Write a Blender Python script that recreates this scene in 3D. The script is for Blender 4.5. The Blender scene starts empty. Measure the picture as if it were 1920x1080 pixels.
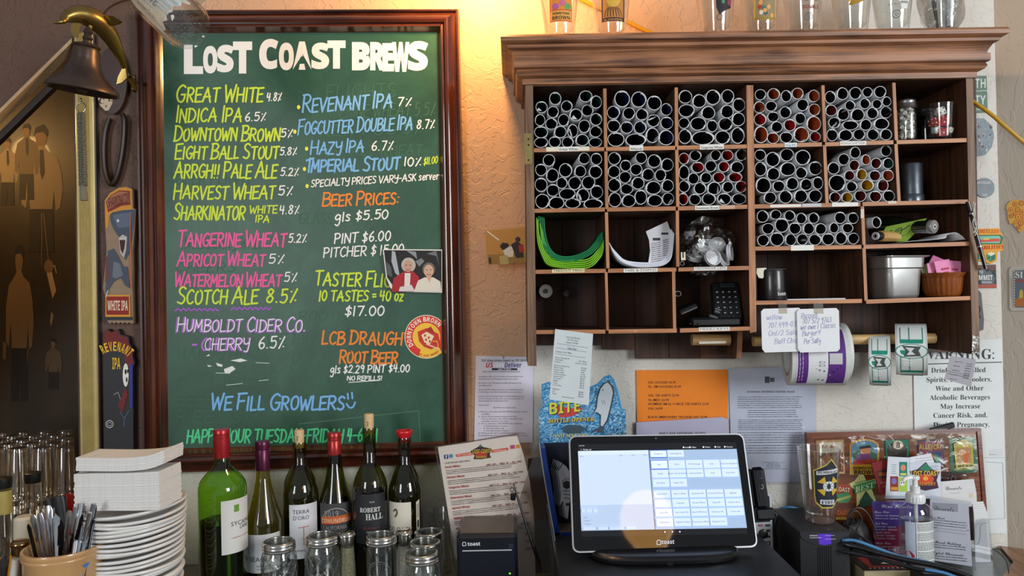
import bpy, math, random
from mathutils import Vector, Matrix, Euler
PI = math.pi
random.seed(7)
SC = bpy.context.scene
COL = SC.collection

# ---------------------------------------------------------------- camera
FPX = 1400.0                       # focal length in pixels of a 1920 px wide frame
DIST = 1.667                       # camera to back wall
CAMZ = 1.55
cam = bpy.data.cameras.new('camera')
cam.sensor_width = 36.0
cam.lens = FPX * 36.0 / 1920.0
cam.clip_start = 0.05
camo = bpy.data.objects.new('camera', cam)
COL.objects.link(camo)
CAMM = (Matrix.Translation((0, -DIST, CAMZ)) @ Euler((math.radians(90.5), 0, 0)).to_matrix().to_4x4()
        @ Matrix.Rotation(math.radians(-1.15), 4, 'Z'))
camo.matrix_world = CAMM
SC.camera = camo
# ---------------------------------------------------------------- view, world, light
SC.view_settings.view_transform = 'Standard'
SC.view_settings.look = 'None'
SC.view_settings.gamma = 1.0
SC.view_settings.use_curve_mapping = False
SC.view_settings.exposure = 0.0
SC.cycles.transparent_max_bounces = 40
SC.cycles.max_bounces = 10
SC.cycles.sample_clamp_indirect = 6.0
SC.cycles.caustics_reflective = False
SC.cycles.caustics_refractive = False
wd = bpy.data.worlds.new('world')
SC.world = wd
wd.use_nodes = True
wd.node_tree.nodes['Background'].inputs[0].default_value = (0.86, 0.92, 1.0, 1)
wd.node_tree.nodes['Background'].inputs[1].default_value = 0.30

def area(name, loc, target, sx, sy, power, color):
    l = bpy.data.lights.new(name, 'AREA'); l.shape = 'RECTANGLE'; l.size = sx; l.size_y = sy
    l.energy = power; l.color = color
    o = bpy.data.objects.new(name, l); COL.objects.link(o)
    o.location = loc
    o.rotation_euler = (Vector(target) - Vector(loc)).to_track_quat('-Z', 'Y').to_euler()
    return o
def bulb(name, loc, r, power, color):
    l = bpy.data.lights.new(name, 'POINT'); l.shadow_soft_size = r; l.energy = power; l.color = color
    o = bpy.data.objects.new(name, l); COL.objects.link(o); o.location = loc
    return o
area('window_light', (3.1, -3.5, 2.2), (0.25, 0, 1.45), 1.2, 1.8, 120, (0.93, 0.97, 1.0))
area('second_window_light', (-2.0, -4.0, 2.0), (-0.3, 0, 1.4), 0.8, 1.6, 48, (0.95, 0.98, 1.0))
bulb('wall_lamp_light', (-0.05, -0.17, 2.27), 0.035, 15, (1.0, 0.56, 0.18))
bulb('alcove_lamp_light', (-1.80, 0.42, 2.12), 0.06, 9, (1.0, 0.58, 0.20))

# ---------------------------------------------------------------- helpers
def ray(px, py):
    d = Vector(((px - 960) / FPX, (540 - py) / FPX, -1.0))
    return (CAMM.to_3x3() @ d)
CAM0 = Vector((0, -DIST, CAMZ))
def P(px, py, Y=0.0):
    """The world point on the vertical plane y=Y that stands at a pixel of the 1920x1080 picture."""
    d = ray(px, py)
    return CAM0 + d * ((Y + DIST) / d.y)
def PZ(px, py, Z):
    d = ray(px, py)
    return CAM0 + d * ((Z - CAMZ) / d.z)
def S(Y): return (Y + DIST) / FPX      # metres per pixel at depth Y

def lin(c):
    c = c / 255.0
    return c / 12.92 if c <= 0.04045 else ((c + 0.055) / 1.055) ** 2.4
def rgb(c):
    if isinstance(c, str):
        c = tuple(int(c[i:i + 2], 16) for i in (0, 2, 4))
    return (lin(c[0]), lin(c[1]), lin(c[2]), 1.0)

MATS = {}
def newmat(name):
    m = bpy.data.materials.new(name); m.use_nodes = True
    nt = m.node_tree
    return m, nt, nt.nodes['Principled BSDF']
def mat(color, rough=0.6, metal=0.0, var=0.06, bump=0.0, scale=40.0, spec=0.5, coat=0.0, emit=0.0, stretch=None, alpha=1.0):
    """A plain surface: colour with a little procedural mottling and relief."""
    key = (color, rough, metal, var, bump, scale, spec, coat, emit, stretch, alpha)
    if key in MATS: return MATS[key]
    m, nt, b = newmat('surface')
    N, L = nt.nodes, nt.links
    c = rgb(color)
    b.inputs['Roughness'].default_value = rough
    b.inputs['Metallic'].default_value = metal
    b.inputs['Specular IOR Level'].default_value = spec
    b.inputs['Coat Weight'].default_value = coat
    b.inputs['Coat Roughness'].default_value = 0.06
    b.inputs['Base Color'].default_value = c
    if alpha < 1: b.inputs['Alpha'].default_value = alpha
    if var or bump:
        tc = N.new('ShaderNodeTexCoord'); nz = N.new('ShaderNodeTexNoise')
        nz.inputs['Scale'].default_value = scale; nz.inputs['Detail'].default_value = 4
        if stretch:
            mp = N.new('ShaderNodeMapping'); mp.inputs['Scale'].default_value = stretch
            L.new(tc.outputs['Object'], mp.inputs['Vector']); L.new(mp.outputs[0], nz.inputs['Vector'])
        else:
            L.new(tc.outputs['Object'], nz.inputs['Vector'])
        if var:
            r = N.new('ShaderNodeMapRange')
            r.inputs[1].default_value = 0.3; r.inputs[2].default_value = 0.7
            r.inputs[3].default_value = 1 - var; r.inputs[4].default_value = 1 + var
            mx = N.new('ShaderNodeVectorMath'); mx.operation = 'SCALE'
            mx.inputs[0].default_value = c[:3]
            L.new(nz.outputs[0], r.inputs[0]); L.new(r.outputs[0], mx.inputs['Scale'])
            L.new(mx.outputs[0], b.inputs['Base Color'])
        if bump:
            bp = N.new('ShaderNodeBump'); bp.inputs['Strength'].default_value = bump; bp.inputs['Distance'].default_value = 0.002
            L.new(nz.outputs[0], bp.inputs['Height']); L.new(bp.outputs[0], b.inputs['Normal'])
    if emit:
        b.inputs['Emission Color'].default_value = c; b.inputs['Emission Strength'].default_value = emit
    MATS[key] = m
    return m
def ink(color):                 # print, marker, paint on a flat thing
    return mat(color, 0.65, 0, 0, 0)
def wood(c1, c2, axis='x', scale=1.0, rough=0.45, coat=0.0, knots=0.0):
    key = ('wood', c1, c2, axis, scale, rough, coat)
    if key in MATS: return MATS[key]
    m, nt, b = newmat('wood_grain'); N, L = nt.nodes, nt.links
    tc = N.new('ShaderNodeTexCoord'); mp = N.new('ShaderNodeMapping')
    s = {'x': (2.2, 45, 45), 'z': (45, 45, 2.2), 'y': (45, 2.2, 45)}[axis]
    mp.inputs['Scale'].default_value = tuple(v * scale for v in s)
    L.new(tc.outputs['Object'], mp.inputs['Vector'])
    nz = N.new('ShaderNodeTexNoise'); nz.inputs['Scale'].default_value = 2.5; nz.inputs['Detail'].default_value = 7
    nz.inputs['Distortion'].default_value = 0.7
    L.new(mp.outputs[0], nz.inputs['Vector'])
    n2 = N.new('ShaderNodeTexNoise'); n2.inputs['Scale'].default_value = 9; n2.inputs['Detail'].default_value = 3
    L.new(tc.outputs['Object'], n2.inputs['Vector'])
    ad = N.new('ShaderNodeMath'); ad.operation = 'MULTIPLY_ADD'; ad.inputs[1].default_value = 0.45
    L.new(n2.outputs[0], ad.inputs[0]); L.new(nz.outputs[0], ad.inputs[2])
    cr = N.new('ShaderNodeValToRGB')
    cr.color_ramp.elements[0].position = 0.50; cr.color_ramp.elements[0].color = rgb(c2)
    cr.color_ramp.elements[1].position = 0.86; cr.color_ramp.elements[1].color = rgb(c1)
    L.new(ad.outputs[0], cr.inputs[0]); L.new(cr.outputs[0], b.inputs['Base Color'])
    bp = N.new('ShaderNodeBump'); bp.inputs['Strength'].default_value = 0.25; bp.inputs['Distance'].default_value = 0.001
    L.new(nz.outputs[0], bp.inputs['Height']); L.new(bp.outputs[0], b.inputs['Normal'])
    b.inputs['Roughness'].default_value = rough; b.inputs['Coat Weight'].default_value = coat
    b.inputs['Coat Roughness'].default_value = 0.12
    MATS[key] = m
    return m
def glass(tint='f4faf8', refl=1.0, rough=0.02, bump=0.0, bscale=60.0, ior=1.5):
    """Thin-walled glass or clear film: see-through tint plus a Fresnel reflection, the same for every ray."""
    key = ('glass', tint, refl, rough, bump, bscale, ior)
    if key in MATS: return MATS[key]
    m = bpy.data.materials.new('glass'); m.use_nodes = True
    nt = m.node_tree; N, L = nt.nodes, nt.links
    N.clear()
    out = N.new('ShaderNodeOutputMaterial'); mx = N.new('ShaderNodeMixShader')
    tr = N.new('ShaderNodeBsdfTransparent'); tr.inputs[0].default_value = rgb(tint)
    gl = N.new('ShaderNodeBsdfGlossy'); gl.inputs['Roughness'].default_value = rough
    gl.inputs['Color'].default_value = (1, 1, 1, 1)
    fr = N.new('ShaderNodeFresnel'); fr.inputs[0].default_value = ior
    ml = N.new('ShaderNodeMath'); ml.operation = 'MULTIPLY'; ml.inputs[1].default_value = refl; ml.use_clamp = True
    ge = N.new('ShaderNodeNewGeometry'); mr = N.new('ShaderNodeMapRange')
    mr.inputs[3].default_value = ior; mr.inputs[4].default_value = 1.0 / ior
    L.new(ge.outputs['Backfacing'], mr.inputs[0]); L.new(mr.outputs[0], fr.inputs[0])
    L.new(fr.outputs[0], ml.inputs[0]); L.new(ml.outputs[0], mx.inputs[0])
    L.new(tr.outputs[0], mx.inputs[1]); L.new(gl.outputs[0], mx.inputs[2]); L.new(mx.outputs[0], out.inputs[0])
    if bump:
        tc = N.new('ShaderNodeTexCoord'); nz = N.new('ShaderNodeTexNoise'); nz.inputs['Scale'].default_value = bscale
        nz.inputs['Detail'].default_value = 5; nz.inputs['Distortion'].default_value = 1.0
        bp = N.new('ShaderNodeBump'); bp.inputs['Strength'].default_value = bump; bp.inputs['Distance'].default_value = 0.01
        L.new(tc.outputs['Object'], nz.inputs['Vector']); L.new(nz.outputs[0], bp.inputs['Height'])
        L.new(bp.outputs[0], gl.inputs['Normal']); L.new(bp.outputs[0], fr.inputs['Normal'])
    MATS[key] = m
    return m

def catmull(pts, n=4, closed=False):
    if len(pts) < 3: return list(pts)
    out = []
    m = len(pts); dim = len(pts[0])
    rng = range(m if closed else m - 1)
    for i in rng:
        if closed: p0, p1, p2, p3 = pts[(i - 1) % m], pts[i], pts[(i + 1) % m], pts[(i + 2) % m]
        else: p0, p1, p2, p3 = pts[max(i - 1, 0)], pts[i], pts[i + 1], pts[min(i + 2, m - 1)]
        for k in range(n):
            t = k / n
            out.append(tuple(0.5 * (2 * p1[a] + (p2[a] - p0[a]) * t + (2 * p0[a] - 5 * p1[a] + 4 * p2[a] - p3[a]) * t * t
                                    + (3 * p1[a] - p0[a] - 3 * p2[a] + p3[a]) * t ** 3) for a in range(dim)))
    if not closed: out.append(tuple(pts[-1]))
    return out

class MB:
    """Collects one mesh."""
    def __init__(s): s.v, s.f, s.m = [], [], []
    def add(s, verts, faces, mi=0):
        b = len(s.v); s.v.extend([tuple(v) for v in verts])
        for f in faces: s.f.append(tuple(b + i for i in f)); s.m.append(mi)
        return s
    def quad(s, a, b, c, d, mi=0): return s.add([a, b, c, d], [(0, 1, 2, 3)], mi)
    def box(s, c, d, mi=0, bev=0.0, T=None):
        x, y, z = d[0] / 2, d[1] / 2, d[2] / 2
        b = min(bev, x * .9, y * .9, z * .9)
        if b <= 0:
            vs = [(i * x, j * y, k * z) for i in (-1, 1) for j in (-1, 1) for k in (-1, 1)]
            fs = [(0, 1, 3, 2), (4, 6, 7, 5), (0, 4, 5, 1), (2, 3, 7, 6), (0, 2, 6, 4), (1, 5, 7, 3)]
        else:
            vs, idx = [], {}
            for i in (-1, 1):
                for j in (-1, 1):
                    for k in (-1, 1):
                        for a in range(3):
                            q = [i * x, j * y, k * z]
                            for t in range(3):
                                if t != a: q[t] -= (i, j, k)[t] * b
                            idx[(i, j, k, a)] = len(vs); vs.append(tuple(q))
            fs = []
            for a in range(3):
                u, w = [t for t in range(3) if t != a]
                for sg in (-1, 1):
                    r = []
                    for (su, sw) in ((-1, -1), (1, -1), (1, 1), (-1, 1)):
                        q = [0, 0, 0]; q[a] = sg; q[u] = su; q[w] = sw
                        r.append(idx[tuple(q) + (a,)])
                    fs.append(r)
                for su in (-1, 1):
                    for sw in (-1, 1):
                        q0 = [0, 0, 0]; q0[u] = su; q0[w] = sw; q0[a] = -1
                        q1 = list(q0); q1[a] = 1
                        fs.append([idx[tuple(q0) + (u,)], idx[tuple(q1) + (u,)], idx[tuple(q1) + (w,)], idx[tuple(q0) + (w,)]])
            for i in (-1, 1):
                for j in (-1, 1):
                    for k in (-1, 1): fs.append([idx[(i, j, k, a)] for a in range(3)])
        vs = [Vector(v) for v in vs]
        if T is not None: vs = [T @ v for v in vs]
        c = Vector(c)
        return s.add([v + c for v in vs], fs, mi)
    def lathe(s, prof, seg=32, c=(0, 0, 0), mi=0, T=None, a0=0.0, a1=2 * PI, cap=True, sq=(1, 1)):
        full = abs(a1 - a0 - 2 * PI) < 1e-6
        n = seg if full else seg + 1
        vs, fs = [], []
        for (r, z) in prof:
            for k in range(n):
                a = a0 + (a1 - a0) * k / seg
                vs.append(Vector((r * math.cos(a) * sq[0], r * math.sin(a) * sq[1], z)))
        for i in range(len(prof) - 1):
            for k in range(seg):
                k2 = (k + 1) % n
                fs.append((i * n + k, i * n + k2, (i + 1) * n + k2, (i + 1) * n + k))
        if cap and full:
            if prof[0][0] > 1e-6: fs.append(tuple(reversed(range(n))))
            if prof[-1][0] > 1e-6: fs.append(tuple((len(prof) - 1) * n + k for k in range(n)))
        if T is not None: vs = [T @ v for v in vs]
        c = Vector(c)
        return s.add([v + c for v in vs], fs, mi)
    def cyl(s, p0, p1, r0, r1=None, seg=16, mi=0):
        p0, p1 = Vector(p0), Vector(p1)
        r1 = r0 if r1 is None else r1
        T = (p1 - p0).to_track_quat('Z', 'Y').to_matrix()
        return s.lathe([(r0, 0), (r1, (p1 - p0).length)], seg, p0, mi, T)
    def tube(s, pts, r, seg=8, mi=0, closed=False, flat=1.0, up=None):
        pts = [Vector(p) for p in pts]
        rs = r if isinstance(r, (list, tuple)) else [r] * len(pts)
        n = len(pts); vs, fs = [], []
        t0 = (pts[1] - pts[0]).normalized()
        nn = t0.orthogonal().normalized() if up is None else (Vector(up) - t0 * t0.dot(Vector(up))).normalized()
        for i in range(n):
            a = pts[i - 1] if (i or closed) else pts[0]
            b = pts[(i + 1) % n] if (i < n - 1 or closed) else pts[-1]
            t = (b - a).normalized()
            nn = (nn - t * nn.dot(t)).normalized()
            bb = t.cross(nn)
            for k in range(seg):
                a_ = 2 * PI * k / seg
                vs.append(pts[i] + nn * (math.cos(a_) * rs[i]) + bb * (math.sin(a_) * rs[i] * flat))
        for i in range(n if closed else n - 1):
            for k in range(seg):
                k2 = (k + 1) % seg; j = (i + 1) % n
                fs.append((i * seg + k, i * seg + k2, j * seg + k2, j * seg + k))
        if not closed:
            fs.append(tuple(reversed(range(seg)))); fs.append(tuple((n - 1) * seg + k for k in range(seg)))
        return s.add(vs, fs, mi)
    def prism(s, pts, y0, y1, mi=0, T=None):
        """A polygon of (x, z) points, extruded from y0 to y1."""
        n = len(pts)
        vs = [Vector((p[0], y0, p[1])) for p in pts] + [Vector((p[0], y1, p[1])) for p in pts]
        fs = [tuple(range(n)), tuple(reversed(range(n, 2 * n)))]
        fs += [(i, n + i, n + (i + 1) % n, (i + 1) % n) for i in range(n)]
        if T is not None: vs = [T @ v for v in vs]
        return s.add(vs, fs, mi)
    def grid(s, rows, mi=0, thick=None):
        """A surface through rows of points; thick = a vector that gives it a second side."""
        h, w = len(rows), len(rows[0])
        fs = [(i * w + j, i * w + j + 1, (i + 1) * w + j + 1, (i + 1) * w + j) for i in range(h - 1) for j in range(w - 1)]
        vs = [Vector(p) for r in rows for p in r]
        s.add(vs, fs, mi)
        if thick is not None:
            t = Vector(thick)
            s.add([v + t for v in vs], [tuple(reversed(f)) for f in fs], mi)
            rim = [j for j in range(w)] + [i * w + w - 1 for i in range(1, h)] + [(h - 1) * w + j for j in range(w - 2, -1, -1)] + [i * w for i in range(h - 2, 0, -1)]
            b = len(s.v) - len(vs); a = b - len(vs)
            for i in range(len(rim)):
                p, q = rim[i], rim[(i + 1) % len(rim)]
                s.f.append((a + q, a + p, b + p, b + q)); s.m.append(mi)
        return s

def mesh_of(mb, mats, smooth=True, ang=0.7):
    me = bpy.data.meshes.new('mesh')
    me.from_pydata(mb.v, [], mb.f)
    for m in (mats if isinstance(mats, (list, tuple)) else [mats]): me.materials.append(m)
    me.polygons.foreach_set('material_index', mb.m)
    if smooth:
        me.polygons.foreach_set('use_smooth', [True] * len(me.polygons))
        me.set_sharp_from_angle(angle=ang)
    me.update()
    return me
def obj(name, mb, mats, parent=None, label=None, loc=None, rot=None, smooth=True, ang=0.7):
    me = mesh_of(mb, mats, smooth, ang) if isinstance(mb, MB) else mb
    me.name = name
    o = bpy.data.objects.new(name, me); COL.objects.link(o)
    if parent: o.parent = parent
    if loc is not None: o.location = loc
    if rot is not None: o.rotation_euler = rot
    if label: o['label'] = label
    return o
def tag(o, label=None, cat=None, group=None, kind=None):
    if label: o['label'] = label
    if cat: o['category'] = cat
    if group: o['group'] = group
    if kind: o['kind'] = kind
    return o
def thing(name, label, cat, loc=(0, 0, 0), rot=(0, 0, 0), group=None):
    o = bpy.data.objects.new(name, None); COL.objects.link(o)
    o.location = loc; o.rotation_euler = rot; o.empty_display_size = 0.05
    return tag(o, label, cat, group)
def dup(root, loc, rot=None, label=None, group=None, scale=None):
    kids = list(root.children)
    r = root.copy(); COL.objects.link(r); r.location = loc
    if rot is not None: r.rotation_euler = rot
    if scale is not None: r.scale = scale
    if label: r['label'] = label
    if group: r['group'] = group
    for ch in kids:
        c = ch.copy(); COL.objects.link(c); c.parent = r
        for g in ch.children:
            d = g.copy(); COL.objects.link(d); d.parent = c
    return r
def struct(name, mb, mats, label=None, parent=None, smooth=True):
    o = obj(name, mb, mats, parent, smooth=smooth)
    o['kind'] = 'structure'
    if label: o['label'] = label
    return o

class Fr:
    """A local frame (origin, rotation) whose y=0 plane carries flat prints; L turns a pixel into a point of that plane."""
    def __init__(s, o, rot=(0, 0, 0)):
        s.o = Vector(o); s.rot = rot
        s.M = Matrix.Translation(s.o) @ Euler(rot).to_matrix().to_4x4()
        s.I = s.M.inverted()
    def __call__(s, px, py, off=0.0):
        a = s.I @ CAM0; d = s.I.to_3x3() @ ray(px, py)
        t = -a.y / d.y
        q = a + d * t
        return Vector((q.x, -off, q.z))

# ---- lettering: printed glyphs from the built-in font, handwriting from a stroke alphabet
_tc = bpy.data.curves.new('glyphs', 'FONT'); _to = bpy.data.objects.new('glyphs', _tc)
_GC = {}
def uni(s, font):
    base = {'bold': (0x1D5D4, 0x1D5EE, 0x1D7EC), 'serif': (0x1D400, 0x1D41A, 0x1D7CE), 'script': (0x1D4D0, 0x1D4EA, None),
            'italic': (0x1D63C, 0x1D656, 0x1D7EC), }.get(font)
    if not base: return s
    r = ''
    for c in s:
        if 'A' <= c <= 'Z': r += chr(base[0] + ord(c) - 65)
        elif 'a' <= c <= 'z': r += chr(base[1] + ord(c) - 97)
        elif '0' <= c <= '9' and base[2]: r += chr(base[2] + ord(c) - 48)
        else: r += c
    return r
def _lines(body):
    _tc.body = body; _tc.resolution_u = 2; _tc.space_line = 4
    me = bpy.data.meshes.new_from_object(_to)
    vs = [(v.co.x, v.co.y) for v in me.vertices]; fs = [tuple(p.vertices) for p in me.polygons]
    bpy.data.meshes.remove(me)
    out = {}
    for i, (x, y) in enumerate(vs):
        k = int(round(-(y - .3) / 4)); out.setdefault(k, []).append(i)
    row = {}
    for k, ids in out.items():
        for i in ids: row[i] = k
    res = {k: ([(vs[i][0], vs[i][1] + 4 * k) for i in ids], {i: n for n, i in enumerate(ids)}, []) for k, ids in out.items()}
    for f in fs:
        v, ix, ff = res[row[f[0]]]; ff.append(tuple(ix[i] for i in f))
    return {k: (v, ff) for k, (v, ix, ff) in res.items()}
_FT = {}
def _font(font, bold, chars):
    """Glyphs of one style in two conversions: once alone, once before a bar that shows where the next letter starts."""
    F_ = _FT.setdefault((font, bold), {}); new = [c for c in dict.fromkeys(chars) if c not in F_ and c != ' ']
    if new:
        _tc.offset = bold; n = len(new)
        a = _lines('\n'.join(uni(c, font) for c in new)); b = _lines('\n'.join(uni(c, font) + '|' for c in new) + '\n|')
        bar = max(x for x, y in b[n][0])
        for i, c in enumerate(new): F_[c] = (a[i][0], a[i][1], max(x for x, y in b[i][0]) - bar) if i in a and i in b else ([], [], .3)
    return F_
def glyphs(s, font='sans', bold=0.0):
    k = (s, font, bold)
    if k in _GC: return _GC[k]
    if any(ord(c) > 126 for c in s):
        _tc.offset = bold; _GC[k] = _lines(s).get(0, ([], [])); return _GC[k]
    F_ = _font(font, bold, s); V, Fc, x = [], [], 0.0
    for c in s:
        g = F_.get(c)
        if not g: x += .3; continue
        n = len(V); V += [(p + x, q) for p, q in g[0]]; Fc += [tuple(n + i for i in f) for f in g[1]]; x += g[2]
    _GC[k] = (V, Fc)
    return _GC[k]

STROKES = {}
def _sf(ch, w, *st): STROKES[ch] = (w, [([tuple(map(float, p.split(','))) for p in q.lstrip('~').split()], q[0] == '~') for q in st])
_sf('A', 7.5, '0,0 3.8,10', '3.8,10 7.4,0', '1,3.6 7,4')
_sf('B', 6.5, '.6,0 .6,10', '~0,9.8 4,10 6,8.4 4.4,6 1,5.3', '~1,5.3 6,4.8 6.6,2.4 4.4,.3 0,0')
_sf('C', 6, '~6,8.6 4,10 1.4,8 .4,4.6 1.6,1 4,0 6.2,1.4')
_sf('D', 7, '.8,0 .8,10', '~0,9.9 4,9.6 6.8,6.5 6.2,2.5 3.4,.3 0,0')
_sf('E', 5.6, '5.8,10 0,9.6', '.4,9.6 .4,0', '.4,0 5.8,.3', '.4,5 5,5.4')
_sf('F', 5.6, '6.2,10 0,9.6', '.6,9.6 .4,0', '.4,5 4.8,5.4')
_sf('G', 6.8, '~6.4,8.8 4.2,10 1.4,8 .4,4.6 1.8,1 4.6,0 6.4,2 6.5,4.4', '3.8,4.4 7,4.5')
_sf('H', 6.4, '.3,10 .3,0', '6,10 6,0', '0,5 6.4,5.2')
_sf('I', 1.6, '.8,10 .8,0')
_sf('J', 5, '~5,10 5,3 3.6,.3 .6,1.4')
_sf('K', 6, '.3,10 .3,0', '5.6,10 .6,4.6', '1.6,5.5 6.2,0')
_sf('L', 5, '.4,10 .4,0', '.4,0 5.2,.4')
_sf('M', 7.8, '.2,0 1,10', '1,10 3.9,3', '3.9,3 6.8,10', '6.8,10 7.6,0')
_sf('N', 6.4, '.3,0 .3,10', '.3,10 6.1,0', '6.1,0 6.1,10')
_sf('O', 6.6, '~3.4,10 .9,8 .3,4.6 1.4,1 3.4,0 5.8,1.8 6.4,5.4 5.4,9 3.2,10')
_sf('P', 6, '.6,0 .6,10', '~0,9.8 4,10 6,7.8 4.4,5 .8,4.6')
_sf('Q', 6.6, '~3.4,10 .9,8 .3,4.6 1.4,1 3.4,0 5.8,1.8 6.4,5.4 5.4,9 3.2,10', '4,2.6 6.6,-.6')
_sf('R', 6.4, '.6,0 .6,10', '~0,9.8 4,10 6,7.8 4.4,5.2 .8,4.8', '2.4,4.8 6.4,0')
_sf('S', 5.6, '~5.4,8.8 3.2,10 .8,8.4 1.6,6 4.4,4.4 5.4,2.2 3.4,.1 .3,1')
_sf('T', 6, '0,9.6 6.4,10', '3.2,9.8 3.1,0')
_sf('U', 6.4, '~.3,10 .4,3 2.4,0 5,1 6,4 6.1,10')
_sf('V', 6.6, '0,10 3.2,0', '3.2,0 6.6,10')
_sf('W', 8.6, '0,10 2,0', '2,0 4.3,7.4', '4.3,7.4 6.4,0', '6.4,0 8.6,10')
_sf('X', 6, '0,10 6,0', '6,10 0,0')
_sf('Y', 6, '~.2,10 .8,6 3,5 5.8,6.4', '~6,10 5.8,4 4.6,-1.4 1.6,-1')
_sf('Z', 6, '0,10 5.8,10', '5.8,10 0,0', '0,0 6,0')
_sf('0', 5.4, '~2.8,10 .5,7.6 .4,3 2.6,0 5,2.8 5,7.4 2.8,10')
_sf('1', 1.8, '.8,10 .8,0')
_sf('2', 5.2, '~.4,8 2.4,10 4.8,8 3.6,4.6 .2,.2', '.2,.2 5.2,.4')
_sf('3', 5, '~.4,9 2.8,10 4.6,8 2,5.4', '~2,5.4 5,4.2 4.4,.8 1.6,0 .2,1.2')
_sf('4', 5.4, '.8,10 .4,4.4', '.4,4.4 5.2,4.8', '4.2,9.6 3.8,0')
_sf('5', 5.2, '5,10 1,9.8', '1,9.8 .8,5.8', '~.8,5.8 4,6.4 5,3.4 3.2,.3 .2,.9')
_sf('6', 5.2, '~4,10 1.2,6.6 .4,3 2.4,0 4.8,1.8 4.2,4.6 1.8,4.8 .6,3')
_sf('7', 5, '.2,9.8 5,10', '5,10 2,0')
_sf('8', 5.4, '~4.8,8.6 2.8,10 .9,8.2 2.4,5.6 4.8,3.2 3.4,.2 1,.6 .6,3.2 3.4,6 4.8,8.6')
_sf('9', 5.2, '~4.6,7.4 2.6,10 .5,7.6 2,5.2 4.4,6.6 4.8,8.4 4,0')
_sf('.', 1.6, '.6,.2 1,.2'); _sf(',', 1.6, '1,.6 .4,-1.4')
_sf(':', 1.8, '.8,1.6 1,1.6', '.8,6 1,6'); _sf('!', 2, '1,10 .9,3', '.9,.2 1,.2')
_sf('-', 4, '.2,4.8 3.8,5'); _sf('=', 4, '.2,3.4 3.8,3.6', '.2,6 3.8,6.2')
_sf('%', 5.6, '5,10 1,0', '.8,8.2 1.2,8.2', '4.6,1.6 5,1.6')
_sf('$', 5.4, '~5,7.8 3,9 .9,7.4 2,5.6 4.4,4.2 4.8,2.2 3,1 .4,1.8', '3,10.6 2.6,-1')
_sf("'", 1.6, '.8,10 .6,7'); _sf('&', 6, '~5.8,0 1.4,7.4 2.8,10 4.2,8 .6,3 2,.1 5.8,4')
_sf('/', 4, '3.8,10 .2,0'); _sf('(', 3, '~2.6,11 .4,5 2.6,-1'); _sf(')', 3, '~.4,11 2.6,5 .4,-1')
_sf('g', 5, '~4.6,6.4 2.4,7.4 .5,4.4 1.8,1.8 4.4,3.4', '~4.7,6.8 4.6,-1 3,-4.4 .8,-3')
_sf('l', 1.6, '.8,10 .8,0'); _sf('s', 4, '~3.8,6 2,7 .6,5.4 3.4,2.6 3,.4 .3,.6')
_sf('e', 4.6, '~.6,3.4 4.2,4 3.6,6.6 1.2,6 .4,2.4 2,.1 4.4,1.2'); _sf('r', 3.6, '.4,6.8 .5,0', '~.5,4 1.8,6.4 3.6,6.4')
_sf('v', 4, '.1,6.8 2,0', '2,0 4,6.8'); _sf('o', 4.4, '~2.2,6.8 .5,5 .8,1 2.6,0 4.1,2.4 3.8,5.8 2.2,6.8')
_sf('z', 4, '.2,6.6 3.8,6.6', '3.8,6.6 .2,0', '.2,0 4,0'); _sf('h', 4.6, '.4,10 .4,0', '~.4,4 2.4,6.6 4,5 4.1,0')
_sf('i', 1.4, '.7,6.8 .7,0', '.6,9 .8,9'); _sf('a', 4.6, '~4.2,6 2,6.8 .4,3.6 1.8,.1 4.2,3', '4.3,6.8 4.4,0')
_sf('n', 4.6, '.4,6.8 .4,0', '~.4,4 2.4,6.8 4.1,5 4.1,0'); _sf('w', 6, '~.2,6.8 1.6,0 3,5 4.6,0 6,6.8'); _sf('u', 4.6, '~.3,6.8 .6,1.4 2.2,0 4.2,3', '4.3,6.8 4.3,0')
_sf('t', 3.6, '1.8,9.4 1.8,0', '.1,6.6 3.6,6.8'); _sf('d', 4.6, '~4.2,5 2,6.6 .4,3.4 1.8,.1 4.2,3', '4.3,10 4.3,0')
_sf('c', 4, '~4,5.8 2.2,6.8 .4,3.6 2,.1 4,1.2'); _sf('y', 4.4, '~.2,6.8 1.4,2.6 4,3.4', '~4.2,6.8 4,-1 2,-3.6 .4,-2.6')
_sf('f', 3.4, '~3.6,9.4 2,10 1.6,7 1.6,0', '.1,6 3.4,6.2'); _sf('b', 4.4, '.4,10 .4,0', '~.4,3.6 2.6,6.4 4.2,3 2.4,.1 .4,1.4')
_sf('p', 4.4, '.5,6.8 .3,-3.4', '~.4,3.6 2.6,6.8 4.2,3.4 2.4,.1 .4,1.4'); _sf('k', 4, '.4,10 .4,0', '3.6,6.6 .6,2.6', '1.4,3.6 4,0'); _sf('m', 6.4, '.3,6.8 .3,0', '~.3,4 1.8,6.8 3.2,5 3.2,0', '~3.2,4 4.8,6.8 6,5 6.2,0')

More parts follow.
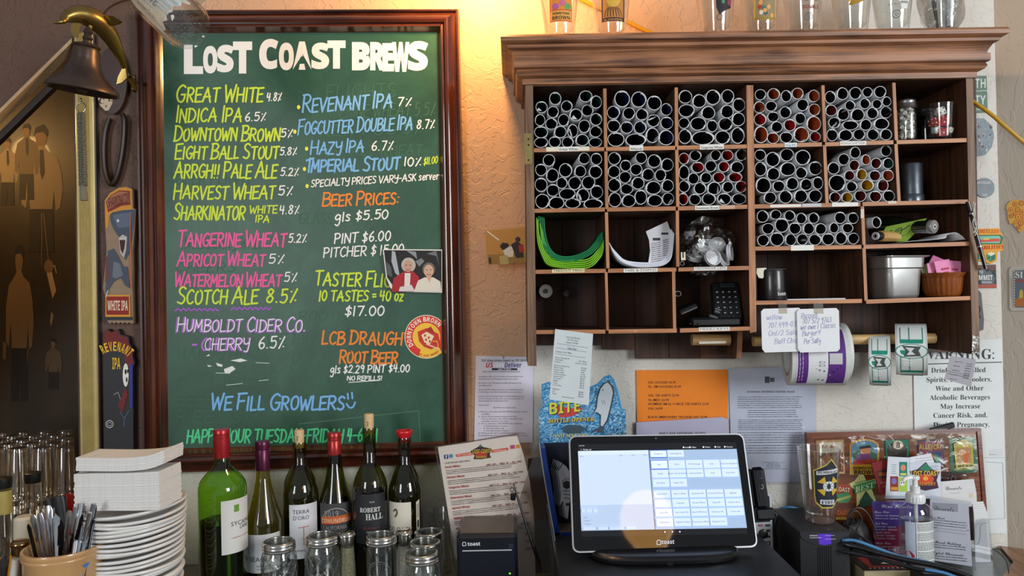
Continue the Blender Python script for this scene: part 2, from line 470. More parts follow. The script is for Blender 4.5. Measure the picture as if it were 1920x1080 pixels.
class Ink:
    """Flat shapes in picture pixels, laid on a surface by M(px, py, off)."""
    def __init__(s, M, off=0.0006): s.M, s.off, s.mb, s.cols, s.n = M, off, MB(), [], 0
    def o(s):
        s.n = (s.n + 1) % 48
        return s.off + s.n * 4.5e-6
    def ci(s, col):
        if col not in s.cols: s.cols.append(col)
        return s.cols.index(col)
    def up(s, d=0.00025): s.off += d; return s
    sub = 0
    def poly(s, pts, col):
        if s.sub:
            xs_ = [p[0] for p in pts]; lo, hi = min(xs_), max(xs_); n = int((hi - lo) / s.sub)
            if n > 0:
                o = s.o()
                for k in range(n + 1):
                    q = pts
                    for sg, at in ((1, lo + (hi - lo) * k / (n + 1)), (-1, lo + (hi - lo) * (k + 1) / (n + 1))):
                        r = []
                        for a, b in zip(q, q[1:] + q[:1]):
                            ia, ib = sg * (a[0] - at) >= 0, sg * (b[0] - at) >= 0
                            if ia: r.append(a)
                            if ia != ib: t = (at - a[0]) / (b[0] - a[0]); r.append((at, a[1] + (b[1] - a[1]) * t))
                        q = r
                        if not q: break
                    if len(q) > 2: s.mb.add([s.M(x, y, o) for x, y in q], [tuple(range(len(q)))], s.ci(col))
                return s
        o = s.o(); s.mb.add([s.M(x, y, o) for x, y in pts], [tuple(range(len(pts)))], s.ci(col)); return s
    def rect(s, x0, y0, x1, y1, col, n=1):
        for i in range(n):
            a, b = x0 + (x1 - x0) * i / n, x0 + (x1 - x0) * (i + 1) / n
            s.poly([(a, y0), (b, y0), (b, y1), (a, y1)], col)
        return s
    def disc(s, cx, cy, rx, ry, col, n=20, a0=0, a1=360):
        return s.poly([(cx + rx * math.cos(math.radians(a0 + (a1 - a0) * k / n)), cy + ry * math.sin(math.radians(a0 + (a1 - a0) * k / n))) for k in range(n + (a1 - a0 < 360))], col)
    def ring(s, cx, cy, r0, r1, col, n=28, a0=0, a1=360):
        p = [(math.radians(a0 + (a1 - a0) * k / n)) for k in range(n + 1)]
        for a, b in zip(p, p[1:]):
            s.poly([(cx + r0 * math.cos(a), cy + r0 * math.sin(a)), (cx + r1 * math.cos(a), cy + r1 * math.sin(a)),
                    (cx + r1 * math.cos(b), cy + r1 * math.sin(b)), (cx + r0 * math.cos(b), cy + r0 * math.sin(b))], col)
        return s
    def line(s, pts, w, col, joint=True):
        c = s.ci(col)
        for (x0, y0), (x1, y1) in zip(pts, pts[1:]):
            dx, dy = x1 - x0, y1 - y0; l = math.hypot(dx, dy) or 1e-6
            nx, ny = -dy / l * w / 2, dx / l * w / 2
            if s.sub: s.poly([(x0 + nx, y0 + ny), (x1 + nx, y1 + ny), (x1 - nx, y1 - ny), (x0 - nx, y0 - ny)], col); continue
            o = s.o(); s.mb.add([s.M(x0 + nx, y0 + ny, o), s.M(x1 + nx, y1 + ny, o), s.M(x1 - nx, y1 - ny, o), s.M(x0 - nx, y0 - ny, o)], [(0, 1, 2, 3)], c)
        if joint:
            for (x, y) in pts:
                o = s.o(); s.mb.add([s.M(x + w / 2 * math.cos(a * PI / 3 + .3), y + w / 2 * math.sin(a * PI / 3 + .3), o) for a in range(6)], [tuple(range(6))], c)
        return s
    def hand(s, text, x0, x1, y0, h, col, w=3.0, slope=0.0, slant=0.12, jit=0.25, gap=1.7, first=1.0):
        """Handwriting from x0 to x1 on baseline y0 (rising by slope), capital height h."""
        rnd = random.Random(text)
        tot = 0; prevsp = True; item = []
        for ch in text:
            if ch == ' ': tot += 3.4; prevsp = True; continue
            g = STROKES.get(ch) or STROKES.get(ch.upper())
            k = first if prevsp else 1.0
            item.append((g, tot, k)); tot += g[0] * k + gap; prevsp = False
        sc = (x1 - x0) / (tot - gap); sy = h / 10.0
        for g, ox, k in item:
            dy = rnd.uniform(-jit, jit) * 1.2
            for pts, sm in g[1]:
                q = catmull(pts, 3) if sm else pts
                if len(q) == 2 and sm is False:
                    pass
                jx, jy = rnd.uniform(-jit, jit), rnd.uniform(-jit, jit)
                out = []
                for (a, b) in q:
                    b_ = b * (k if k > 1 else 1)
                    X = x0 + (ox + a * k + jx) * sc + b_ * sy * slant
                    Y = y0 - (b_ + dy + jy) * sy - (X - x0) * slope
                    out.append((X, Y))
                s.line(out, w, col)
        return s
    def text(s, t, x, y, h, col, w=None, font='sans', slope=0.0, shear=0.0, bold=0.0, al='l'):
        vs, fs = glyphs(t, font, bold)
        if not vs: return s
        k = h / 0.70
        xs = [v[0] for v in vs]; lo, hi = min(xs), max(xs)
        kx = k if w is None else w / max(hi - lo, 1e-4)
        x_ = x if al == 'l' else x - (hi - lo) * kx / (2 if al == 'c' else 1)
        b = []; o = s.o()
        for (a, c) in vs:
            dx = (a - lo) * kx + c * k * shear
            b.append(s.M(x_ + dx, y - c * k - dx * slope, o))
        s.mb.add(b, fs, s.ci(col))
        return s
    def arc(s, t, cx, cy, r, h, col, a0, a1, font='bold', inside=False, bold=0.0):
        """Letters along a circle from angle a0 to a1 (degrees, 0 = right, clockwise in the picture)."""
        n = len(t)
        for i, ch in enumerate(t):
            if ch == ' ': continue
            a = math.radians(a0 + (a1 - a0) * (i + .5) / n)
            vs, fs = glyphs(ch, font, bold)
            if not vs: continue
            k = h / .7; xs = [v[0] for v in vs]; m = (min(xs) + max(xs)) / 2; kx = min(k, abs(math.radians(a1 - a0)) / n * r * .9 / max(max(xs) - min(xs), .1))
            ux, uy = (-math.sin(a), math.cos(a)); vx, vy = (math.cos(a), math.sin(a))
            if inside: ux, uy, vx, vy = -ux, -uy, -vx, -vy
            X0, Y0 = cx + math.cos(a) * r, cy + math.sin(a) * r
            s.mb.add([s.M(X0 + (p - m) * kx * ux + q * k * vx, Y0 + (p - m) * kx * uy + q * k * vy, s.off) for p, q in vs], fs, s.ci(col))
        return s
    def greek(s, x0, y0, x1, y1, n, col, h=None, slope=0.0, seed=1, ragged=0.3, dens=1.0, lean=0.0):
        """n rows of small print between (x0,y0) and (x1,y1): one mark per word."""
        rnd = random.Random(seed); dy = (y1 - y0) / max(n - 1, 1)
        h = h or abs(dy) * .42
        for i in range(n):
            y = y0 + dy * i; x = x0 + lean * i; e = x1 + lean * i - (x1 - x0) * rnd.random() * ragged
            while x < e:
                w = min(rnd.uniform(2.2, 8.5) * max(h, 1.2) * .8, e - x)
                if rnd.random() < dens and w > .5:
                    q = rnd.uniform(.6, .9) * h
                    s.poly([(x, y - q - (x - x0) * slope), (x + w, y - q - (x + w - x0) * slope), (x + w, y - (x + w - x0) * slope), (x, y - (x - x0) * slope)], col)
                x += w + h * .5
        return s
    def build(s, name, parent, label=None, matf=None):
        if not s.mb.f: return None
        return obj(name, s.mb, [(matf or ink)(c) for c in s.cols], parent, label, smooth=False)

def slab(fr, pts, t=0.0006, mb=None, mi=0):
    """A thin sheet whose outline is given in picture pixels on the frame's plane."""
    mb = mb or MB()
    q = [fr(x, y) for x, y in pts]
    return mb.prism([(p.x, p.z) for p in q], 0, t, mi)
def sheet(name, label, cat, pts, Y, color, rot=(0, 0, 0), part='page', rough=0.75, t=0.0006, off=0.0, m=None, group=None):
    cx = sum(p[0] for p in pts) / len(pts); cy = sum(p[1] for p in pts) / len(pts)
    fr = Fr(P(cx, cy, Y), rot)
    th = thing(name, label, cat, fr.o, rot, group)
    obj(part, slab(fr, pts, t), m or mat(color, rough, 0, .03, .05, 30), th, smooth=False)
    return th, fr, Ink(fr, 0.0003)
ZC = 0.964       # countertop height
# ================================================================ the setting
FLAT = Matrix(((1, 0, 0), (0, 0, 1), (0, 1, 0)))      # prism outline lies in the ground plane
def plaster(name, c1, c2=None, xsplit=0.035, zsplit=1.19, rel=0.5, stretch=(1, 1, 1)):
    m, nt, b = newmat(name); N, L = nt.nodes, nt.links
    tc = N.new('ShaderNodeTexCoord'); mp = N.new('ShaderNodeMapping'); mp.inputs['Scale'].default_value = stretch
    L.new(tc.outputs['Object'], mp.inputs['Vector'])
    # skip-trowel relief: short curved ridges at the edges of noise plateaus
    nz = N.new('ShaderNodeTexNoise'); nz.inputs['Scale'].default_value = 32; nz.inputs['Detail'].default_value = 3.5; nz.inputs['Distortion'].default_value = 1.1
    L.new(mp.outputs[0], nz.inputs['Vector'])
    cr = N.new('ShaderNodeValToRGB'); e = cr.color_ramp.elements
    e[0].position = .46; e[0].color = (0, 0, 0, 1); e[1].position = .50; e[1].color = (1, 1, 1, 1)
    x = cr.color_ramp.elements.new(.60); x.color = (.72, .72, .72, 1); x = cr.color_ramp.elements.new(.63); x.color = (1, 1, 1, 1)
    L.new(nz.outputs[0], cr.inputs[0])
    n2 = N.new('ShaderNodeTexNoise'); n2.inputs['Scale'].default_value = 90; n2.inputs['Detail'].default_value = 4
    L.new(mp.outputs[0], n2.inputs['Vector'])
    ad = N.new('ShaderNodeMath'); ad.operation = 'MULTIPLY_ADD'; ad.inputs[1].default_value = .25
    L.new(n2.outputs[0], ad.inputs[0]); L.new(cr.outputs[0], ad.inputs[2])
    bp = N.new('ShaderNodeBump'); bp.inputs['Strength'].default_value = rel * .8; bp.inputs['Distance'].default_value = 0.0022
    L.new(ad.outputs[0], bp.inputs['Height']); L.new(bp.outputs[0], b.inputs['Normal'])
    b.inputs['Roughness'].default_value = 0.55; b.inputs['Specular IOR Level'].default_value = 0.35
    b.inputs['Base Color'].default_value = rgb(c1)
    if c2:
        sp = N.new('ShaderNodeSeparateXYZ'); L.new(tc.outputs['Object'], sp.inputs[0])
        def step(out, at, w, sign):
            r = N.new('ShaderNodeMapRange'); r.inputs[1].default_value = at - w; r.inputs[2].default_value = at + w
            r.inputs[3].default_value = 0 if sign > 0 else 1; r.inputs[4].default_value = 1 if sign > 0 else 0
            L.new(out, r.inputs[0]); return r.outputs[0]
        a1_ = step(sp.outputs['X'], xsplit, .004, 1); b1 = step(sp.outputs['Z'], 1.97, .004, -1); c1_ = step(sp.outputs['X'], .70, .12, 1)
        mi = N.new('ShaderNodeMath'); mi.operation = 'MULTIPLY'; L.new(a1_, mi.inputs[0]); L.new(b1, mi.inputs[1])
        mj = N.new('ShaderNodeMath'); mj.operation = 'MAXIMUM'; L.new(mi.outputs[0], mj.inputs[0]); L.new(c1_, mj.inputs[1]); a = mj.outputs[0]; c = step(sp.outputs['Z'], zsplit, .004, -1)
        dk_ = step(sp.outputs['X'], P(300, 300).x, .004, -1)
        mx = N.new('ShaderNodeMath'); mx.operation = 'MAXIMUM'; L.new(a, mx.inputs[0]); L.new(c, mx.inputs[1])
        mc = N.new('ShaderNodeMix'); mc.data_type = 'RGBA'; mc.inputs[6].default_value = rgb(c1); mc.inputs[7].default_value = rgb(c2)
        L.new(mx.outputs[0], mc.inputs[0])
        md = N.new('ShaderNodeMix'); md.data_type = 'RGBA'; md.inputs[7].default_value = rgb('654b3e')  # darker brown: shadow from overhead put into the wall colour left of the chalkboard
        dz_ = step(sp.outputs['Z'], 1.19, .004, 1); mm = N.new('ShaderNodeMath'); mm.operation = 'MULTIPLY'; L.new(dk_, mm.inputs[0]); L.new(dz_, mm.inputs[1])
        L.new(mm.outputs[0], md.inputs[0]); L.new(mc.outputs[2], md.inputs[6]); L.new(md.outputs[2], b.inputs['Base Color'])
    return m
XR = P(143, 500, 0).x                      # right side of the alcove opening
XE = P(1876, 500, 0).x                     # corner with the right wall
d0 = P(143, 72, 0); d1 = P(0, 213, 0); sl = (d0.z - d1.z) / (d0.x - d1.x)
w = MB()
w.prism([(XE, 0), (XE, 2.7), (-3, 2.7), (-3, d0.z + sl * (-3 - XR)), (XR, d0.z), (XR, 0)], 0.022, 0.0)
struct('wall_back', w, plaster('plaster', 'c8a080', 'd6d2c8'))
w = MB(); q = Vector((XE, 0, 0)); e = Vector((0.80, -0.60, 0))
w.prism([(q.x, q.y), (q.x + e.x * 3, q.y + e.y * 3), (q.x + e.x * 3 + .06, q.y + e.y * 3 + .08), (q.x + .06, q.y + .08)], 0, 2.7, 0, FLAT)
struct('wall_right', w, plaster('plaster_right', 'b8ac9c', None, rel=.35, stretch=(1, 1, .35)))
w = MB(); w.box((-1.9, 0.84, 1.35), (2.6, .08, 2.7)); struct('wall_alcove_back', w, mat('4a3a2c', .8))
w = MB(); w.box((-3.05, -1.2, 1.35), (.1, 4.2, 2.7)); struct('wall_left', w, mat('8a7058', .8))
w = MB(); w.box((XR + .05, .45, 1.35), (.1, .7, 2.7)); struct('wall_alcove_side', w, mat('8a7058', .8))
w = MB(); w.box((0, -2, -.05), (8, 6.2, .1)); struct('floor', w, mat('5a4638', .6))
# cream edge strip under the sloping head of the alcove, and the dark strip below it
dz = lambda x: d0.z + sl * (x - XR)
w = MB(); w.prism([(-2.6, dz(-2.6)), (XR, dz(XR)), (XR, dz(XR) - .010), (-2.6, dz(-2.6) - .010)], -0.004, 0.024)
struct('trim_1', w, mat('c9a77c', .5, 0, .1))
w = MB(); w.prism([(-2.6, dz(-2.6) - .02), (XR, dz(XR) - .02), (XR, dz(XR) - .040), (-2.6, dz(-2.6) - .040)], 0.03, 0.045)
struct('trim_2', w, mat('2a1c14', .5))
# fluted brass-painted casing beside the alcove, with a dark metallic edge strip standing in for the shadow gap
xa, xb = P(142, 500, -.02).x, P(177, 500, -.02).x
za, zb = ZC + .001, P(160, 60, -.02).z
w = MB(); w.box(((xa + xb) / 2, -.008, (za + zb) / 2), (xb - xa, .014, zb - za), 0, .002)
cas = struct('trim_3', w, mat('b3a06a', .35, .35, .08, 0, 20))
for k in range(8):
    f = MB(); x = P(149 + k * 2.9, 500, -.02).x
    f.lathe([(.0012, za), (.0012, zb)], 8, (x, -.0155, 0)); obj('flute', f, mat('c2ac6c', .3, .4, .08), cas)
f = MB(); f.box((P(180.5, 500, -.01).x, -.006, (za + zb) / 2), (.006, .010, zb - za), 0, .001)
struct('trim_4', f, mat('3c3a3e', .35, .3))
# worktop with its timber nosing at the right-hand end
c1 = PZ(1868, 1060, ZC); c2 = PZ(1826, 1084, ZC)
w = MB(); pts = [(-2.95, .80), (XR + .0, .80), (XR, .0), (XE - .003, .0), (XE + .01, -.05), (c2.x + .06, c2.y + .04), (c2.x - .12, -.62), (-2.95, -.75)]
w.prism([(-2.95, .795), (XR - .002, .795), (XR - .002, -.001), (XE - .02, -.001), (1.035, -.10), (.93, -.21), (.80, -.66), (-2.95, -.72)], ZC - .04, ZC, 0, FLAT)
struct('countertop', w, mat('4c524e', .28, 0, .25, .1, 30), 'dark slate-grey countertop behind the bar')
w = MB(); w.prism([(XE - .018, -.002), (XE + .02, -.03), (1.075, -.13), (.975, -.235), (.85, -.67), (.802, -.662), (.932, -.21), (1.037, -.10)], ZC - .045, ZC + .006, 0, FLAT)
struct('countertop_trim', w, wood('a0714a', '5e3a20', 'y', .8, .35, .3), 'timber nosing around the end of the countertop')
w = MB(); w.box((-1.1, -.30, .46), (3.5, .55, .92)); struct('counter_base', w, wood('5a3a26', '2e1a10', 'z'))

# ================================================================ large photograph in the alcove
YM = .78
th = thing('wall_photograph', 'huge sepia photograph of men in white shirts behind the glasses', 'picture', P(40, 560, YM))
fr = Fr(P(40, 560, YM)); th.location = fr.o
p0, p1 = fr(-420, 60), fr(150, 920)
mb = MB(); mb.box(((p0.x + p1.x) / 2, .006, (p0.z + p1.z) / 2), (p1.x - p0.x, .012, p0.z - p1.z), 0)
obj('print', mb, mat('332818', .5, 0, .45, .0, 7, .5, .15, 0, (1, 1, .35)), th)
ik = Ink(fr, .001)
skin, shirt, dk, dkk = '6e5434', '7c6a50', '20170f', '15100b'
def man(x, y, h, c=shirt, vest=True, w=.55):       # man in shirt and waistcoat: head, shirt, dark trousers
    def q(L, col): ik.poly([(x + a * h * w, y + b * h) for a, b in L], col)
    q([(-.14, -1), (-.05, -1.06), (.09, -1.04), (.14, -.95), (.11, -.85), (.02, -.79), (-.1, -.83)], skin)
    q([(-.17, -.95), (-.12, -1.06), (.06, -1.1), (.17, -1.02), (.15, -.94), (.05, -1.0), (-.1, -.99)], dkk)
    q([(-.05, -.83), (.07, -.83), (.16, -.76), (.36, -.70), (.46, -.52), (.50, -.30), (.44, -.06), (.34, -.02), (.30, -.28), (.26, -.02), (-.24, -.04), (-.28, -.3), (-.34, -.05), (-.44, -.1), (-.44, -.45), (-.34, -.68), (-.16, -.76)], c)
    if vest: ik.up(.0004); q([(-.03, -.78), (.06, -.78), (.09, -.5), (.03, -.40), (-.02, -.5)], dk); ik.off -= .0004
    q([(-.26, -.04), (.28, -.04), (.30, .5), (.04, .5), (.01, .1), (-.03, .5), (-.28, .5)], dk)
man(77, 398, 150); man(36, 660, 185, '745a38', False, .30); man(14, 345, 80); man(-70, 500, 170); man(-130, 640, 190); man(-60, 700, 120); man(50, 330, 90, '5c4a34'); man(100, 700, 60, '5c4a34', False)
ik.disc(92, 500, 9, 13, skin); ik.poly([(88, 512), (98, 510), (106, 545), (99, 560)], 'a98b62')
ik.line([(78, 400), (79, 500)], 1.2, '7a6446'); ik.line([(82, 400), (92, 495)], 1.2, '7a6446'); ik.line([(99, 500), (103, 498), (106, 512)], 2, '9a8664')
ik.poly([(96, 585), (101, 590), (97, 612), (94, 603)], '8d7350'); ik.poly([(99, 665), (106, 690), (103, 705), (98, 680)], 'a58a5c'); ik.poly([(107, 662), (112, 672), (110, 680)], 'a58a5c')
ik.poly([(45, 655), (54, 655), (52, 690), (47, 690)], skin); ik.poly([(6, 640), (13, 645), (11, 676), (6, 672)], skin)
ik.build('printed_figures', th)

# ================================================================ chalkboard
YB = -.014
fr = Fr(P(566, 450, YB))
cb = thing('chalkboard', 'green chalkboard beer menu in a dark moulded wooden frame', 'chalkboard', fr.o)
inn = [(309, 66), (816, 64), (829, 824), (320, 837)]; out = [(256, 21), (861, 19), (880, 868), (271, 888)]
m, nt, b = newmat('chalkboard_green'); N, L = nt.nodes, nt.links
tc = N.new('ShaderNodeTexCoord'); nz = N.new('ShaderNodeTexNoise'); nz.inputs['Scale'].default_value = 5; nz.inputs['Detail'].default_value = 9; nz.inputs['Distortion'].default_value = 1.4
nz.inputs['Roughness'].default_value = .72
L.new(tc.outputs['Object'], nz.inputs['Vector'])
cr = N.new('ShaderNodeValToRGB'); cr.color_ramp.elements[0].position = .38; cr.color_ramp.elements[0].color = rgb('1d4835')
cr.color_ramp.elements[1].position = .74; cr.color_ramp.elements[1].color = rgb('33604b')
L.new(nz.outputs[0], cr.inputs[0]); L.new(cr.outputs[0], b.inputs['Base Color']); b.inputs['Roughness'].default_value = .42
obj('board', slab(fr, [(300, 58), (825, 56), (838, 832), (312, 846)], .008), m, cb, smooth=False)
prof = [(0, 0), (0, .018), (.05, .025), (.12, .025), (.15, .019), (.22, .021), (.36, .030), (.50, .033), (.60, .030), (.63, .024), (.70, .026), (.76, .026), (.80, .021), (.92, .012), (1, .006), (1, 0)]
fm = wood('562818', '200c07', 'z', .6, .2, .7); fm2 = wood('562818', '200c07', 'x', .6, .2, .7)
back = .012
for k in range(4):
    g = []
    for t, d in prof:
        row = []
        for s_ in range(2):
            a, c = out[(k + s_) % 4], inn[(k + s_) % 4]
            q = fr(a[0] + (c[0] - a[0]) * t, a[1] + (c[1] - a[1]) * t); row.append((q.x, back - d, q.z))
        g.append(row)
    mb = MB(); mb.grid(g); obj('frame_rail', mb, fm if k % 2 else fm2, cb, ang=.5)

LIME, PINK, BLU, ORA, WHI, GRN, PUR, YEL = 'cfe63c', 'ee5fa0', '78b4e6', 'ee8830', 'f0f0ec', '4fd08c', 'b070cc', 'e8ea48'
def chalk(lines, label=None, name='lettering', off=.0006):
    ik = Ink(fr, off)
    for a in lines:
        ik.hand(*a[:7], **(a[7] if len(a) > 7 else {}))
    return ik
F = dict(first=1.22)
# ghosts of wiped writing
gh = Ink(fr, .0003)
for (t, x0, x1, y, h, sl_) in [('FLIGHTS', 610, 740, 186, 26, .03), ('TANGERINE WHEAT 5.5%', 580, 815, 222, 24, .02), ('NEW FOG 5%', 600, 790, 256, 20, .03), ('MALT WHEAT', 640, 790, 292, 20, 0),
                               ('GLASS $5', 560, 650, 420, 20, .02), ('BEER FLIGHT', 330, 470, 345, 18, 0), ('WILDBERRY WHEAT', 345, 510, 466, 22, 0), ('CHEERS', 330, 440, 510, 18, 0),
                               ('ROOTBEER', 560, 700, 600, 16, 0), ('WE FILL', 500, 600, 650, 22, .05), ('1/2 CIDERS', 330, 520, 722, 26, 0), ('HAPPY HOUR', 332, 500, 672, 18, 0), ('BEER FLOAT', 330, 500, 760, 22, 0),
                               ('RIFE 53%', 330, 470, 792, 22, 0), ('IPA 42', 540, 600, 712, 20, .1), ('MALT', 545, 600, 690, 18, 0)]:
    gh.hand(t, x0, x1, y, h, '3a6650', w=1.8, slope=sl_)
gh.line([(560, 795), (785, 770), (788, 830)], 1.5, '4a7761')
gh.build('wiped_writing', cb, 'faint ghost of wiped-off chalk writing')
t_ = Ink(fr)
for ch, x0, y0, x1, y1 in (('L', 345, 84, 381, 139), ('O', 381, 86, 408, 138), ('S', 407, 84, 439, 136), ('T', 437, 78, 473, 138), ('C', 486, 73, 522, 130), ('O', 523, 80, 551, 132), ('A', 549, 78, 584, 131), ('S', 584, 80, 618, 130), ('T', 614, 76, 648, 129),
                           ('B', 660, 79, 694, 132), ('R', 694, 79, 723, 132), ('E', 717, 81, 739, 134), ('W', 735, 79, 768, 135), ('S', 765, 77, 803, 133)):
    vs, fs = glyphs(ch, 'bold', .045); xa_, xb_ = min(v[0] for v in vs), max(v[0] for v in vs); ya_, yb_ = min(v[1] for v in vs), max(v[1] for v in vs); o_ = t_.o()
    t_.mb.add([fr(x0 + (a_ - xa_) / (xb_ - xa_) * (x1 - x0), y1 - (b_ - ya_) / (yb_ - ya_) * (y1 - y0), o_) for a_, b_ in vs], fs, t_.ci(WHI))
t_.build('title_lettering', cb, 'thick white block lettering')
chalk([('GREAT WHITE', 330, 492, 191, 26, LIME, 3.6, F), ('INDICA IPA', 329, 452, 229, 25, LIME, 3.4, F), ('DOWNTOWN BROWN', 326, 524, 264, 23, LIME, 3.4, F),
       ('EIGHT BALL STOUT', 328, 521, 298, 23, LIME, 3.4, F), ('ARRGH!! PALE ALE', 326, 518, 334, 25, LIME, 3.4, F), ('HARVEST WHEAT', 325, 514, 373, 24, LIME, 3.4, F),
       ('SHARKINATOR', 326, 458, 412, 25, LIME, 3.4, F), ('WHITE', 468, 519, 400, 14, LIME, 2.4), ('IPA', 479, 504, 417, 13, LIME, 2.4)]).build('lettering', cb, 'yellow-green hand lettering in the left column')
ik = chalk([('SCOTCH ALE', 332, 482, 570, 26, LIME, 3.6, F), ('8.5%', 499, 556, 567, 25, LIME, 3.4), ('TASTER FLIGHTS', 590, 775, 535, 24, LIME, 3.4, dict(first=1.15, slope=-.02)),
            ('10 TASTES = 40 oz', 598, 755, 564, 19, LIME, 3.0), ('$11.00', 794, 820, 309, 13, LIME, 1.8, dict(slope=.1))])
for x, y in ((560, 201), (553, 247), (575, 279), (571, 317), (576, 349)): ik.disc(x, y, 3.2, 4, YEL, 10)
ik.build('lettering', cb, 'yellow-green lettering for the ale and taster flights')
chalk([('4.8%', 500, 527, 189, 15, WHI, 2.2), ('6.5%', 459, 498, 227, 16, WHI, 2.2), ('5%', 527, 548, 257, 15, WHI, 2.2), ('5.8%', 525, 556, 291, 14, WHI, 2.2), ('5.2%', 526, 559, 330, 15, WHI, 2.2),
       ('5%', 522, 548, 366, 17, WHI, 2.4), ('4.8%', 524, 560, 401, 16, WHI, 2.2), ('5.2%', 541, 574, 455, 16, WHI, 2.2), ('5%', 504, 532, 494, 17, WHI, 2.2), ('5%', 533, 556, 528, 17, WHI, 2.2),
       ('6.5%', 484, 533, 653, 22, WHI, 2.6), ('7%', 745, 771, 199, 16, WHI, 2.2), ('8.7%', 781, 814, 241, 16, WHI, 2.2), ('6.7%', 696, 737, 282, 17, WHI, 2.2), ('10%', 757, 789, 311, 16, WHI, 2.4),
       ('SPECIALTY PRICES VARY-ASK server', 583, 822, 351, 13, WHI, 2.0, dict(slope=.062)),
       ('gls $5.50', 627, 727, 416, 17, WHI, 2.6, dict(slope=.06)), ('PINT $6.00', 626, 731, 457, 18, WHI, 2.5, dict(slope=.06)), ('PITCHER $ 15.00', 606, 756, 483, 18, WHI, 2.4, dict(slope=.05)),
       ('$17.00', 646, 719, 592, 18, WHI, 2.6), ('gls $2.29 PINT $4.00', 619, 767, 700, 14, WHI, 2.2, dict(slope=.02)), ('NO REFILLS!', 651, 716, 713, 8, WHI, 1.8)]).line([(654, 717), (712, 713)], 1.4, WHI).build('lettering', cb, 'thin white hand lettering of strengths and prices')
chalk([('REVENANT IPA', 566, 734, 211, 25, BLU, 3.6, dict(first=1.25, slope=.06)), ('FOGCUTTER DOUBLE IPA', 558, 772, 253, 23, BLU, 3.2, dict(first=1.2, slope=.05)), ('HAZY IPA', 582, 681, 290, 21, BLU, 3.2, dict(first=1.2, slope=.05)),
       ('IMPERIAL STOUT', 577, 748, 323, 22, BLU, 3.8, dict(first=1.2, slope=.03)), ('WE FILL GROWLERS', 395, 644, 768, 25, BLU, 4.0, dict(first=1.2))]).line([(575, 301), (588, 297)], 4, BLU).line([(652, 738), (653, 748)], 3.4, BLU).line([(660, 736), (661, 747)], 3.4, BLU).line(catmull([(650, 757), (655, 764), (662, 763), (666, 754)]), 3.4, BLU).build('lettering', cb, 'light blue hand lettering')
chalk([('TANGERINE WHEAT', 333, 535, 462, 24, PINK, 3.6, F), ('APRICOT WHEAT', 332, 496, 499, 22, PINK, 3.4, F), ('WATERMELON WHEAT', 327, 526, 537, 22, PINK, 3.4, F)]).build('lettering', cb, 'pink hand lettering of the wheat beers')
chalk([('BEER PRICES:', 604, 747, 387, 21, ORA, 3.4, dict(first=1.2, slope=.03)), ('LCB DRAUGHT', 603, 768, 645, 23, ORA, 3.6, dict(first=1.1, slope=-.01)), ('ROOT BEER', 636, 744, 680, 21, ORA, 3.6, dict(first=1.15, slope=-.02))]).build('lettering', cb, 'orange hand lettering')
chalk([('HAPPY HOUR TUESDAY-FRIDAY 4-6PM', 350, 706, 830, 24, GRN, 3.4, dict(slope=.006))]).build('lettering', cb, 'green hand lettering along the bottom')
ik = chalk([('HUMBOLDT CIDER CO.', 330, 571, 622, 22, PUR, 4.2, F), ('- CHERRY', 360, 466, 657, 22, PUR, 4.0)])
for x0, x1 in ((328, 414), (433, 511)):
    ik.line([(x0 + k * 2.5, 580 + (2.2 if k % 4 < 2 else -1) + (-2 if x0 > 400 else 0)) for k in range(int((x1 - x0) / 2.5))], 2.6, 'a85cc8')
ik.build('lettering', cb, 'purple hand lettering and wavy underline')
chalk([('HUMBOLDT CIDER CO.', 332, 572, 621, 22, WHI, 1.8, F), ('CHERRY', 383, 467, 656, 22, WHI, 1.8)], off=.0010).build('lettering', cb, 'white outlines over the purple cider lettering')
ik = Ink(fr, .0008)
for pts in ([(405, 680), (418, 684), (416, 688), (408, 686)], [(432, 676), (452, 672), (464, 676), (450, 679)], [(386, 668), (392, 664), (394, 667)], [(420, 692), (436, 686), (442, 692), (430, 700), (422, 700)], [(388, 684), (398, 686), (392, 688)]):
    ik.poly(pts, 'e6eae6')
ik.line([(405, 699), (432, 700)], 1.2, 'c6d4cc'); ik.line([(480, 680), (505, 681)], 1.2, 'c6d4cc'); ik.line([(486, 714), (504, 712)], 1.2, 'c6d4cc'); ik.line([(425, 722), (455, 719)], 1.2, 'c6d4cc')
ik.build('scuff', cb, 'white worn patches where writing was wiped')

# snapshot tucked into the frame
th, f2, ik = sheet('snapshot', 'snapshot of a white-haired person in red beside a person in cream', 'photo', [(718, 469), (720, 467), (829, 468), (829, 549), (742, 547), (732, 540), (724, 520)], YB - .012, 'e8e6e2', (math.radians(2), 0, 0))
ik.poly([(720, 469), (828, 470), (828, 547), (743, 545), (726, 520)], '1c1b1d'); ik.up()
ik.poly([(735, 470), (741, 472), (750, 520), (741, 512), (734, 490)], 'aab2ba').poly([(762, 470), (780, 472), (782, 486), (776, 480)], '8a9096').poly([(800, 476), (818, 470), (824, 500), (818, 480)], '6c7074').poly([(724, 490), (733, 500), (736, 520), (726, 515)], '54585c').poly([(779, 490), (790, 484), (796, 490), (786, 500)], '7c8084')
ik.up().disc(766, 497, 13.5, 14, 'b8b4ae').poly([(734, 547), (738, 522), (752, 512), (760, 508), (774, 508), (786, 520), (784, 547)], 'a8222c').poly([(759, 512), (770, 512), (768, 546), (758, 546)], 'e2dcd6').up().disc(765.5, 499, 8, 11, 'c99a84').up().disc(762, 497, 1.2, .9, '3c2a24', 8).disc(769, 497, 1.2, .9, '3c2a24', 8).line([(762, 505), (765, 506.5), (769, 505)], 1, '8a3a34')
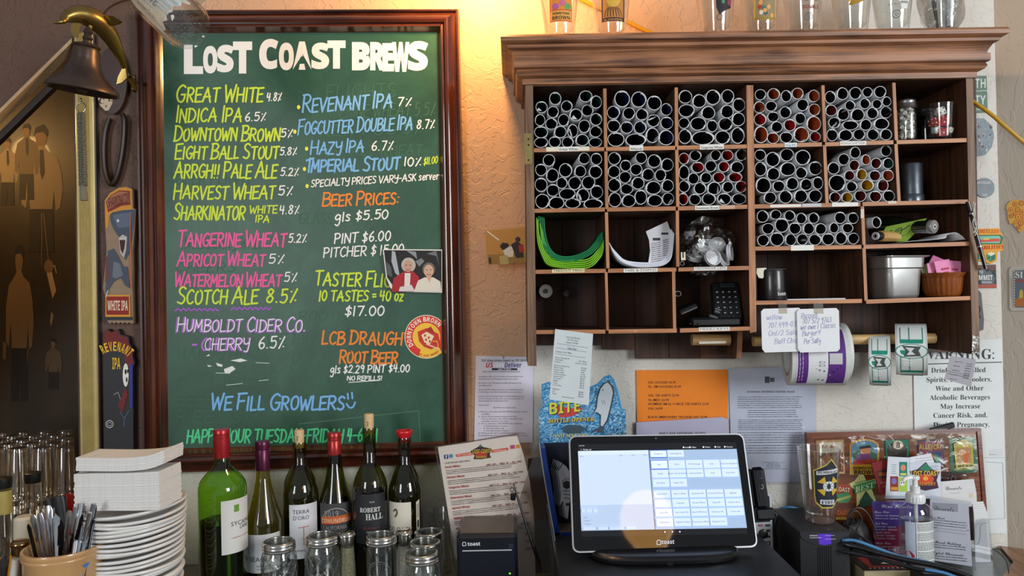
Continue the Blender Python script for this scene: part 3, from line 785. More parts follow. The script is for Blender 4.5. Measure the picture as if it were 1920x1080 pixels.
ik.disc(804, 505, 12, 13, '6e6660').poly([(776, 547), (784, 526), (796, 520), (813, 520), (826, 528), (828, 547)], 'ded8c8').up().disc(804, 508, 9, 12, 'd0a890').poly([(800, 519), (809, 519), (806, 530)], 'd0a890').up().disc(800.5, 506, 1.2, .9, '3c2a24', 8).disc(807.5, 506, 1.2, .9, '3c2a24', 8).line([(800, 514), (804, 515.5), (808, 514)], 1, '8a3a34')
ik.poly([(750, 538), (772, 534), (778, 546), (748, 546)], 'd8d4d0')
ik.build('picture_print', th)

# round sticker partly under the frame
th = thing('round_sticker', 'round red and yellow brewery sticker reading DOWNTOWN BROWN on the chalkboard', 'sticker', P(799, 631, YB - .001))
f2 = Fr(P(799, 631, YB - .001)); cx, cy = 799.5, 631.5
circ = lambda r, n=44: [(cx + r * math.cos(2 * PI * k / n), cy + r * math.sin(2 * PI * k / n)) for k in range(n)]
clip = lambda pts: [(min(x, 828), y) for x, y in pts]
obj('sticker_face', slab(f2, clip(circ(41)), .0006), mat('e8e0c0', .4, 0, 0), th)
ik = Ink(f2, .0002)
ik.poly(clip(circ(39.5)), 'd8332c').up().poly(clip(circ(26)), 'f2c13c'); ik.poly([(785, 668), (790, 652), (822, 650), (828, 660), (828, 662), (812, 669), (800, 671)], 'f2c13c')
ik.up().arc('DOWNTOWN', cx, cy, 28.5, 8.5, 'f6efd8', 146, 252); ik.arc('BROWN', cx, cy, 28.5, 8.5, 'f6efd8', 258, 322); ik.arc('LOST COAST BREWERY', cx, cy, 37, 3.6, 'b0302a', 118, 50, inside=True)
ik.poly([(786, 640), (783, 622), (800, 615), (822, 626), (826, 648), (808, 655), (795, 650)], 'c9342c').up().poly([(790, 628), (800, 622), (814, 630), (806, 646), (796, 642)], 'f0d8b0').up()
for a, c in ((797, 629), (804, 633), (799, 637), (806, 640)): ik.rect(a - 1.6, c - 2, a + 1.6, c + 2, 'b0302a')
ik.poly([(799, 618), (808, 612), (815, 624), (806, 622)], 'a02822').line([(800, 645), (824, 655)], 2, 'f0d8b0').line([(812, 640), (820, 640), (822, 650)], 2.4, 'e89830')
ik.build('printed_design', th)

# ================================================================ left wall strip: bell, plaques, tap handles
def slabthing(name, label, cat, pts, Y, color, t, rough=.5, part='board', group=None):
    cx = sum(p[0] for p in pts) / len(pts); cy = sum(p[1] for p in pts) / len(pts)
    fr = Fr(P(cx, cy, Y)); th = thing(name, label, cat, fr.o, group=group)
    obj(part, slab(fr, pts, t), mat(color, rough, 0, .08), th, ang=.5)
    return th, fr, Ink(fr, .0006)
pts = [(196, 376), (206, 362), (222, 352), (236, 350), (248, 354), (249, 390), (255, 393), (252, 430), (248, 470), (249, 500), (248, 540), (250, 606)] + [(250 - k * 4, 604 + (3 if k % 2 else 0)) for k in range(1, 13)] + [(198, 556), (193, 540), (197, 500), (200, 470), (197, 420)]
th, f2, ik = slabthing('shark_tap_plaque', 'painted shark tap plaque reading WHITE IPA on the wall beside the chalkboard', 'plaque', pts, -.016, '8e7358', .015)
ik.poly([(197, 376), (206, 363), (222, 353), (236, 351), (247, 355), (248, 392), (205, 405), (202, 430), (198, 425)], 'd08c2c').up().poly([(199, 378), (208, 366), (224, 357), (244, 358), (245, 384), (228, 386), (212, 394), (203, 398)], '7c2a1c').up()
ik.poly([(201, 377), (209, 367), (224, 359), (243, 361), (244, 379), (228, 380), (212, 388), (203, 392)], 'a8684a').up().text('SHARKINATOR', 203, 390, 18, '58140e', 40, 'bold', slope=.28)
ik.poly([(207, 402), (212, 398), (232, 394), (254, 393), (252, 420), (247, 455), (245, 470), (236, 488), (228, 470), (226, 448), (214, 430), (208, 415)], '454d5c').up().poly([(212, 404), (230, 400), (248, 398), (246, 425), (222, 428)], '5c6678').up()
ik.disc(222, 414, 2.5, 3, 'c8ccd0', 8).poly([(223, 446), (231, 440), (239, 444), (237, 470), (233, 484), (226, 474)], 'b9b4aa').up().poly([(225, 450), (231, 446), (236, 449), (234, 466), (231, 476), (227, 468)], '3c1014')
for k in range(6): ik.up(.00005).poly([(226 + k * 1.8, 447), (228 + k * 1.8, 447), (227 + k * 1.8, 451)], 'e8e6de')
ik.poly([(204, 470), (214, 466), (222, 480), (232, 500), (240, 500), (244, 540), (236, 535), (228, 520), (214, 528), (203, 545), (199, 548)], '454d5c').up().poly([(214, 490), (226, 494), (232, 516), (220, 522), (212, 520)], '6a7078').poly([(200, 484), (204, 478), (206, 520), (199, 530)], '6a3a34')
ik.poly([(199, 553), (245, 553), (246, 594), (199, 594)], 'd8942c').up().poly([(201, 556), (243, 556), (243, 590), (201, 590)], '8c1c14').up().text('WHITE IPA', 203, 582, 18, 'ecd8b8', 38, 'bold').line([(199, 597), (248, 597)], 6, '2c3034').line([(204, 545), (200, 556)], 2.5, 'b0b4b8').line([(245, 400), (247, 540)], 1.6, 'c8622c')
ik.build('painted_design', th)
pts = [(196, 622), (202, 617), (209, 623), (217, 619), (222, 617), (227, 628), (234, 629), (241, 632), (243, 645), (249, 655), (249, 668), (252, 680), (249, 690), (250, 852), (195, 850), (195, 700)]
th, f2, ik = slabthing('revenant_tap_plaque', 'black tap plaque reading REVENANT IPA with a skull, below the shark plaque', 'plaque', pts, -.016, '1a1a20', .015)
ik.poly([(196, 640), (196, 623), (202, 618), (209, 624), (220, 619), (227, 630), (239, 633), (243, 646), (249, 656), (249, 668), (251, 680), (244, 690), (236, 684), (232, 655), (216, 645), (206, 652), (198, 665)], '6e1c1c').up()
ik.arc('REVENANT', 214, 694, 36, 17, 'e8b820', 236, 318).text('IPA', 211, 692, 21, 'e8b820', 15, 'bold').poly([(243, 684), (249, 680), (249, 765), (244, 765)], '2c3488').disc(236, 703, 5.5, 22, 'e8e4d8').up().disc(236, 697, 2, 5, '141418', 10).disc(240, 696, 1.4, 4, '141418', 10).disc(238, 712, 1.6, 5, '141418', 10)
ik.poly([(222, 760), (236, 725), (240, 740), (230, 775)], '701c20').line([(214, 740), (222, 735), (226, 748)], 1.5, '8a8a80').line([(226, 772), (234, 785), (242, 770)], 1.4, '4a6a8a').line([(234, 785), (233, 800)], 1.4, '4a6a8a').ring(206, 795, 6, 7.5, 'b8b8b0').ring(206, 795, 3, 4, 'b8b8b0').text('LOST COAST BREWERY', 196, 849, 7, 'c8a020', 44, 'bold', slope=-.18)
ik.build('painted_design', th)
# dark oval backplate with a cream badge
fr2 = Fr(P(213, 152, -.014)); th = thing('oval_plaque', 'dark brown oval wooden plaque with a cream badge behind the bell', 'plaque', fr2.o)
el = lambda cx, cy, rx, ry, n=28: [(cx + rx * math.cos(2 * PI * k / n), cy + ry * math.sin(2 * PI * k / n)) for k in range(n)]
obj('board', slab(fr2, el(211, 150, 27, 63), .013), mat('3a1a12', .3, 0, .2, coat=.5), th, ang=.5)
ik = Ink(fr2, .0006); ik.poly([(182, 178), (212, 180), (211, 194), (204, 207), (198, 208), (188, 198)], 'cdb79c').up().text('C', 186, 195, 11, '2a1a14', None, 'serif').text('L', 203, 190, 9, '2a1a14', None, 'serif').text('v', 197, 202, 7, '2a1a14', None, 'serif')
ik.build('badge', th, 'cream badge with dark letters')
# leather loop
mb = MB(); Yl = -.012
mb.tube([P(x, y, Yl) for x, y in catmull([(206, 222), (199, 246), (196, 280), (198, 318), (204, 340), (210, 346), (219, 334), (228, 300), (233, 262), (234, 226), (229, 214)], 3)], S(0) * 7.5, 8, flat=.6, up=(0, -1, 0))
tag(obj('hanging_strap', mb, mat('2b1c16', .45, 0, .25)), 'dark brown looped strap hanging on the wall under the bell', 'strap')

# bell
YBL = -.22
bc = P(163, 84, YBL); sp = S(YBL)
bell = thing('brass_bell', 'tarnished brass bar bell hanging beneath the golden dolphin', 'bell', bc, (math.radians(4), math.radians(9), 0))
brass = mat('54463e', .36, .75, .25, .05, 18); gold = mat('8a7440', .3, .85, .2, .03, 14)
pr = [(5, 2), (12, 3), (23, 0), (26, -3), (23, -7), (25, -12), (26, -24), (30, -40), (37, -54), (40, -56), (50, -66), (60, -74), (66, -80), (68, -86), (66, -88), (63, -84), (55, -76), (42, -62), (33, -50), (24, -30), (20, -12), (5, -8)]
mb = MB(); mb.lathe([(r * sp * .93, z * sp) for r, z in pr], 48, cap=False); obj('body', mb, brass, bell, ang=.9)
mb = MB(); mb.lathe([(a * sp, c * sp) for a, c in [(9, 0), (7, 8), (9, 12), (6, 18), (8, 24), (4, 32), (0, 34)]], 20); obj('crown', mb, brass, bell)
mb = MB(); mb.cyl((0, 0, -.02), (0, 0, -78 * sp), .0018, None, 8); mb.lathe([(0, 0), (7 * sp, 3 * sp), (9 * sp, 8 * sp), (6 * sp, 14 * sp), (0, 17 * sp)], 18, (0, 0, -92 * sp)); obj('clapper', mb, brass, bell)
# bell rope
bp_ = P(152, 186, YBL)
rp = thing('bell_rope', 'braided grey bell rope with a key ring hanging from the clapper', 'rope', bp_)
mb = MB(); mb.tube([(0.009 * math.cos(a * PI / 8), 0, -.016 + .0095 * math.sin(a * PI / 8)) for a in range(16)], .0011, 6, closed=True); mb.tube([(0, 0.002 * math.cos(a * PI / 4), -.002 + .004 * math.sin(a * PI / 4)) for a in range(8)], .0009, 5, closed=True)
obj('ring', mb, mat('8c8474', .3, .9), rp)
lo = P(156, 348, YBL) - bp_; top = Vector((0, 0, -.027))
for k in range(3):
    pth = []
    for i in range(110):
        t = i / 109; a = 2 * PI * (i / 11.0) + k * 2 * PI / 3
        c = top.lerp(lo, t); pth.append((c.x + .0052 * math.sin(a), c.y + .0028 * math.sin(2 * a), c.z))
    mb = MB(); mb.tube(pth, .0030, 6); obj('strand', mb, mat('5e5b4c', .85, 0, .2, .4, 200), rp)
mb = MB(); mb.tube([lo + Vector((0, 0, .002)), lo + Vector((0, 0, -.006)), P(158, 376, YBL) - bp_], [.0055, .0065, .0075], 10, flat=.6); obj('tassel', mb, mat('6c6a58', .9, 0, .2, .5, 300), rp)
# dolphin
spine = [(100, 43, 1.6), (108, 42, 3.2), (118, 40, 5.0), (122, 35, 9), (134, 29, 14), (150, 27, 17), (168, 32, 19), (184, 42, 19), (198, 56, 17.5), (210, 74, 14.5), (220, 94, 11), (228, 112, 7.5), (234, 130, 5), (238, 142, 4)]
n = len(spine); dp = P(180, 60, YBL)
dol = thing('dolphin_bracket', 'golden brass dolphin leaping over the bell, tail fixed to the wall', 'bracket', dp)
pth, rr = [], []
for i, (x, y, r) in enumerate(catmull(spine, 3)):
    t = i / (3 * (n - 1)); Y = YBL - .035 + .20 * t ** 1.6
    pth.append(P(x, y, Y) - dp); rr.append(r * S(Y))
mb = MB(); mb.tube(pth, rr, 16, up=(0, -1, 0)); obj('body', mb, gold, dol, ang=2)
def fin(pts, Y0, Y1, name='fin', t=.004):
    mb = MB(); k = len(pts); a = [P(x, y, Y0 + (Y1 - Y0) * i / (k - 1)) - dp for i, (x, y) in enumerate(pts)]
    vs = a + [v + Vector((0, t, 0)) for v in a]
    mb.add(vs, [tuple(range(k)), tuple(reversed(range(k, 2 * k)))] + [(i, k + i, k + (i + 1) % k, (i + 1) % k) for i in range(k)]); obj(name, mb, gold, dol, ang=.3)
fin([(196, 28), (212, 30), (228, 40), (222, 44), (212, 47), (203, 50), (192, 42)], YBL + .03, YBL + .05)
fin([(134, 44), (132, 58), (138, 68), (145, 70), (146, 56), (150, 44)], YBL - .055, YBL - .05)
fin([(234, 122), (228, 130), (221, 144), (218, 158), (228, 155), (238, 146)], -.09, -.085, 'fluke'); fin([(238, 134), (248, 145), (256, 156), (258, 172), (250, 168), (240, 150)], -.085, -.06, 'fluke')
mb = MB(); q = [P(170, 48, YBL) - dp, P(165, 66, YBL) - dp, bc + Vector((0.004, 0, .030)) - dp]; mb.tube(q, .004, 10); obj('hanger', mb, gold, dol)
mb = MB(); q = P(254, 158, -.012) - dp; mb.box(q, (.012, .022, .036), 0, .003); mb.tube([P(240, 140, -.085) - dp, P(250, 150, -.05) - dp, q], .004, 8); obj('wall_mount', mb, mat('5c4c34', .35, .8), dol)
mb = MB(); mb.tube(catmull([tuple(P(194, 27, YBL + .06)), tuple(P(206, 14, -.12)), tuple(P(225, 4, -.05)), tuple(P(260, -6, -.01))], 4), .0022, 6)
tag(obj('hanging_chain', mb, mat('4a3424', .4, .6, .3)), 'thin dark chain running from dolphin to the ceiling', 'chain')

# hanging glass mug with a paper inside
YG = -.34; sg = S(YG)
mo = P(318, 18, YG); axis = Vector((.66, -.40, -.62)).normalized()
rot = axis.to_track_quat('Z', 'Y').to_euler()
mug = thing('hanging_mug', 'clear glass mug hanging tilted at the top, signed paper inside', 'mug', mo, rot)
R_, H0, H1 = 46 * sg, -.062, .070
mb = MB(); mb.lathe([(R_ * 1.02, H0), (R_, H0 + .006), (R_, H1 - .012), (R_ * .93, H1 - .002), (R_ * .84, H1 + .004), (R_ * .70, H1), (R_ * .5, H1 - .004), (0, H1 - .004)], 40, cap=False)
mb.lathe([(R_ * .96, H0), (R_ * .93, H1 - .016), (R_ * .86, H1 - .012), (0, H1 - .012)], 40, cap=False)
mb.tube([(R_ * .72 * math.cos(a * PI / 16), R_ * .72 * math.sin(a * PI / 16), H1 + .001) for a in range(32)], .0022, 6, closed=True)
obj('body', mb, glass('f8faf9', .9), mug, ang=.8)
mb = MB()
for k in range(3):
    for j in range(5 + k * 3):
        a = 2 * PI * j / (5 + k * 3); mb.lathe([(.0028, 0), (.002, .0014), (0, .002)], 8, (R_ * (.14 + .17 * k) * math.cos(a), R_ * (.14 + .17 * k) * math.sin(a), H1 - .003))
obj('embossed_base', mb, glass('e6f0ee', 2.2), mug)
I3 = Euler(rot).to_matrix().inverted(); hd = (I3 @ Vector((.8, -.1, .6))); ha = math.atan2(hd.y, hd.x)
mb = MB(); ca, sa = math.cos(ha), math.sin(ha)
mb.tube([(ca * r, sa * r, z) for r, z in catmull([(R_, .046), (R_ + .018, .044), (R_ + .026, .020), (R_ + .026, -.015), (R_ + .018, -.038), (R_, -.042)], 4)], .0055, 10, flat=1.3); obj('handle', mb, glass('eef6f2', 1.8), mug)
fa = I3 @ Vector((-.1, -1, -.1)); fa = math.atan2(fa.y, fa.x)
def Mw(px, py, off): # paper curled round the inside of the glass: px runs round it, py along it
    a = fa + px; r = R_ * .90 + off
    return Vector((r * math.cos(a), r * math.sin(a), py))
mb = MB(); mb.grid([[Mw(-1.15 + 2.3 * i / 20, z + .006 * math.sin(i * 1.7), 0) for i in range(21)] for z in (-.060, .059)], 0, (0, 0, 0.0004))
obj('paper_slip', mb, mat('f4f4f4', .8, 0, .03), mug)
ik = Ink(lambda x, y, o: Mw(x, y, o), .0006)
# text runs along the glass: map text x -> z, text y -> angle
def strokes_on(ikM, text, x0, x1, y0, h, w, col):
    """Handwriting whose two axes have different units: x in metres along the glass, y in metres round it."""
    k2 = Ink(lambda x, y, o: Mw(y / R_, x, o), .0006); k2.hand(text, x0, x1, y0, h, col, w=w, jit=.1, slant=0); return k2
for args in (('77BIG', -.038, .002, -.016, .014, .0022, 'a6a6a6'), ('DAVE', -.030, .020, .006, .016, .0026, '8c8c8c'), ('Jordan Gray', -.040, .028, .030, .010, .0008, '8a8a90')):
    strokes_on(None, *args).build('lettering', mug, 'grey hand lettering on the paper')
# ================================================================ pigeonhole cabinet
YC = -.19                                   # plane of the cabinet's front edges
def W(px, py): p = P(px, py, YC); return (p.x, p.z)
cab0 = P(1405, 400, YC); cab0.y = YC
cab = thing('pigeonhole_cabinet', 'old brown wooden pigeonhole cabinet with a moulded cornice, full of rolled papers', 'cabinet', (cab0.x, 0, cab0.z))
LC = lambda px, py: (W(px, py)[0] - cab0.x, W(px, py)[1] - cab0.z)
wx = wood('c08458', '8a5634', 'x', 1.0, .5); wz = wood('bc8258', '865434', 'z', 1.0, .5); wdark = wood('5a3824', '2c190d', 'z', .7, .6)  # wdark: shade inside the pigeonholes put into the colour of the board sides
wside = wood('8c6a4e', '4a3424', 'z', .8, .55); wcor = wood('a87450', '44281a', 'x', .9, .45)
def board(name, pts, m, y0=YC, y1=-.02, label=None):
    mb = MB(); mb.prism([LC(*p) for p in pts], y0, y1); mb.m = [0] + [1] * (len(mb.f) - 1)
    return obj(name, mb, [m, wdark], cab, label)
board('side_panel', [(985, 150), (999, 150), (1006, 686), (990, 686)], wside, YC - .002)
board('side_panel', [(1810, 145), (1823, 145), (1836, 660), (1822, 664)], wside, YC - .002)
def vdiv(x0, y0, x1, y1, w, m=wz, yb=-.02): board('divider', [(x0, y0), (x0 + w, y0), (x1 + w, y1), (x1, y1)], m, YC, yb)
vdiv(1131, 166, 1133, 277, 6); vdiv(1133, 284, 1135, 392, 6); vdiv(1134, 398, 1137, 503, 6); vdiv(1134, 510, 1137, 620, 5)
vdiv(1265, 164, 1266, 275, 6); vdiv(1266, 281, 1268, 388, 6); vdiv(1267, 395, 1268, 500, 6); vdiv(1260, 508, 1262, 617, 6)
board('divider', [(1399, 160), (1412, 160), (1418, 622), (1406, 624)], wz, YC - .001)
vdiv(1540, 160, 1544, 266, 6); vdiv(1543, 272, 1548, 382, 6); vdiv(1673, 155, 1678, 263, 6); vdiv(1677, 270, 1683, 379, 6)
vdiv(1614, 387, 1617, 459, 6); vdiv(1617, 465, 1621, 564, 6)
def shelf(x0, y0, x1, y1, h=7.5): board('shelf', [(x0, y0), (x1, y1), (x1, y1 + h), (x0, y0 + h)], wx, YC - .0005)
for x0, y0, x1, y1 in [(1001, 278, 1133, 276), (1136, 276, 1266, 273.5), (1269, 273.5, 1400, 271), (1413, 270, 1541, 267), (1547, 267, 1675, 263), (1681, 263, 1815, 259),
                       (1002, 391.5, 1134, 389), (1138, 389, 1267, 387), (1271, 387, 1401, 384), (1415, 383.5, 1613, 379.5), (1545, 380, 1545.5, 380), (1617, 379, 1817, 374),
                       (1004, 506, 1136, 504), (1140, 504, 1268, 501.5), (1272, 501.5, 1408, 498.5), (1415, 462.5, 1615, 459), (1619, 459, 1821, 453),
                       (1003, 619, 1135, 618), (1141, 618, 1269, 616), (1275, 616, 1409, 612), (1417, 564, 1616, 560.5), (1624, 562, 1822, 555)]:
    if x1 - x0 > 5: shelf(x0, y0, x1, y1)
board('top_board', [(987, 152), (1822, 138), (1822, 147), (987, 161)], wx, YC + .002)
# back planks behind the pigeonholes, recess shade put into their dark colour; real joints between them
xs = [996, 1050, 1122, 1184, 1247, 1305, 1372, 1433, 1507, 1570, 1640, 1706, 1768, 1826]
for i, (a, b_) in enumerate(zip(xs, xs[1:])):
    bot = 655 if a < 1150 else (672 if b_ < 1420 else 660)
    q = [P(x, y, -.012) for x, y in ((a + .5, 150), (b_ - .5, 150), (b_ - .5 + 6, bot - (8 if a < 1100 else 0)), (a + .5 + 6, bot - (8 if a < 1100 else 0)))]
    mb = MB(); mb.prism([(v.x - cab0.x, v.z - cab0.z) for v in q], -.020, -.006 - .001 * (i % 2)); obj('back_plank', mb, wood(['523320', '46291a', '5e3a24'][i % 3], '27150b', 'z', .7, .6), cab)
board('lower_cheek', [(1400, 622), (1410, 622), (1408, 676), (1398, 676)], wz, -.13, -.02)
# cornice: a moulded profile mitred round the left, front and right sides
pl = [(0, 0), (.006, 0), (.006, .011), (.009, .012), (.016, .015), (.019, .021), (.016, .0275), (.021, .028), (.023, .030), (.023, .043), (.019, .045), (.020, .050), (.026, .060), (.034, .064), (.034, .070), (.040, .071), (.046, .074), (.047, .081), (.043, .0865), (0, .0865)]
xl, zl = LC(985, 160); xr_, zr = LC(1823, 147)
zl -= .0; slope_c = (zr - zl) / (xr_ - xl)
zoff = lambda x: zl + (x - xl) * slope_c
def cornice(name, corners):
    g = []
    for o_, z in pl:
        row = []
        for (x, y, dx, dy) in corners:
            X = x + dx * o_ * 1.0; row.append((X, y + dy * o_, zoff(X) + z))
        g.append(row)
    mb = MB(); mb.grid(g); obj(name, mb, wcor, cab, ang=.45)
cornice('cornice', [(xl, YC, -1, -1), (xr_, YC, 1, -1)])
cornice('cornice_return', [(xl, -.004, -1, 0), (xl, YC, -1, -1)])
cornice('cornice_return', [(xr_, YC, 1, -1), (xr_, -.004, 1, 0)])
mb = MB(); a = zoff(xl) + .0855; c = zoff(xr_) + .0855
mb.prism([(xl - .042, a), (xr_ + .042, c), (xr_ + .042, c - .006), (xl - .042, a - .006)], YC - .042, -.004); obj('top_panel', mb, wcor, cab)
TOPZ = lambda X: cab0.z + zoff(X - cab0.x) + .0865
# hinge plates and little metal things
for pts in ([(983, 251), (998, 251), (998, 309), (984, 309)],):
    mb = MB(); mb.prism([LC(*p) for p in pts], YC - .004, YC - .002); h = obj('hinge_plate', mb, mat('a89860', .35, .8, .2), cab, 'worn brass hinge plate')
    for y in (261, 272, 300):
        mb = MB(); p = P(991, y, YC - .004); mb.cyl((p.x - cab0.x, YC - .005, p.z - cab0.z), (p.x - cab0.x, YC - .002, p.z - cab0.z), .0018, None, 10); obj('screw', mb, mat('2c2418', .5, .6), h)
# paper tags on the shelf edges
frc = Fr((cab0.x, YC - .0012, cab0.z))
def ctag(x0, y0, x1, y1, text=None, col='e9e7df', tape=None, h=None, tcol='3c3c40'):
    mb = MB(); dy = -(x1 - x0) * .02
    q = [frc(x0, y0), frc(x1, y0 + dy), frc(x1, y1 + dy), frc(x0, y1)]
    e_ = .0003 if text else 0; mb.prism([(v.x, v.z) for v in q], YC - .0012 - e_, YC - .0006 - e_); o = obj('shelf_tag', mb, mat(col, .7, 0, .03), cab, ('paper tag reading ' + text) if text else 'blank torn paper tag')
    if text:
        ik = Ink(lambda x, y, o_: frc(x, y, 0) + Vector((0, YC - .0016 - o_, 0)), .0003)
        ik.text(text, x0 + 2, y1 - 1.8, h or 4.2, tcol, x1 - x0 - 4, slope=.02); ik.build('lettering', o)
ctag(1024, 276, 1105, 284, None, 'e4dfc6'); ctag(1046, 275.5, 1086, 284, 'Great White'); ctag(1180, 272.5, 1206, 283, 'Alleycat'); ctag(1312, 271, 1357, 280.5, 'Tangerine Wheat')
ctag(1471, 268, 1494, 276, 'Hazy IPA', 'dfe6ea', tcol='8aa0ae'); ctag(1575, 265, 1624, 273, 'FOGCUTTER', tcol='8a9094'); ctag(1303, 386, 1349, 394, 'Downtown Brown'); ctag(1350, 385, 1378, 392, None, 'd0a890')
ctag(1444, 384, 1502, 389, None); ctag(1504, 382, 1540, 388, None, 'c8c8cc'); ctag(1560, 380, 1609, 387.5, None); ctag(1665, 377, 1681, 382, None, 'd8ccc0'); ctag(1483, 460, 1526, 470, None)
ctag(1035, 505, 1096, 511.5, 'TAKEOUT MENU', 'e8dcb0', tcol='6a5a30'); ctag(1169, 504, 1233, 511, 'TABS & STAPLES', tcol='7c7c80'); ctag(1301, 501, 1363, 507.5, 'GROWLER LIDS', tcol='7c7c80'); ctag(1310, 614, 1368, 621, 'MENU KEYS', tcol='7c7c80')
ctag(1614, 392, 1620, 409, None, 'd8c8bc'); ctag(1190, 620.5, 1192, 622, None)

# ================================================================ rolled papers
Z1 = [(990, 160, 'Great White pigeonhole', [(345,165,76,80,'g'),(730,140,82,74,'g'),(862,210,72,82,'g'),(172,275,76,74,'g'),(490,262,72,70,'g'),(316,338,72,74),(605,372,82,78),(752,318,74,74),(152,438,66,74),(450,438,70,78),(862,430,76,78,'g'),(296,486,78,72),(165,590,88,74,'g'),(408,588,80,76,'g'),(565,575,68,86),(712,518,74,84),(858,584,78,72),(165,722,88,66),(340,714,76,70),(502,718,74,68),(685,690,84,76,'g'),(852,722,84,62,'g')]),
 (990, 160, 'Alleycat pigeonhole', [(1190,170,98,105,'b'),(1400,180,96,100,'b'),(1597,222,92,92),(1750,305,74,78,'b'),(1080,342,82,82,'b'),(1276,355,76,78),(1442,368,78,76),(1084,510,82,80),(1250,532,80,76,'b'),(1418,532,80,80,'b'),(1587,448,82,80),(1755,475,82,80,'b'),(1112,682,108,90),(1362,690,132,80),(1572,630,84,98),(1745,660,98,98,'b')]),
 (1265, 155, 'Tangerine Wheat pigeonhole', [(135,178,86,84),(310,232,86,86),(486,185,94,96),(672,175,80,92),(815,280,80,88),(150,355,100,82),(424,380,88,84),(662,364,82,86),(118,512,70,70),(298,520,100,86),(476,545,68,78),(642,525,88,84),(806,462,84,86),(132,680,84,92),(358,700,146,88),(606,692,94,88),(800,668,86,104)]),
 (1265, 155, 'fourth top-row pigeonhole', [(1084,152,70,70),(1252,145,78,74,'o'),(1412,170,66,76),(1555,138,74,74,'o'),(1762,168,76,78,'o'),(1070,310,74,74,'o'),(1220,298,72,66),(1618,282,76,78),(1766,342,74,78,'o'),(1080,464,80,78,'r'),(1246,430,72,66),(1400,376,74,76),(1588,450,70,74),(1090,655,88,108,'o'),(1290,558,74,70),(1456,535,76,78,'r'),(1758,518,94,98,'o'),(1244,698,78,72,'o'),(1412,690,80,72),(1600,655,100,98,'o'),(1778,684,72,68,'r')]),
 (1540, 150, 'FOGCUTTER pigeonhole', [(115,218,70,80),(268,172,72,80),(432,168,74,80),(585,155,64,66),(745,152,76,76),(124,384,74,74,'m'),(365,322,64,64),(552,298,66,68),(705,305,62,62),(826,270,58,62),(276,432,76,80),(458,440,86,82),(648,420,74,74),(820,408,76,76),(165,540,74,72),(368,570,102,62),(562,565,74,72),(760,552,98,74),(138,694,72,78),(306,698,90,74),(478,690,76,72),(656,690,80,74),(818,688,76,72)]),
 (990, 275, 'first second-row pigeonhole', [(266,172,76,78),(710,148,74,74),(865,155,72,76),(165,292,74,76),(308,360,80,88),(475,298,84,88),(660,310,74,76),(855,318,82,84),(166,480,80,88),(430,458,70,72),(592,462,82,86),(765,455,84,86),(316,550,78,78),(496,598,104,72),(694,612,84,86),(870,570,80,86),(182,690,90,94),(358,710,102,78),(566,716,100,62),(826,724,122,66)]),
 (990, 275, 'second second-row pigeonhole', [(1092,150,80,80),(1235,238,68,72),(1430,138,74,76),(1597,182,86,84),(1760,228,80,82),(1085,315,78,80),(1228,388,76,76),(1368,290,76,74),(1518,352,80,78),(1675,362,70,78),(1092,485,84,86),(1250,535,80,68),(1390,460,80,78),(1584,518,98,86),(1765,492,78,80),(1096,670,82,94),(1272,682,88,80),(1426,636,76,94),(1602,680,98,76),(1772,660,74,80)]),
 (1265, 270, 'Downtown Brown pigeonhole', [(118,186,66,74,'r'),(264,146,74,68),(520,144,66,70),(668,142,74,70,'r'),(845,138,72,76),(294,294,80,70,'r'),(458,280,72,74),(622,288,70,70,'r'),(788,292,84,74),(118,358,68,92),(236,436,70,74),(396,426,72,70),(560,424,78,70,'r'),(768,420,90,64,'r'),(122,536,70,76),(322,560,76,76),(500,560,88,84),(672,542,72,72),(838,540,72,76,'r'),(110,694,62,78,'r'),(258,700,74,72),(434,694,86,76),(628,694,88,76),(818,694,94,70)]),
 (1265, 270, 'fourth second-row pigeonhole', [(1082,138,72,72),(1242,195,90,94),(1420,138,86,82),(1620,172,96,98),(1086,316,78,92),(1246,378,82,84),(1430,316,98,88),(1602,364,74,74),(1780,306,84,88),(1120,522,96,102),(1318,532,76,74),(1486,500,80,82),(1662,512,76,76),(1812,492,66,82),(1206,678,80,76),(1404,668,84,84),(1594,660,86,84),(1778,660,86,84)]),
 (1540, 265, 'fifth second-row pigeonhole', [(428,142,68,74),(820,120,68,72),(285,230,72,76),(565,232,56,68,'o'),(694,280,68,70,'m'),(845,278,70,72,'g'),(155,340,76,78),(418,305,66,72,'m'),(355,432,68,66,'m'),(510,418,68,74,'y'),(678,432,72,70,'m'),(845,430,72,74,'o'),(200,528,106,108),(385,572,68,68),(582,555,82,74,'y'),(776,555,72,80,'m'),(172,706,72,68,'m'),(326,706,72,66,'y'),(494,688,74,74,'m'),(684,696,78,72,'m'),(856,690,78,76)]),
 (1405, 380, 'wide low pigeonhole', [(170,174,76,78),(334,150,70,62),(512,164,68,66),(660,200,66,70),(816,195,66,70),(1150,190,74,76),(1314,194,68,72),(238,330,76,72),(412,285,86,92),(578,325,76,76),(750,328,72,76),(902,332,74,72),(1070,318,60,68),(1244,320,70,64),(178,478,74,74),(352,460,88,88),(522,468,70,76),(672,466,72,74),(832,468,82,72),(998,460,80,76),(1162,448,76,82),(1318,454,72,74)])]
paper = mat('d9dcde', .7, 0, .03)
lin_c = {'k': '0b0b0e', 'g': '164840', 'b': '141d50', 'r': 'b4121c', 'o': 'b0541c', 'm': '701c1a', 'y': 'c8a01c'}
lin_w = {'k': 'black', 'g': 'dark green', 'b': 'dark blue', 'r': 'red', 'o': 'orange-brown', 'm': 'maroon', 'y': 'mustard yellow'}
roll_mesh = {}
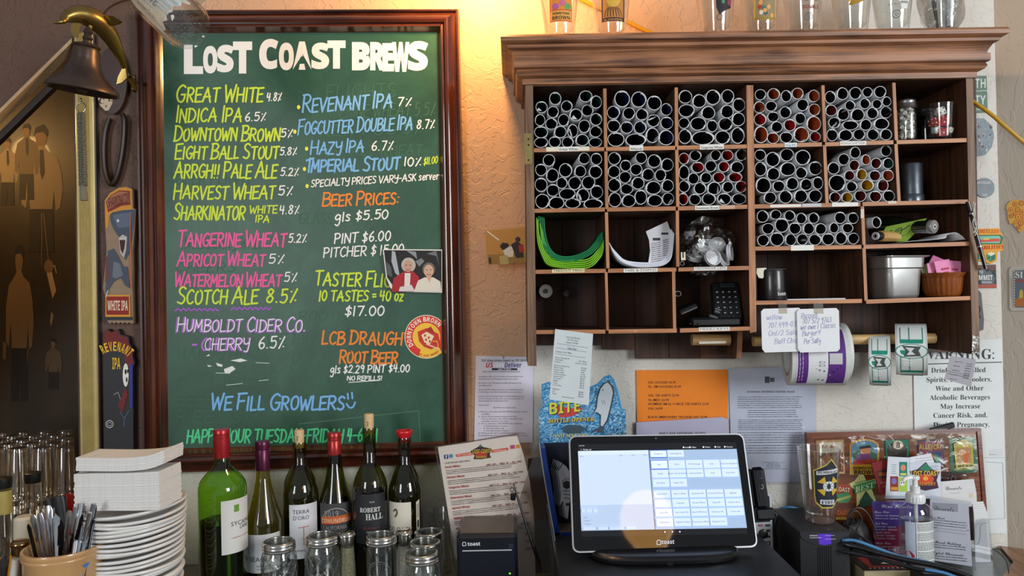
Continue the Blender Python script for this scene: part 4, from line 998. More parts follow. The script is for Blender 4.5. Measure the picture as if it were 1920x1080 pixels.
def rollmesh(v, c):
    """A unit sheet rolled into a tube (radius 1 in x and z, length 1 along +y): white outside, printed inside, about 1.2 turns."""
    if (v, c) in roll_mesh: return roll_mesh[(v, c)]
    rnd = random.Random(v); mb = MB(); n = 34; turns = 1.12 + .06 * v; a0 = rnd.uniform(0, 6.28)
    gap = rnd.uniform(.05, .12); t = .085
    ro, ri = [], []
    for i in range(n + 1):
        u = i / n; a = a0 + 2 * PI * turns * u; r = 1.0 - (gap + .02) * max(0, (u * turns - .75) / max(turns - .75, .01)) ** 1.3 if u * turns > .75 else 1.0
        r *= 1 + .012 * math.sin(3 * a + v)
        ro.append((r * math.cos(a), r * math.sin(a))); ri.append(((r - t) * math.cos(a), (r - t) * math.sin(a)))
    g = lambda pts, y: [(p[0], y, p[1]) for p in pts]
    mb.grid([g(ro, 0), g(ro, 1)], 0); mb.grid([g(ri, .012), g(ri, 1)], 1); mb.grid([g(ri, .012), g(ri, 0), g(ro, 0)], 0)
    me = mesh_of(mb, [paper, mat(lin_c[c], .75, 0, 0)], ang=.6); me.name = 'paper_roll'
    roll_mesh[(v, c)] = me
    return me
ordw = ['first', 'second', 'third', 'fourth', 'fifth', 'sixth', 'seventh', 'eighth', 'ninth']
layw = ['top layer', 'second layer', 'third layer', 'fourth layer', 'fifth layer', 'sixth layer']
rnd = random.Random(3)
for ox, oy, where, cs in Z1:
    items = sorted(cs, key=lambda c: c[1]); k = 6.737
    ys = [c[1] for c in items]; lay = {}; nl = 3 if 'wide low' in where else (4 if len(cs) < 19 else 5)
    lo_, hi_ = min(ys), max(ys) + 1
    buckets = {}
    for c in cs: buckets.setdefault(int((c[1] - lo_) / (hi_ - lo_) * nl), []).append(c)
    xs_ = [c[0] for c in cs]; mid = (min(xs_) + max(xs_)) / 2
    rt = 1 if max(xs_) > 1000 and min(xs_) > 900 else 0
    li = 0
    for bk in sorted(buckets):
        row = sorted(buckets[bk])
        for j, c in enumerate(row):
            px, py = ox + c[0] / k, oy + c[1] / k; col = c[4] if len(c) > 4 else 'k'
            Yr = YC + rnd.uniform(.004, .012); p = P(px, py, Yr); s_ = S(Yr)
            o = bpy.data.objects.new('paper_roll', rollmesh(rnd.randrange(4), col)); COL.objects.link(o)
            o.location = p; o.scale = (c[2] / k * s_ * 1.0, rnd.uniform(.135, .150), c[3] / k * s_ * 1.0)
            cen = 1 if c[0] < mid else -1
            o.rotation_euler = (rnd.uniform(-.02, .02), 0, rnd.uniform(-.01, .05) * -cen)
            pos = 'left end' if j == 0 else ('right end' if j == len(row) - 1 else ordw[j] + ' from left')
            tag(o, f'white roll lined {lin_w[col]}, {pos}, {layw[li]}, {where}'[:150], 'paper roll', 'rolled papers in the pigeonholes')
        li += 1
# loose triangular corners that peek out of a few rolls
SCR = [f'small white scrap inside a roll {w}' for w in ('at the upper left of Great White', 'in the middle of Great White', 'standing near the bottom of Great White', 'shaped as a long strip in Alleycat', 'tiny, left of the strip in Alleycat', 'at the bottom of Tangerine Wheat', 'at the bottom of Downtown Brown', 'standing upright in Downtown Brown', 'in the first second-row pigeonhole', 'at the lower right of the second second-row pigeonhole', 'in FOGCUTTER', 'in the fourth top-row pigeonhole')]
for px, py, pts in [(1010, 206, [(1006, 207), (1010, 202), (1016, 208)]), (1076, 220, [(1070, 223), (1075, 216), (1083, 224)]), (1071, 246, [(1066, 241), (1069, 242), (1073, 255), (1071, 256)]), (1222, 221, [(1215, 224), (1232, 217), (1234, 218), (1217, 226)]),
                    (1208, 223, [(1201, 224), (1209, 222), (1206, 225)]), (1360, 268, [(1357, 270), (1365, 262), (1366, 264), (1361, 270)]), (1356, 375, [(1348, 378), (1352, 372), (1360, 382)]), (1345, 352, [(1344, 362), (1346, 347), (1348, 362)]), (1086, 370, [(1083, 361), (1088, 366), (1091, 375), (1087, 375)]),
                    (1255, 378, [(1252, 383), (1258, 373), (1260, 376), (1254, 383)]), (1563, 233, [(1559, 238), (1572, 225), (1568, 234), (1562, 240)]), (1509, 264, [(1499, 266), (1512, 259), (1512, 261), (1503, 267)])]:
    f2 = Fr(P(px, py, YC + .02)); mb = slab(f2, pts, .0005)
    tag(obj('paper_scrap', mb, paper, None, None, f2.o), SCR.pop(0), 'paper scrap', 'scraps peeking out of rolls')

# ================================================================ other contents of the pigeonholes
def curved(name, label, cat, prof, Y0, Y1, m, group=None, t=.0014, n=5, prints=None):
    """Sheets bent into a pigeonhole: a profile of picture points pushed back from Y0 to Y1."""
    pts = [P(x, y, Y0) for x, y in catmull(prof, n)]
    o = P(*prof[len(prof) // 2], Y0)
    mb = MB(); mb.grid([[(p.x - o.x, 0, p.z - o.z) for p in pts], [(p.x - o.x, Y1 - Y0, p.z - o.z) for p in pts]])
    ob = obj(name, mb, m, None, None, o)
    md = ob.modifiers.new('thickness', 'SOLIDIFY'); md.thickness = t; md.offset = 0
    return tag(ob, label, cat, group)
for i in range(5):
    d = i * 3.4
    curved('green_sheet', f'bright lime-green sheet bent in the pigeonhole, {ordw[i]} from the outside', 'paper', [(1006 + d * .55, 414 - 6 + d), (1008 + d * .9, 450), (1017 + d * .8, 478 - d * .3), (1030 + d * .6, 496 - d * .75), (1065, 502 - d * 1.05), (1105 - d * .2, 501 - d * 1.1), (1127 - d * .3, 480 - d), (1132, 462 - i * 4)], YC + .008 + .002 * i, -.05, mat('86c828', .6, 0, .03), 'lime-green sheets bent in the pigeonhole', .0022)
for i in range(4):
    d = i * 2.9
    curved('green_sheet', f'dark green sheet bent inside the lime ones, {ordw[i]} from the outside', 'paper', [(1010 + d * 1.1, 405 + d * .3), (1013 + d * 1.1, 440), (1025 + d * .8, 470 - d * .3), (1045 + d * .5, 487 - d * .8), (1075, 489 - d * 1.0), (1105 - d * .3, 478 - d), (1122 - d * .4, 462 - d), (1131, 447 - i * 4)], YC + .012 + .002 * i, -.05, mat('12804a', .6, 0, .03), 'dark green sheets bent in the pigeonhole', .0022)
for i in range(4):
    d = i * 2.4
    curved('white_sheet', f'white sheet bent into a U in its pigeonhole, {ordw[i]} from the bottom', 'paper', [(1142 + d * .4, 455 + d), (1152 + d * .6, 475), (1166 + d * .5, 490 - d * .4), (1190, 499 - d), (1220, 500 - d), (1245 - d * .3, 496 - d), (1259 - d * .5, 480 - d), (1264 - d * .8, 437 - d * 1.0)], YC + .008 + .003 * i, -.06, mat('dde0ea', .7, 0, .02), 'white sheets bent in the pigeonhole', .0020)
th, f2, ik = sheet('printed_sheet', 'white sheet with printed columns curling up in the second lower pigeonhole', 'paper', [(1211, 434), (1251, 415), (1262, 445), (1257, 478), (1244, 495), (1215, 496), (1219, 470), (1217, 450)], YC + .03, 'cfcfd4')
ik.rect(1240, 436, 1253, 440, '2c2c30').rect(1224, 446, 1238, 451, '2c2c30'); ik.greek(1221, 458, 1240, 492, 10, '55555c', 1.6, .2, 4, .15); ik.greek(1243, 452, 1258, 480, 8, '55555c', 1.6, .25, 5, .2); ik.build('print', th)

# bag of white growler lids
def crumple(name, c, rx, ry, rz, seed, m, parent=None, amp=.22, n=28, squash=None):
    rnd2 = random.Random(seed); ph = [(rnd2.uniform(2, 6), rnd2.uniform(2, 7), rnd2.uniform(0, 6)) for _ in range(7)]
    mb = MB(); rows = []
    for i in range(n + 1):
        th_ = PI * i / n; row = []
        for j in range(n + 1):
            a = 2 * PI * (j % n) / n
            k = 1 + amp * sum(math.sin(p * th_ * 1.3 + q * a * 1 + r) * (1 if int(q) else 1) for p, q, r in [(x, round(y), z) for x, y, z in ph]) / 4
            row.append((rx * k * math.sin(th_) * math.cos(a), ry * k * math.sin(th_) * math.sin(a), rz * (1 + (k - 1) * .6) * math.cos(th_)))
        rows.append(row)
    mb.grid(rows); return obj(name, mb, m, parent, None, c, ang=.35)
pc = P(1322, 462, YC + .05)
bag = crumple('plastic_bag', pc, .050, .038, .053, 5, glass('f0f0ee', 2.2, .06, .7, 34), amp=.30)
tag(bag, 'crumpled clear plastic bag of white lids in the third row', 'bag')
lidm = mat('d4d6da', .45, 0, .02)
rnd = random.Random(9); lidpos = [(1334, 484, .02, 14, 12), (1318, 470, .04, 20, 60), (1345, 462, .045, -20, 20), (1364, 474, .03, 60, 5), (1300, 488, .045, 10, 70), (1352, 488, .035, 40, 30), (1336, 458, .06, 5, 80), (1310, 480, .06, 30, 40), (1328, 470, .065, 0, 10)]
lid0 = None
for i, (x, y, dy, rz_, rx_) in enumerate(lidpos):
    if lid0 is None:
        lid0 = thing('growler_stopper', '', 'lid')
        mb = MB(); mb.lathe([(0, 0), (.0155, 0), (.0165, .0012), (.0165, .009), (.0155, .009), (.0150, .002), (0, .002)], 28); obj('cap', mb, lidm, lid0)
        mb = MB(); mb.lathe([(.0166, .0015), (.0172, .002), (.0172, .003), (.0166, .0035)], 28, cap=False); obj('rim_ridge', mb, lidm, lid0)
        r = lid0
    else: r = dup(lid0, (0, 0, 0))
    r.location = P(x, y, YC + dy); r.rotation_euler = (math.radians(90 - rx_), math.radians(rz_ * .6), math.radians(rz_))
    tag(r, f'round white plastic lid {["in front, at the bottom", "on the left of the middle", "lying flat on top", "standing on its edge at the right", "at the far left bottom", "at the lower right", "highest, lying flat", "low, behind the front lid", "in the middle of the heap"][i]} of the clear bag', 'lid', 'white lids in the bag')
mb = MB(); q = P(1281, 479, YC + .008); mb.prism([(0, 0), (.009, 0), (.009, .016), (.006, .016), (.006, .005), (.003, .005), (.003, .016), (0, .016)], 0, .005)
tag(obj('white_clip', mb, mat('e4dcc8', .5), None, None, P(1277, 488, YC + .008)), 'small cream plastic clip beside the bag of lids', 'clip')
mb = MB(); mb.tube([(.004 * math.cos(a * PI / 6), 0, .004 * math.sin(a * PI / 6)) for a in range(12)], .0011, 6, closed=True)
tag(obj('small_ring', mb, mat('9a9a98', .3, .9), None, None, P(1279, 494, YC + .006)), 'tiny metal ring below the cream clip', 'ring')

# knob seen in the lower left pigeonhole
th = thing('roll_end', 'round white spool end on the back of the lower left pigeonhole', 'spool', P(1023, 546, -.045), (PI / 2, 0, 0))
mb = MB(); mb.lathe([(0, 0), (.0135, 0), (.0145, .002), (.0145, .012), (.005, .013), (.004, .010), (0, .010)], 28, (0, 0, 0)); obj('disc', mb, mat('bdbdb8', .5, 0, .05), th)
mb = MB(); mb.lathe([(.0024, .013), (.0044, .013), (.0044, .016), (.0024, .016)], 20, cap=False); obj('hub', mb, mat('4a4a48', .5), th)
tag(crumple('crumpled_wrap', P(1062, 549, -.05), .012, .008, .012, 8, glass('e0e0e0', 1.5, .1, .5)), 'crumpled bit of clear wrap at the back of the lower left pigeonhole', 'wrap')

# black phone handsets and keypad in the lower pigeonhole
phb = mat('121214', .35, 0, .05); chrome = mat('c8ccd0', .15, 1, .05)
def loc(px, py, Y, base=None): return P(px, py, Y)
kp = thing('desk_phone', 'black desk telephone with rows of small keys in the lower pigeonhole', 'telephone', P(1362, 565, YC + .05), (math.radians(-28), 0, math.radians(-8)))
mb = MB(); mb.box((0, .006, 0), (.058, .022, .088), 0, .004); obj('housing', mb, phb, kp)
mb = MB(); mb.box((0.004, -.007, .034), (.030, .003, .010), 0, .001); obj('display', mb, mat('2a3032', .2), kp)
for r_ in range(5):
    for c_ in range(4):
        mb = MB(); mb.box((-.018 + c_ * .012, -.006, .018 - r_ * .012), (.008, .003, .006), 0, .001); kk = obj('key', mb, mat('202024', .4), kp)
        mb = MB(); mb.box((-.018 + c_ * .012, -.0078, .018 - r_ * .012), (.0035, .0006, .0016)); obj('key_mark', mb, mat('b8bcc0', .5), kk, smooth=False)
hs = thing('phone_handset', 'black handset with a silver edge lying at the left of the lower pigeonhole', 'telephone', P(1287, 578, YC + .03), (math.radians(10), math.radians(-22), 0))
mb = MB(); mb.box((0, .0, 0), (.040, .03, .010), 0, .003); obj('body', mb, phb, hs)
mb = MB(); mb.box((0, -.0155, -.003), (.036, .002, .003), 0, .0008); obj('silver_edge', mb, chrome, hs)
mb = MB(); mb.tube([(-.012 + .006 * math.cos(a * PI / 8), -.004, .020 + .005 * math.sin(a * PI / 8)) for a in range(16)], .0013, 6, closed=True); tag(obj('key_ring', mb, chrome, None, None, P(1282, 569, YC + .025)), 'chrome key ring beside the black handset', 'ring')
bx = thing('metal_clasp', 'small chrome clasp on a black strap in the lower pigeonhole', 'clasp', P(1338, 594, YC + .02), (0, math.radians(20), 0))
mb = MB(); mb.box((0, 0, 0), (.020, .006, .007), 0, .0025); obj('buckle', mb, mat('8a9494', .2, .9), bx)
mb = MB(); mb.box((.003, .002, .013), (.013, .005, .014), 0, .002); obj('strap', mb, phb, bx)
mb = MB(); mb.box((.003, -.0012, .017), (.012, .002, .0016)); mb.box((.003, -.0012, .012), (.010, .002, .0016)); obj('bar', mb, chrome, bx, smooth=False)
for i, (x, y) in enumerate(((1294, 604), (1302, 603), (1311, 604))):
    mb = MB(); mb.lathe([(0, 0), (.0022, .0005), (.0026, .002), (0, .003)], 10); tag(obj('metal_bead', mb, chrome, None, None, P(x, y + 4, YC + .012)), f'{ordw[i]} small chrome stud from the left on the lower shelf', 'stud', 'chrome studs on the lower shelf')
mb = MB(); q = PZ; mb.box((0, 0, .009), (.10, .07, .018), 0, .004); tag(obj('black_case', mb, phb, None, None, P(1335, 611, YC + .05)), 'flat black case under the telephone on the lower shelf', 'case')

# jar of dice, dark jar, glass of red dice
def jar(name, label, base, r, h, lidm=None, lid_h=.016, content=None, tint='f8faf9', quilt=0, cat='jar', open_ring=False, thick=.002, group=None):
    t_ = thing(name, label, cat, base, group=group)
    mb = MB(); prof = [(0, .002), (r * .82, .001), (r * .95, .003), (r, .010), (r, h - .030), (r * .97, h - .022), (r * .86, h - .015), (r * .84, h)]
    seg = 40; rows = []
    if quilt:
        rows = []
        zs = [.012 + (h - .045) * i / 24 for i in range(25)]
        pr = prof[:4] + [(r, z) for z in zs] + prof[5:]
        for (rr, z) in pr:
            row = []
            for k in range(73):
                a = 2 * PI * k / 72; d = 0
                if .010 < z < h - .032:
                    u = a * 6 / (2 * PI) * 2; v = (z - .01) / (h - .04) * 5
                    d = .0016 * (abs(math.sin(PI * (u + v) / 2)) * abs(math.sin(PI * (u - v) / 2)))
                row.append(((rr + d) * math.cos(a), (rr + d) * math.sin(a), z))
            rows.append(row)
        mb.grid(rows)
    else: mb.lathe(prof, seg, cap=False)
    mb.lathe([(0, .006), (r * .86, .006), (r - thick, .012), (r - thick, h - .03), (r * .84 - thick, h - .015), (r * .84 - thick, h)], seg, cap=False)
    obj('glass_body', mb, glass(tint, 1.5 if not quilt else 2.0), t_, ang=1.2)
    if quilt:
        mb = MB()
        for k in range(9):
            for sg_ in (-1, 1): mb.tube([((r + .0006) * math.cos(2 * PI * k / 9 + sg_ * t * 2.2), (r + .0006) * math.sin(2 * PI * k / 9 + sg_ * t * 2.2), .012 + (h - .046) * t) for t in [j_ / 16 for j_ in range(17)]], .0011, 5)
        obj('quilting', mb, glass('eef0f0', 3.0, .06), t_)['kind'] = 'stuff'
    if lidm:
        R2 = r * .93; z0 = h - lid_h
        mb = MB(); p = [(R2 - .001, z0 - .001), (R2 + .0004, z0), (R2 + .0014, z0 + .002), (R2, z0 + .004), (R2 + .0012, z0 + .0065), (R2 - .0002, z0 + .009), (R2 + .0008, z0 + .012), (R2 - .0006, z0 + lid_h), (R2 - .003, z0 + lid_h + .0012)]
        if open_ring: p += [(R2 - .006, z0 + lid_h + .0006), (R2 - .0065, z0 + lid_h - .002), (R2 - .0045, z0 + .002)]
        else: p += [(R2 - .007, z0 + lid_h + .0006), (0, z0 + lid_h + .0006)]
        mb.lathe(p, seg, cap=False); obj('screw_band' if open_ring else 'lid', mb, lidm, t_, ang=.9)
    return t_
zinc = mat('a8a8a6', .28, .95, .1)
def shelfz(px, py, Y=YC): return P(px, py, Y).z
def die(name, label, c, s, rot, col, pip, group, num=None):
    t_ = thing(name, label, 'die', c, rot, group)
    mb = MB(); mb.box((0, 0, 0), (s, s, s), 0, s * .14); obj('cube_body', mb, mat(col, .3, 0, .02, spec=.6), t_)
    pat = random.Random(label).choice([[(0, 0)], [(-.25, -.25), (.25, .25)], [(-.25, -.25), (.25, .25), (-.25, .25), (.25, -.25)], [(-.25, -.25), (.25, .25), (0, 0)]])
    mb = MB()
    for ax in range(3):
        for sg_ in (-1, 1):
            for (u, v) in pat:
                cc = [0, 0, 0]; cc[ax] = sg_ * (s / 2 + .0001); cc[(ax + 1) % 3] = u * s; cc[(ax + 2) % 3] = v * s
                d = [.0004 if q == ax else s * .15 for q in range(3)]; mb.box(cc, d)
    obj('pips', mb, mat(pip, .5), t_, smooth=False)['kind'] = 'stuff'
    return t_
base = Vector((P(1699, 220, YC + .035).x, YC + .035, shelfz(1700, 262)))
jar('dice_jar', 'tall glass jar of white dice with a silver screw lid in the top right pigeonhole', base, .0195, .086, zinc)
rnd = random.Random(21); nd = 0
for lv in range(7):
    for k in range(4):
        a = k * PI / 2 + lv * .8; r = .0098
        die('white_die', f'white die in the tall jar, {layw[min(6 - lv, 5)] if lv else "bottom layer"}, {["front", "left", "back", "right"][int(((a / (PI / 2)) + 1) % 4)]} side', base + Vector((r * math.cos(a), r * math.sin(a), .013 + lv * .0092)), .0082, (rnd.uniform(0, .8), rnd.uniform(0, .8), rnd.uniform(0, 1.5)), 'ece8dc', '1c1c1c', 'white dice in the tall jar')
jar('dark_jar', 'dark glass jar with a black lid behind the dice', Vector((P(1733, 220, -.08).x, -.085, shelfz(1733, 262))), .022, .085, mat('3a3c3e', .4, .5), tint='5c6266')
base = Vector((P(1763, 220, YC + .03).x, YC + .03, shelfz(1763, 260)))
t_ = thing('dice_tumbler', 'clear glass tumbler of red and white dice in the top right pigeonhole', 'glass', base)
mb = MB(); mb.lathe([(0, .001), (.0225, .001), (.024, .004), (.0285, .074), (.0272, .074), (.0225, .008), (0, .008)], 36, cap=False); obj('glass_body', mb, glass('f8faf9', 1.2), t_, ang=.9)
for i, (x, y, z, c, s_, w_) in enumerate([(-.003, -.006, .018, 'b01420', .018, 'lowest red'), (-.012, 0, .038, 'a01018', .018, 'left red'), (.002, -.004, .040, 'b81822', .018, 'middle red'), (.012, .003, .044, 'b41c30', .016, 'right red'), (-.002, -.003, .059, 'f0efe8', .017, 'highest white'), (-.013, -.006, .022, 'e6e6e4', .013, 'lower left white'), (.015, -.006, .022, 'ece6d2', .011, 'lower right cream')]):
    die('red_die' if c[0] in 'ab' else 'white_die', f'{w_} die in the clear tumbler', base + Vector((x, y, z)), s_, (random.Random(i).uniform(-.4, .4), random.Random(i + 9).uniform(-.4, .4), random.Random(i + 5).uniform(-.4, .4)), c, 'f4f0ea' if c[0] in 'ab' else '18181c', 'large dice in the clear tumbler')
# black shaker
base = Vector((P(1708, 340, YC + .04).x, YC + .04, shelfz(1708, 376)))
t_ = thing('metal_canister', 'dark metal canister standing upside down in the right pigeonhole of the second row', 'canister', base)
mb = MB(); mb.lathe([(0, 0), (.021, 0), (.0235, .002), (.0235, .014), (.022, .016)], 36); obj('cap', mb, mat('5a6066', .3, .8, .1), t_)
mb = MB(); mb.lathe([(.0215, .016), (.0215, .076), (.020, .079), (0, .079)], 36); obj('body', mb, mat('4e545a', .38, .85, .1, .2, 60), t_)

# third row, right: roll, wine bottle with a lime label, wooden mill, papers
o = bpy.data.objects.new('paper_roll', rollmesh(2, 'k')); COL.objects.link(o); o.location = P(1644, 417, YC + .006); o.scale = (.0112, .12, .0112); o.rotation_euler = (0, 0, .3)
tag(o, 'white paper roll lying askew above the wooden rolling pin', 'paper roll', 'rolled papers in the pigeonholes')
b0 = P(1655, 447, YC + .02); a = thing('wooden_roller', 'light wooden roller with a black end cap and pale ring', 'roller', P(1655, 443, YC + .02), (PI / 2, 0, math.radians(-62)))
mb = MB(); mb.lathe([(0, -.06), (.0105, -.06), (.0112, .004), (.0105, .008), (0, .008)], 24, (0, 0, 0)); obj('barrel', mb, wood('c8a468', '9a7438', 'z', 1, .45), a)
mb = MB(); mb.lathe([(.0085, .008), (.0085, .020), (0, .020)], 24); obj('cap', mb, mat('161616', .4), a)
mb = MB(); mb.lathe([(.004, .020), (.0078, .020), (.0078, .0235), (.004, .0235)], 24, cap=False); obj('ring', mb, mat('c4c6c8', .35), a)
wb = thing('lying_bottle', 'dark green wine bottle lying in the third row, foil end outward', 'bottle', P(1752, 425, YC - .002), (math.radians(-86), 0, math.radians(28)))
mb = MB(); mb.lathe([(0, 0), (.0126, 0), (.0130, .002), (.0130, .012), (.0126, .03), (.0135, .045), (.019, .065), (.024, .085), (.024, .130), (0, .130)], 32, cap=False); obj('body', mb, mat('0e1a10', .12, 0, .1, coat=1), wb)
mb = MB(); mb.lathe([(.0045, -.0005), (.0125, -.0005), (.0136, .001), (.0136, .009)], 32, cap=False); obj('foil_ring', mb, mat('9a9c9a', .4, .6, .2), wb)
mb = MB(); mb.lathe([(.0028, -.001), (.0048, -.001), (.0048, .001), (.0028, .001)], 20, cap=False); obj('cork_ring', mb, mat('d8d8d4', .4), wb)
th, f2, ik = sheet('lime_tag', 'lime-green card with a black scrawl under the lying bottle', 'card', [(1662, 425), (1738, 409), (1712, 441), (1700, 453), (1660, 453), (1652, 440)], YC + .03, '6c8c1c', (math.radians(12), 0, 0))
ik.line(catmull([(1664, 437), (1672, 432), (1667, 440), (1676, 436), (1684, 429), (1691, 428), (1688, 438), (1680, 442), (1684, 433), (1694, 430), (1706, 422)]), 1.7, '14180c').line([(1672, 446), (1696, 441)], .7, '2c3810').line([(1700, 440), (1722, 414)], .7, '2c3810'); ik.build('scrawl', th)
pts = [(1700, 453), (1730, 450), (1770, 447), (1776, 440), (1790, 436), (1800, 440), (1810, 449)]
curved('crumpled_sheet', 'wrinkled white sheet lying on the third-row shelf', 'paper', pts, YC + .002, -.06, mat('d8d8dc', .7), t=.0006)
# fourth row: tape dispenser, pan, ramekin
base = Vector((P(1447, 530, YC + .03).x, YC + .03, shelfz(1447, 564)))
t_ = thing('pencil_cup', 'black round desk cup reading Scotch in the fourth row', 'cup', base)
mb = MB(); mb.lathe([(0, 0), (.028, 0), (.029, .003), (.0285, .058), (.027, .062), (.024, .060), (.024, .01), (0, .01)], 40); obj('body', mb, mat('0c0c0e', .32, 0, 0, coat=.3), t_, ang=.9)
ik = Ink(lambda x, y, o_: Vector((.0289 * math.sin(x / .0289) * (1 + o_ / .0289), -.0289 * math.cos(x / .0289) * (1 + o_ / .0289), y)), .0004)
vs, fs = glyphs('Scotch', 'bold'); ik.mb.add([ik.M(.001 + a_ * .0062, .0105 + b_ * .0085, ik.off) for a_, b_ in vs], fs, ik.ci('eeeeee')); ik.build('lettering', t_, 'white lettering')
mb = MB(); mb.lathe([(.0272, .0618), (.0276, .0628), (.0262, .0628), (.0258, .0618)], 36, cap=False); obj('rim', mb, mat('8a8c90', .3, .6), t_)
fr3 = Fr(P(1428, 518, YC + .012)); mb = slab(fr3, [(1419, 503), (1437, 502), (1435, 514), (1430, 522), (1423, 521), (1418, 512)], .003); tag(obj('tape_tab', mb, mat('dedcc8', .5), None, None, fr3.o), 'cream plastic tab left of the black cup', 'tab')
fr3 = Fr(P(1530, 560, YC + .01)); mb = MB(); mb.box((0, .03, .001), (.115, .06, .0022)); tag(obj('note_pad', mb, mat('dfe2e6', .6), None, None, P(1531, 562, YC + .008)), 'thin white note pad lying on the fourth-row shelf', 'notepad')
base = Vector((P(1670, 500, YC + .06).x, YC + .058, shelfz(1670, 563)))
t_ = thing('steel_pan', 'square stainless steel insert pan in the fourth row', 'pan', base)
mb = MB()
def rsq(h, s, c, n=6):
    pts = []
    for qx, qy, a0 in ((1, 1, 0), (-1, 1, 90), (-1, -1, 180), (1, -1, 270)):
        for k in range(n + 1):
            a_ = math.radians(a0 + 90 * k / n); pts.append((qx * (s - c) + c * math.cos(a_), qy * (s - c) + c * math.sin(a_), h))
    return pts + [pts[0]]
mb.grid([rsq(0, .030, .012), rsq(.003, .036, .013), rsq(.010, .039, .014), rsq(.062, .042, .014), rsq(.065, .0455, .014), rsq(.084, .0465, .014), rsq(.086, .052, .012), rsq(.0875, .0535, .012), rsq(.088, .0535, .012), rsq(.0885, .045, .012), rsq(.02, .037, .012)])
mb.add(rsq(0, .030, .012)[:-1], [tuple(range(28))]); obj('body', mb, mat('d4d6d4', .34, .85, .05, .1, 30), t_, ang=.8); t_.rotation_euler = (0, 0, math.radians(14))
base = Vector((P(1766, 520, YC + .04).x, YC + .038, shelfz(1766, 557)))
t_ = thing('brown_ramekin', 'brown glazed fluted ramekin of pink sweetener packets', 'ramekin', base)
mb = MB(); g = []
for r, z, fl in ((0, .001, 0), (.030, .001, 0), (.032, .004, .3), (.0345, .012, 1), (.0375, .036, 1), (.038, .040, .2), (.042, .045, 0), (.0435, .0485, 0), (.041, .048, 0), (.036, .04, 0), (.031, .006, 0), (0, .006, 0)):
    g.append([((r + .0014 * fl * math.cos(24 * 2 * PI * k / 96)) * math.cos(2 * PI * k / 96), (r + .0014 * fl * math.cos(24 * 2 * PI * k / 96)) * math.sin(2 * PI * k / 96), z) for k in range(97)])
mb.grid(g); obj('bowl', mb, mat('8a4a1c', .15, 0, .12, coat=.8), t_, ang=1)
for i, (x, z, ry, y, c, n_) in enumerate([(-.004, .052, 8, -.014, 'e88ab8', 'front'), (.014, .051, -6, -.010, 'e890bc', 'right-hand'), (-.012, .058, -28, 0, 'dd7cac', 'tilted topmost'), (-.022, .046, 12, .004, '9a9a6c', 'olive'), (.006, .050, -14, .008, 'd878a8', 'rear'), (-.016, .047, 2, -.008, 'e48cb6', 'left-hand')]):
    p_ = thing('sweetener_packet', f'{n_} {"pink " if c != "9a9a6c" else ""}sweetener packet standing in the brown ramekin', 'packet', base + Vector((x, y, z)), (math.radians(-8), math.radians(-ry), math.radians(ry)), 'sweetener packets in the ramekin')
    mb = MB(); mb.grid([[(-.017 + .034 * k / 4, -.0012 * math.sin(PI * k / 4) * math.sin(PI * j / 4), -.02 + .042 * j / 4) for k in range(5)] for j in range(5)], 0, (0, .002, 0)); obj('sachet', mb, mat(c, .55, 0, .05), p_)
    if c != '9a9a6c':
        mb = MB(); mb.box((.002, -.0022, .004), (.016, .0004, .004)); mb.box((.002, -.0022, -.003), (.010, .0004, .002)); obj('print', mb, ink('b83a5a'), p_, smooth=False)

# dowel with three rolls of labels, cards and slips below the cabinet
YD = -.115
p0_, p1_ = P(1412, 640, YD), P(1752, 634, YD)
dw = thing('dowel_rail', 'pale wooden dowel carrying label rolls under the cabinet', 'rail', p0_)
mb = MB(); mb.cyl((0, 0, 0), p1_ - p0_, .0105, None, 24); obj('dowel', mb, wood('d8b478', 'b08a50', 'x', 1, .45), dw)
q = P(1297, 640, -.03); mb = MB(); mb.cyl(P(1297, 637, YD) - p0_, P(1368, 637, YD) - p0_, .0115, None, 24); obj('dowel_stub', mb, wood('b89460', '8a6838', 'x', 1, .5), dw)
mb = MB(); a = P(1336, 642, YD - .012); mb.box(a - p0_, (.056, .0006, .005)); obj('tape_label', mb, mat('d8d0c0', .5), dw)
def tape_roll(name, label, cx, cy, px_r, px_w, yaw, core, build_print, Y=YD, hang=0):
    c = P(cx, cy, Y); r = px_r * S(Y); w_ = px_w * S(Y) / math.cos(math.radians(yaw))
    t_ = thing(name, label, 'label roll', c, (0, 0, math.radians(yaw)), 'rolls of labels on the dowel')
    T = Matrix.Rotation(PI / 2, 3, 'Y')
    mb = MB(); mb.lathe([(core, -w_ / 2), (r, -w_ / 2), (r, w_ / 2), (core, w_ / 2), (core, -w_ / 2)], 56, (0, 0, 0), 0, T, cap=False); obj('backing_paper', mb, mat('d2d6d2', .5, 0, .03), t_, ang=.5)
    mb = MB(); mb.lathe([(core - .001, -w_ / 2 - .0002), (core + .002, -w_ / 2 - .0002), (core + .002, w_ / 2 + .0002), (core - .001, w_ / 2 + .0002)], 40, (0, 0, 0), 0, T, cap=False); obj('core', mb, mat('9a8468', .8), t_)
    # u runs across the roll (0..1), v = angle in degrees down the front from the level of the axis
    def M(u, v, o_): a_ = math.radians(v); R = r + o_; return Vector(((u - .5) * w_, -R * math.cos(a_), -R * math.sin(a_)))
    build_print(t_, M, w_, r)
    return t_
def band(ik, u0, u1, v0, v1, col):
    n_ = max(1, int(abs(v1 - v0) / 6))
    for i in range(n_):
        a_, b_ = v0 + (v1 - v0) * i / n_, v0 + (v1 - v0) * (i + 1) / n_; ik.poly([(u0, a_), (u1, a_), (u1, b_), (u0, b_)], col)
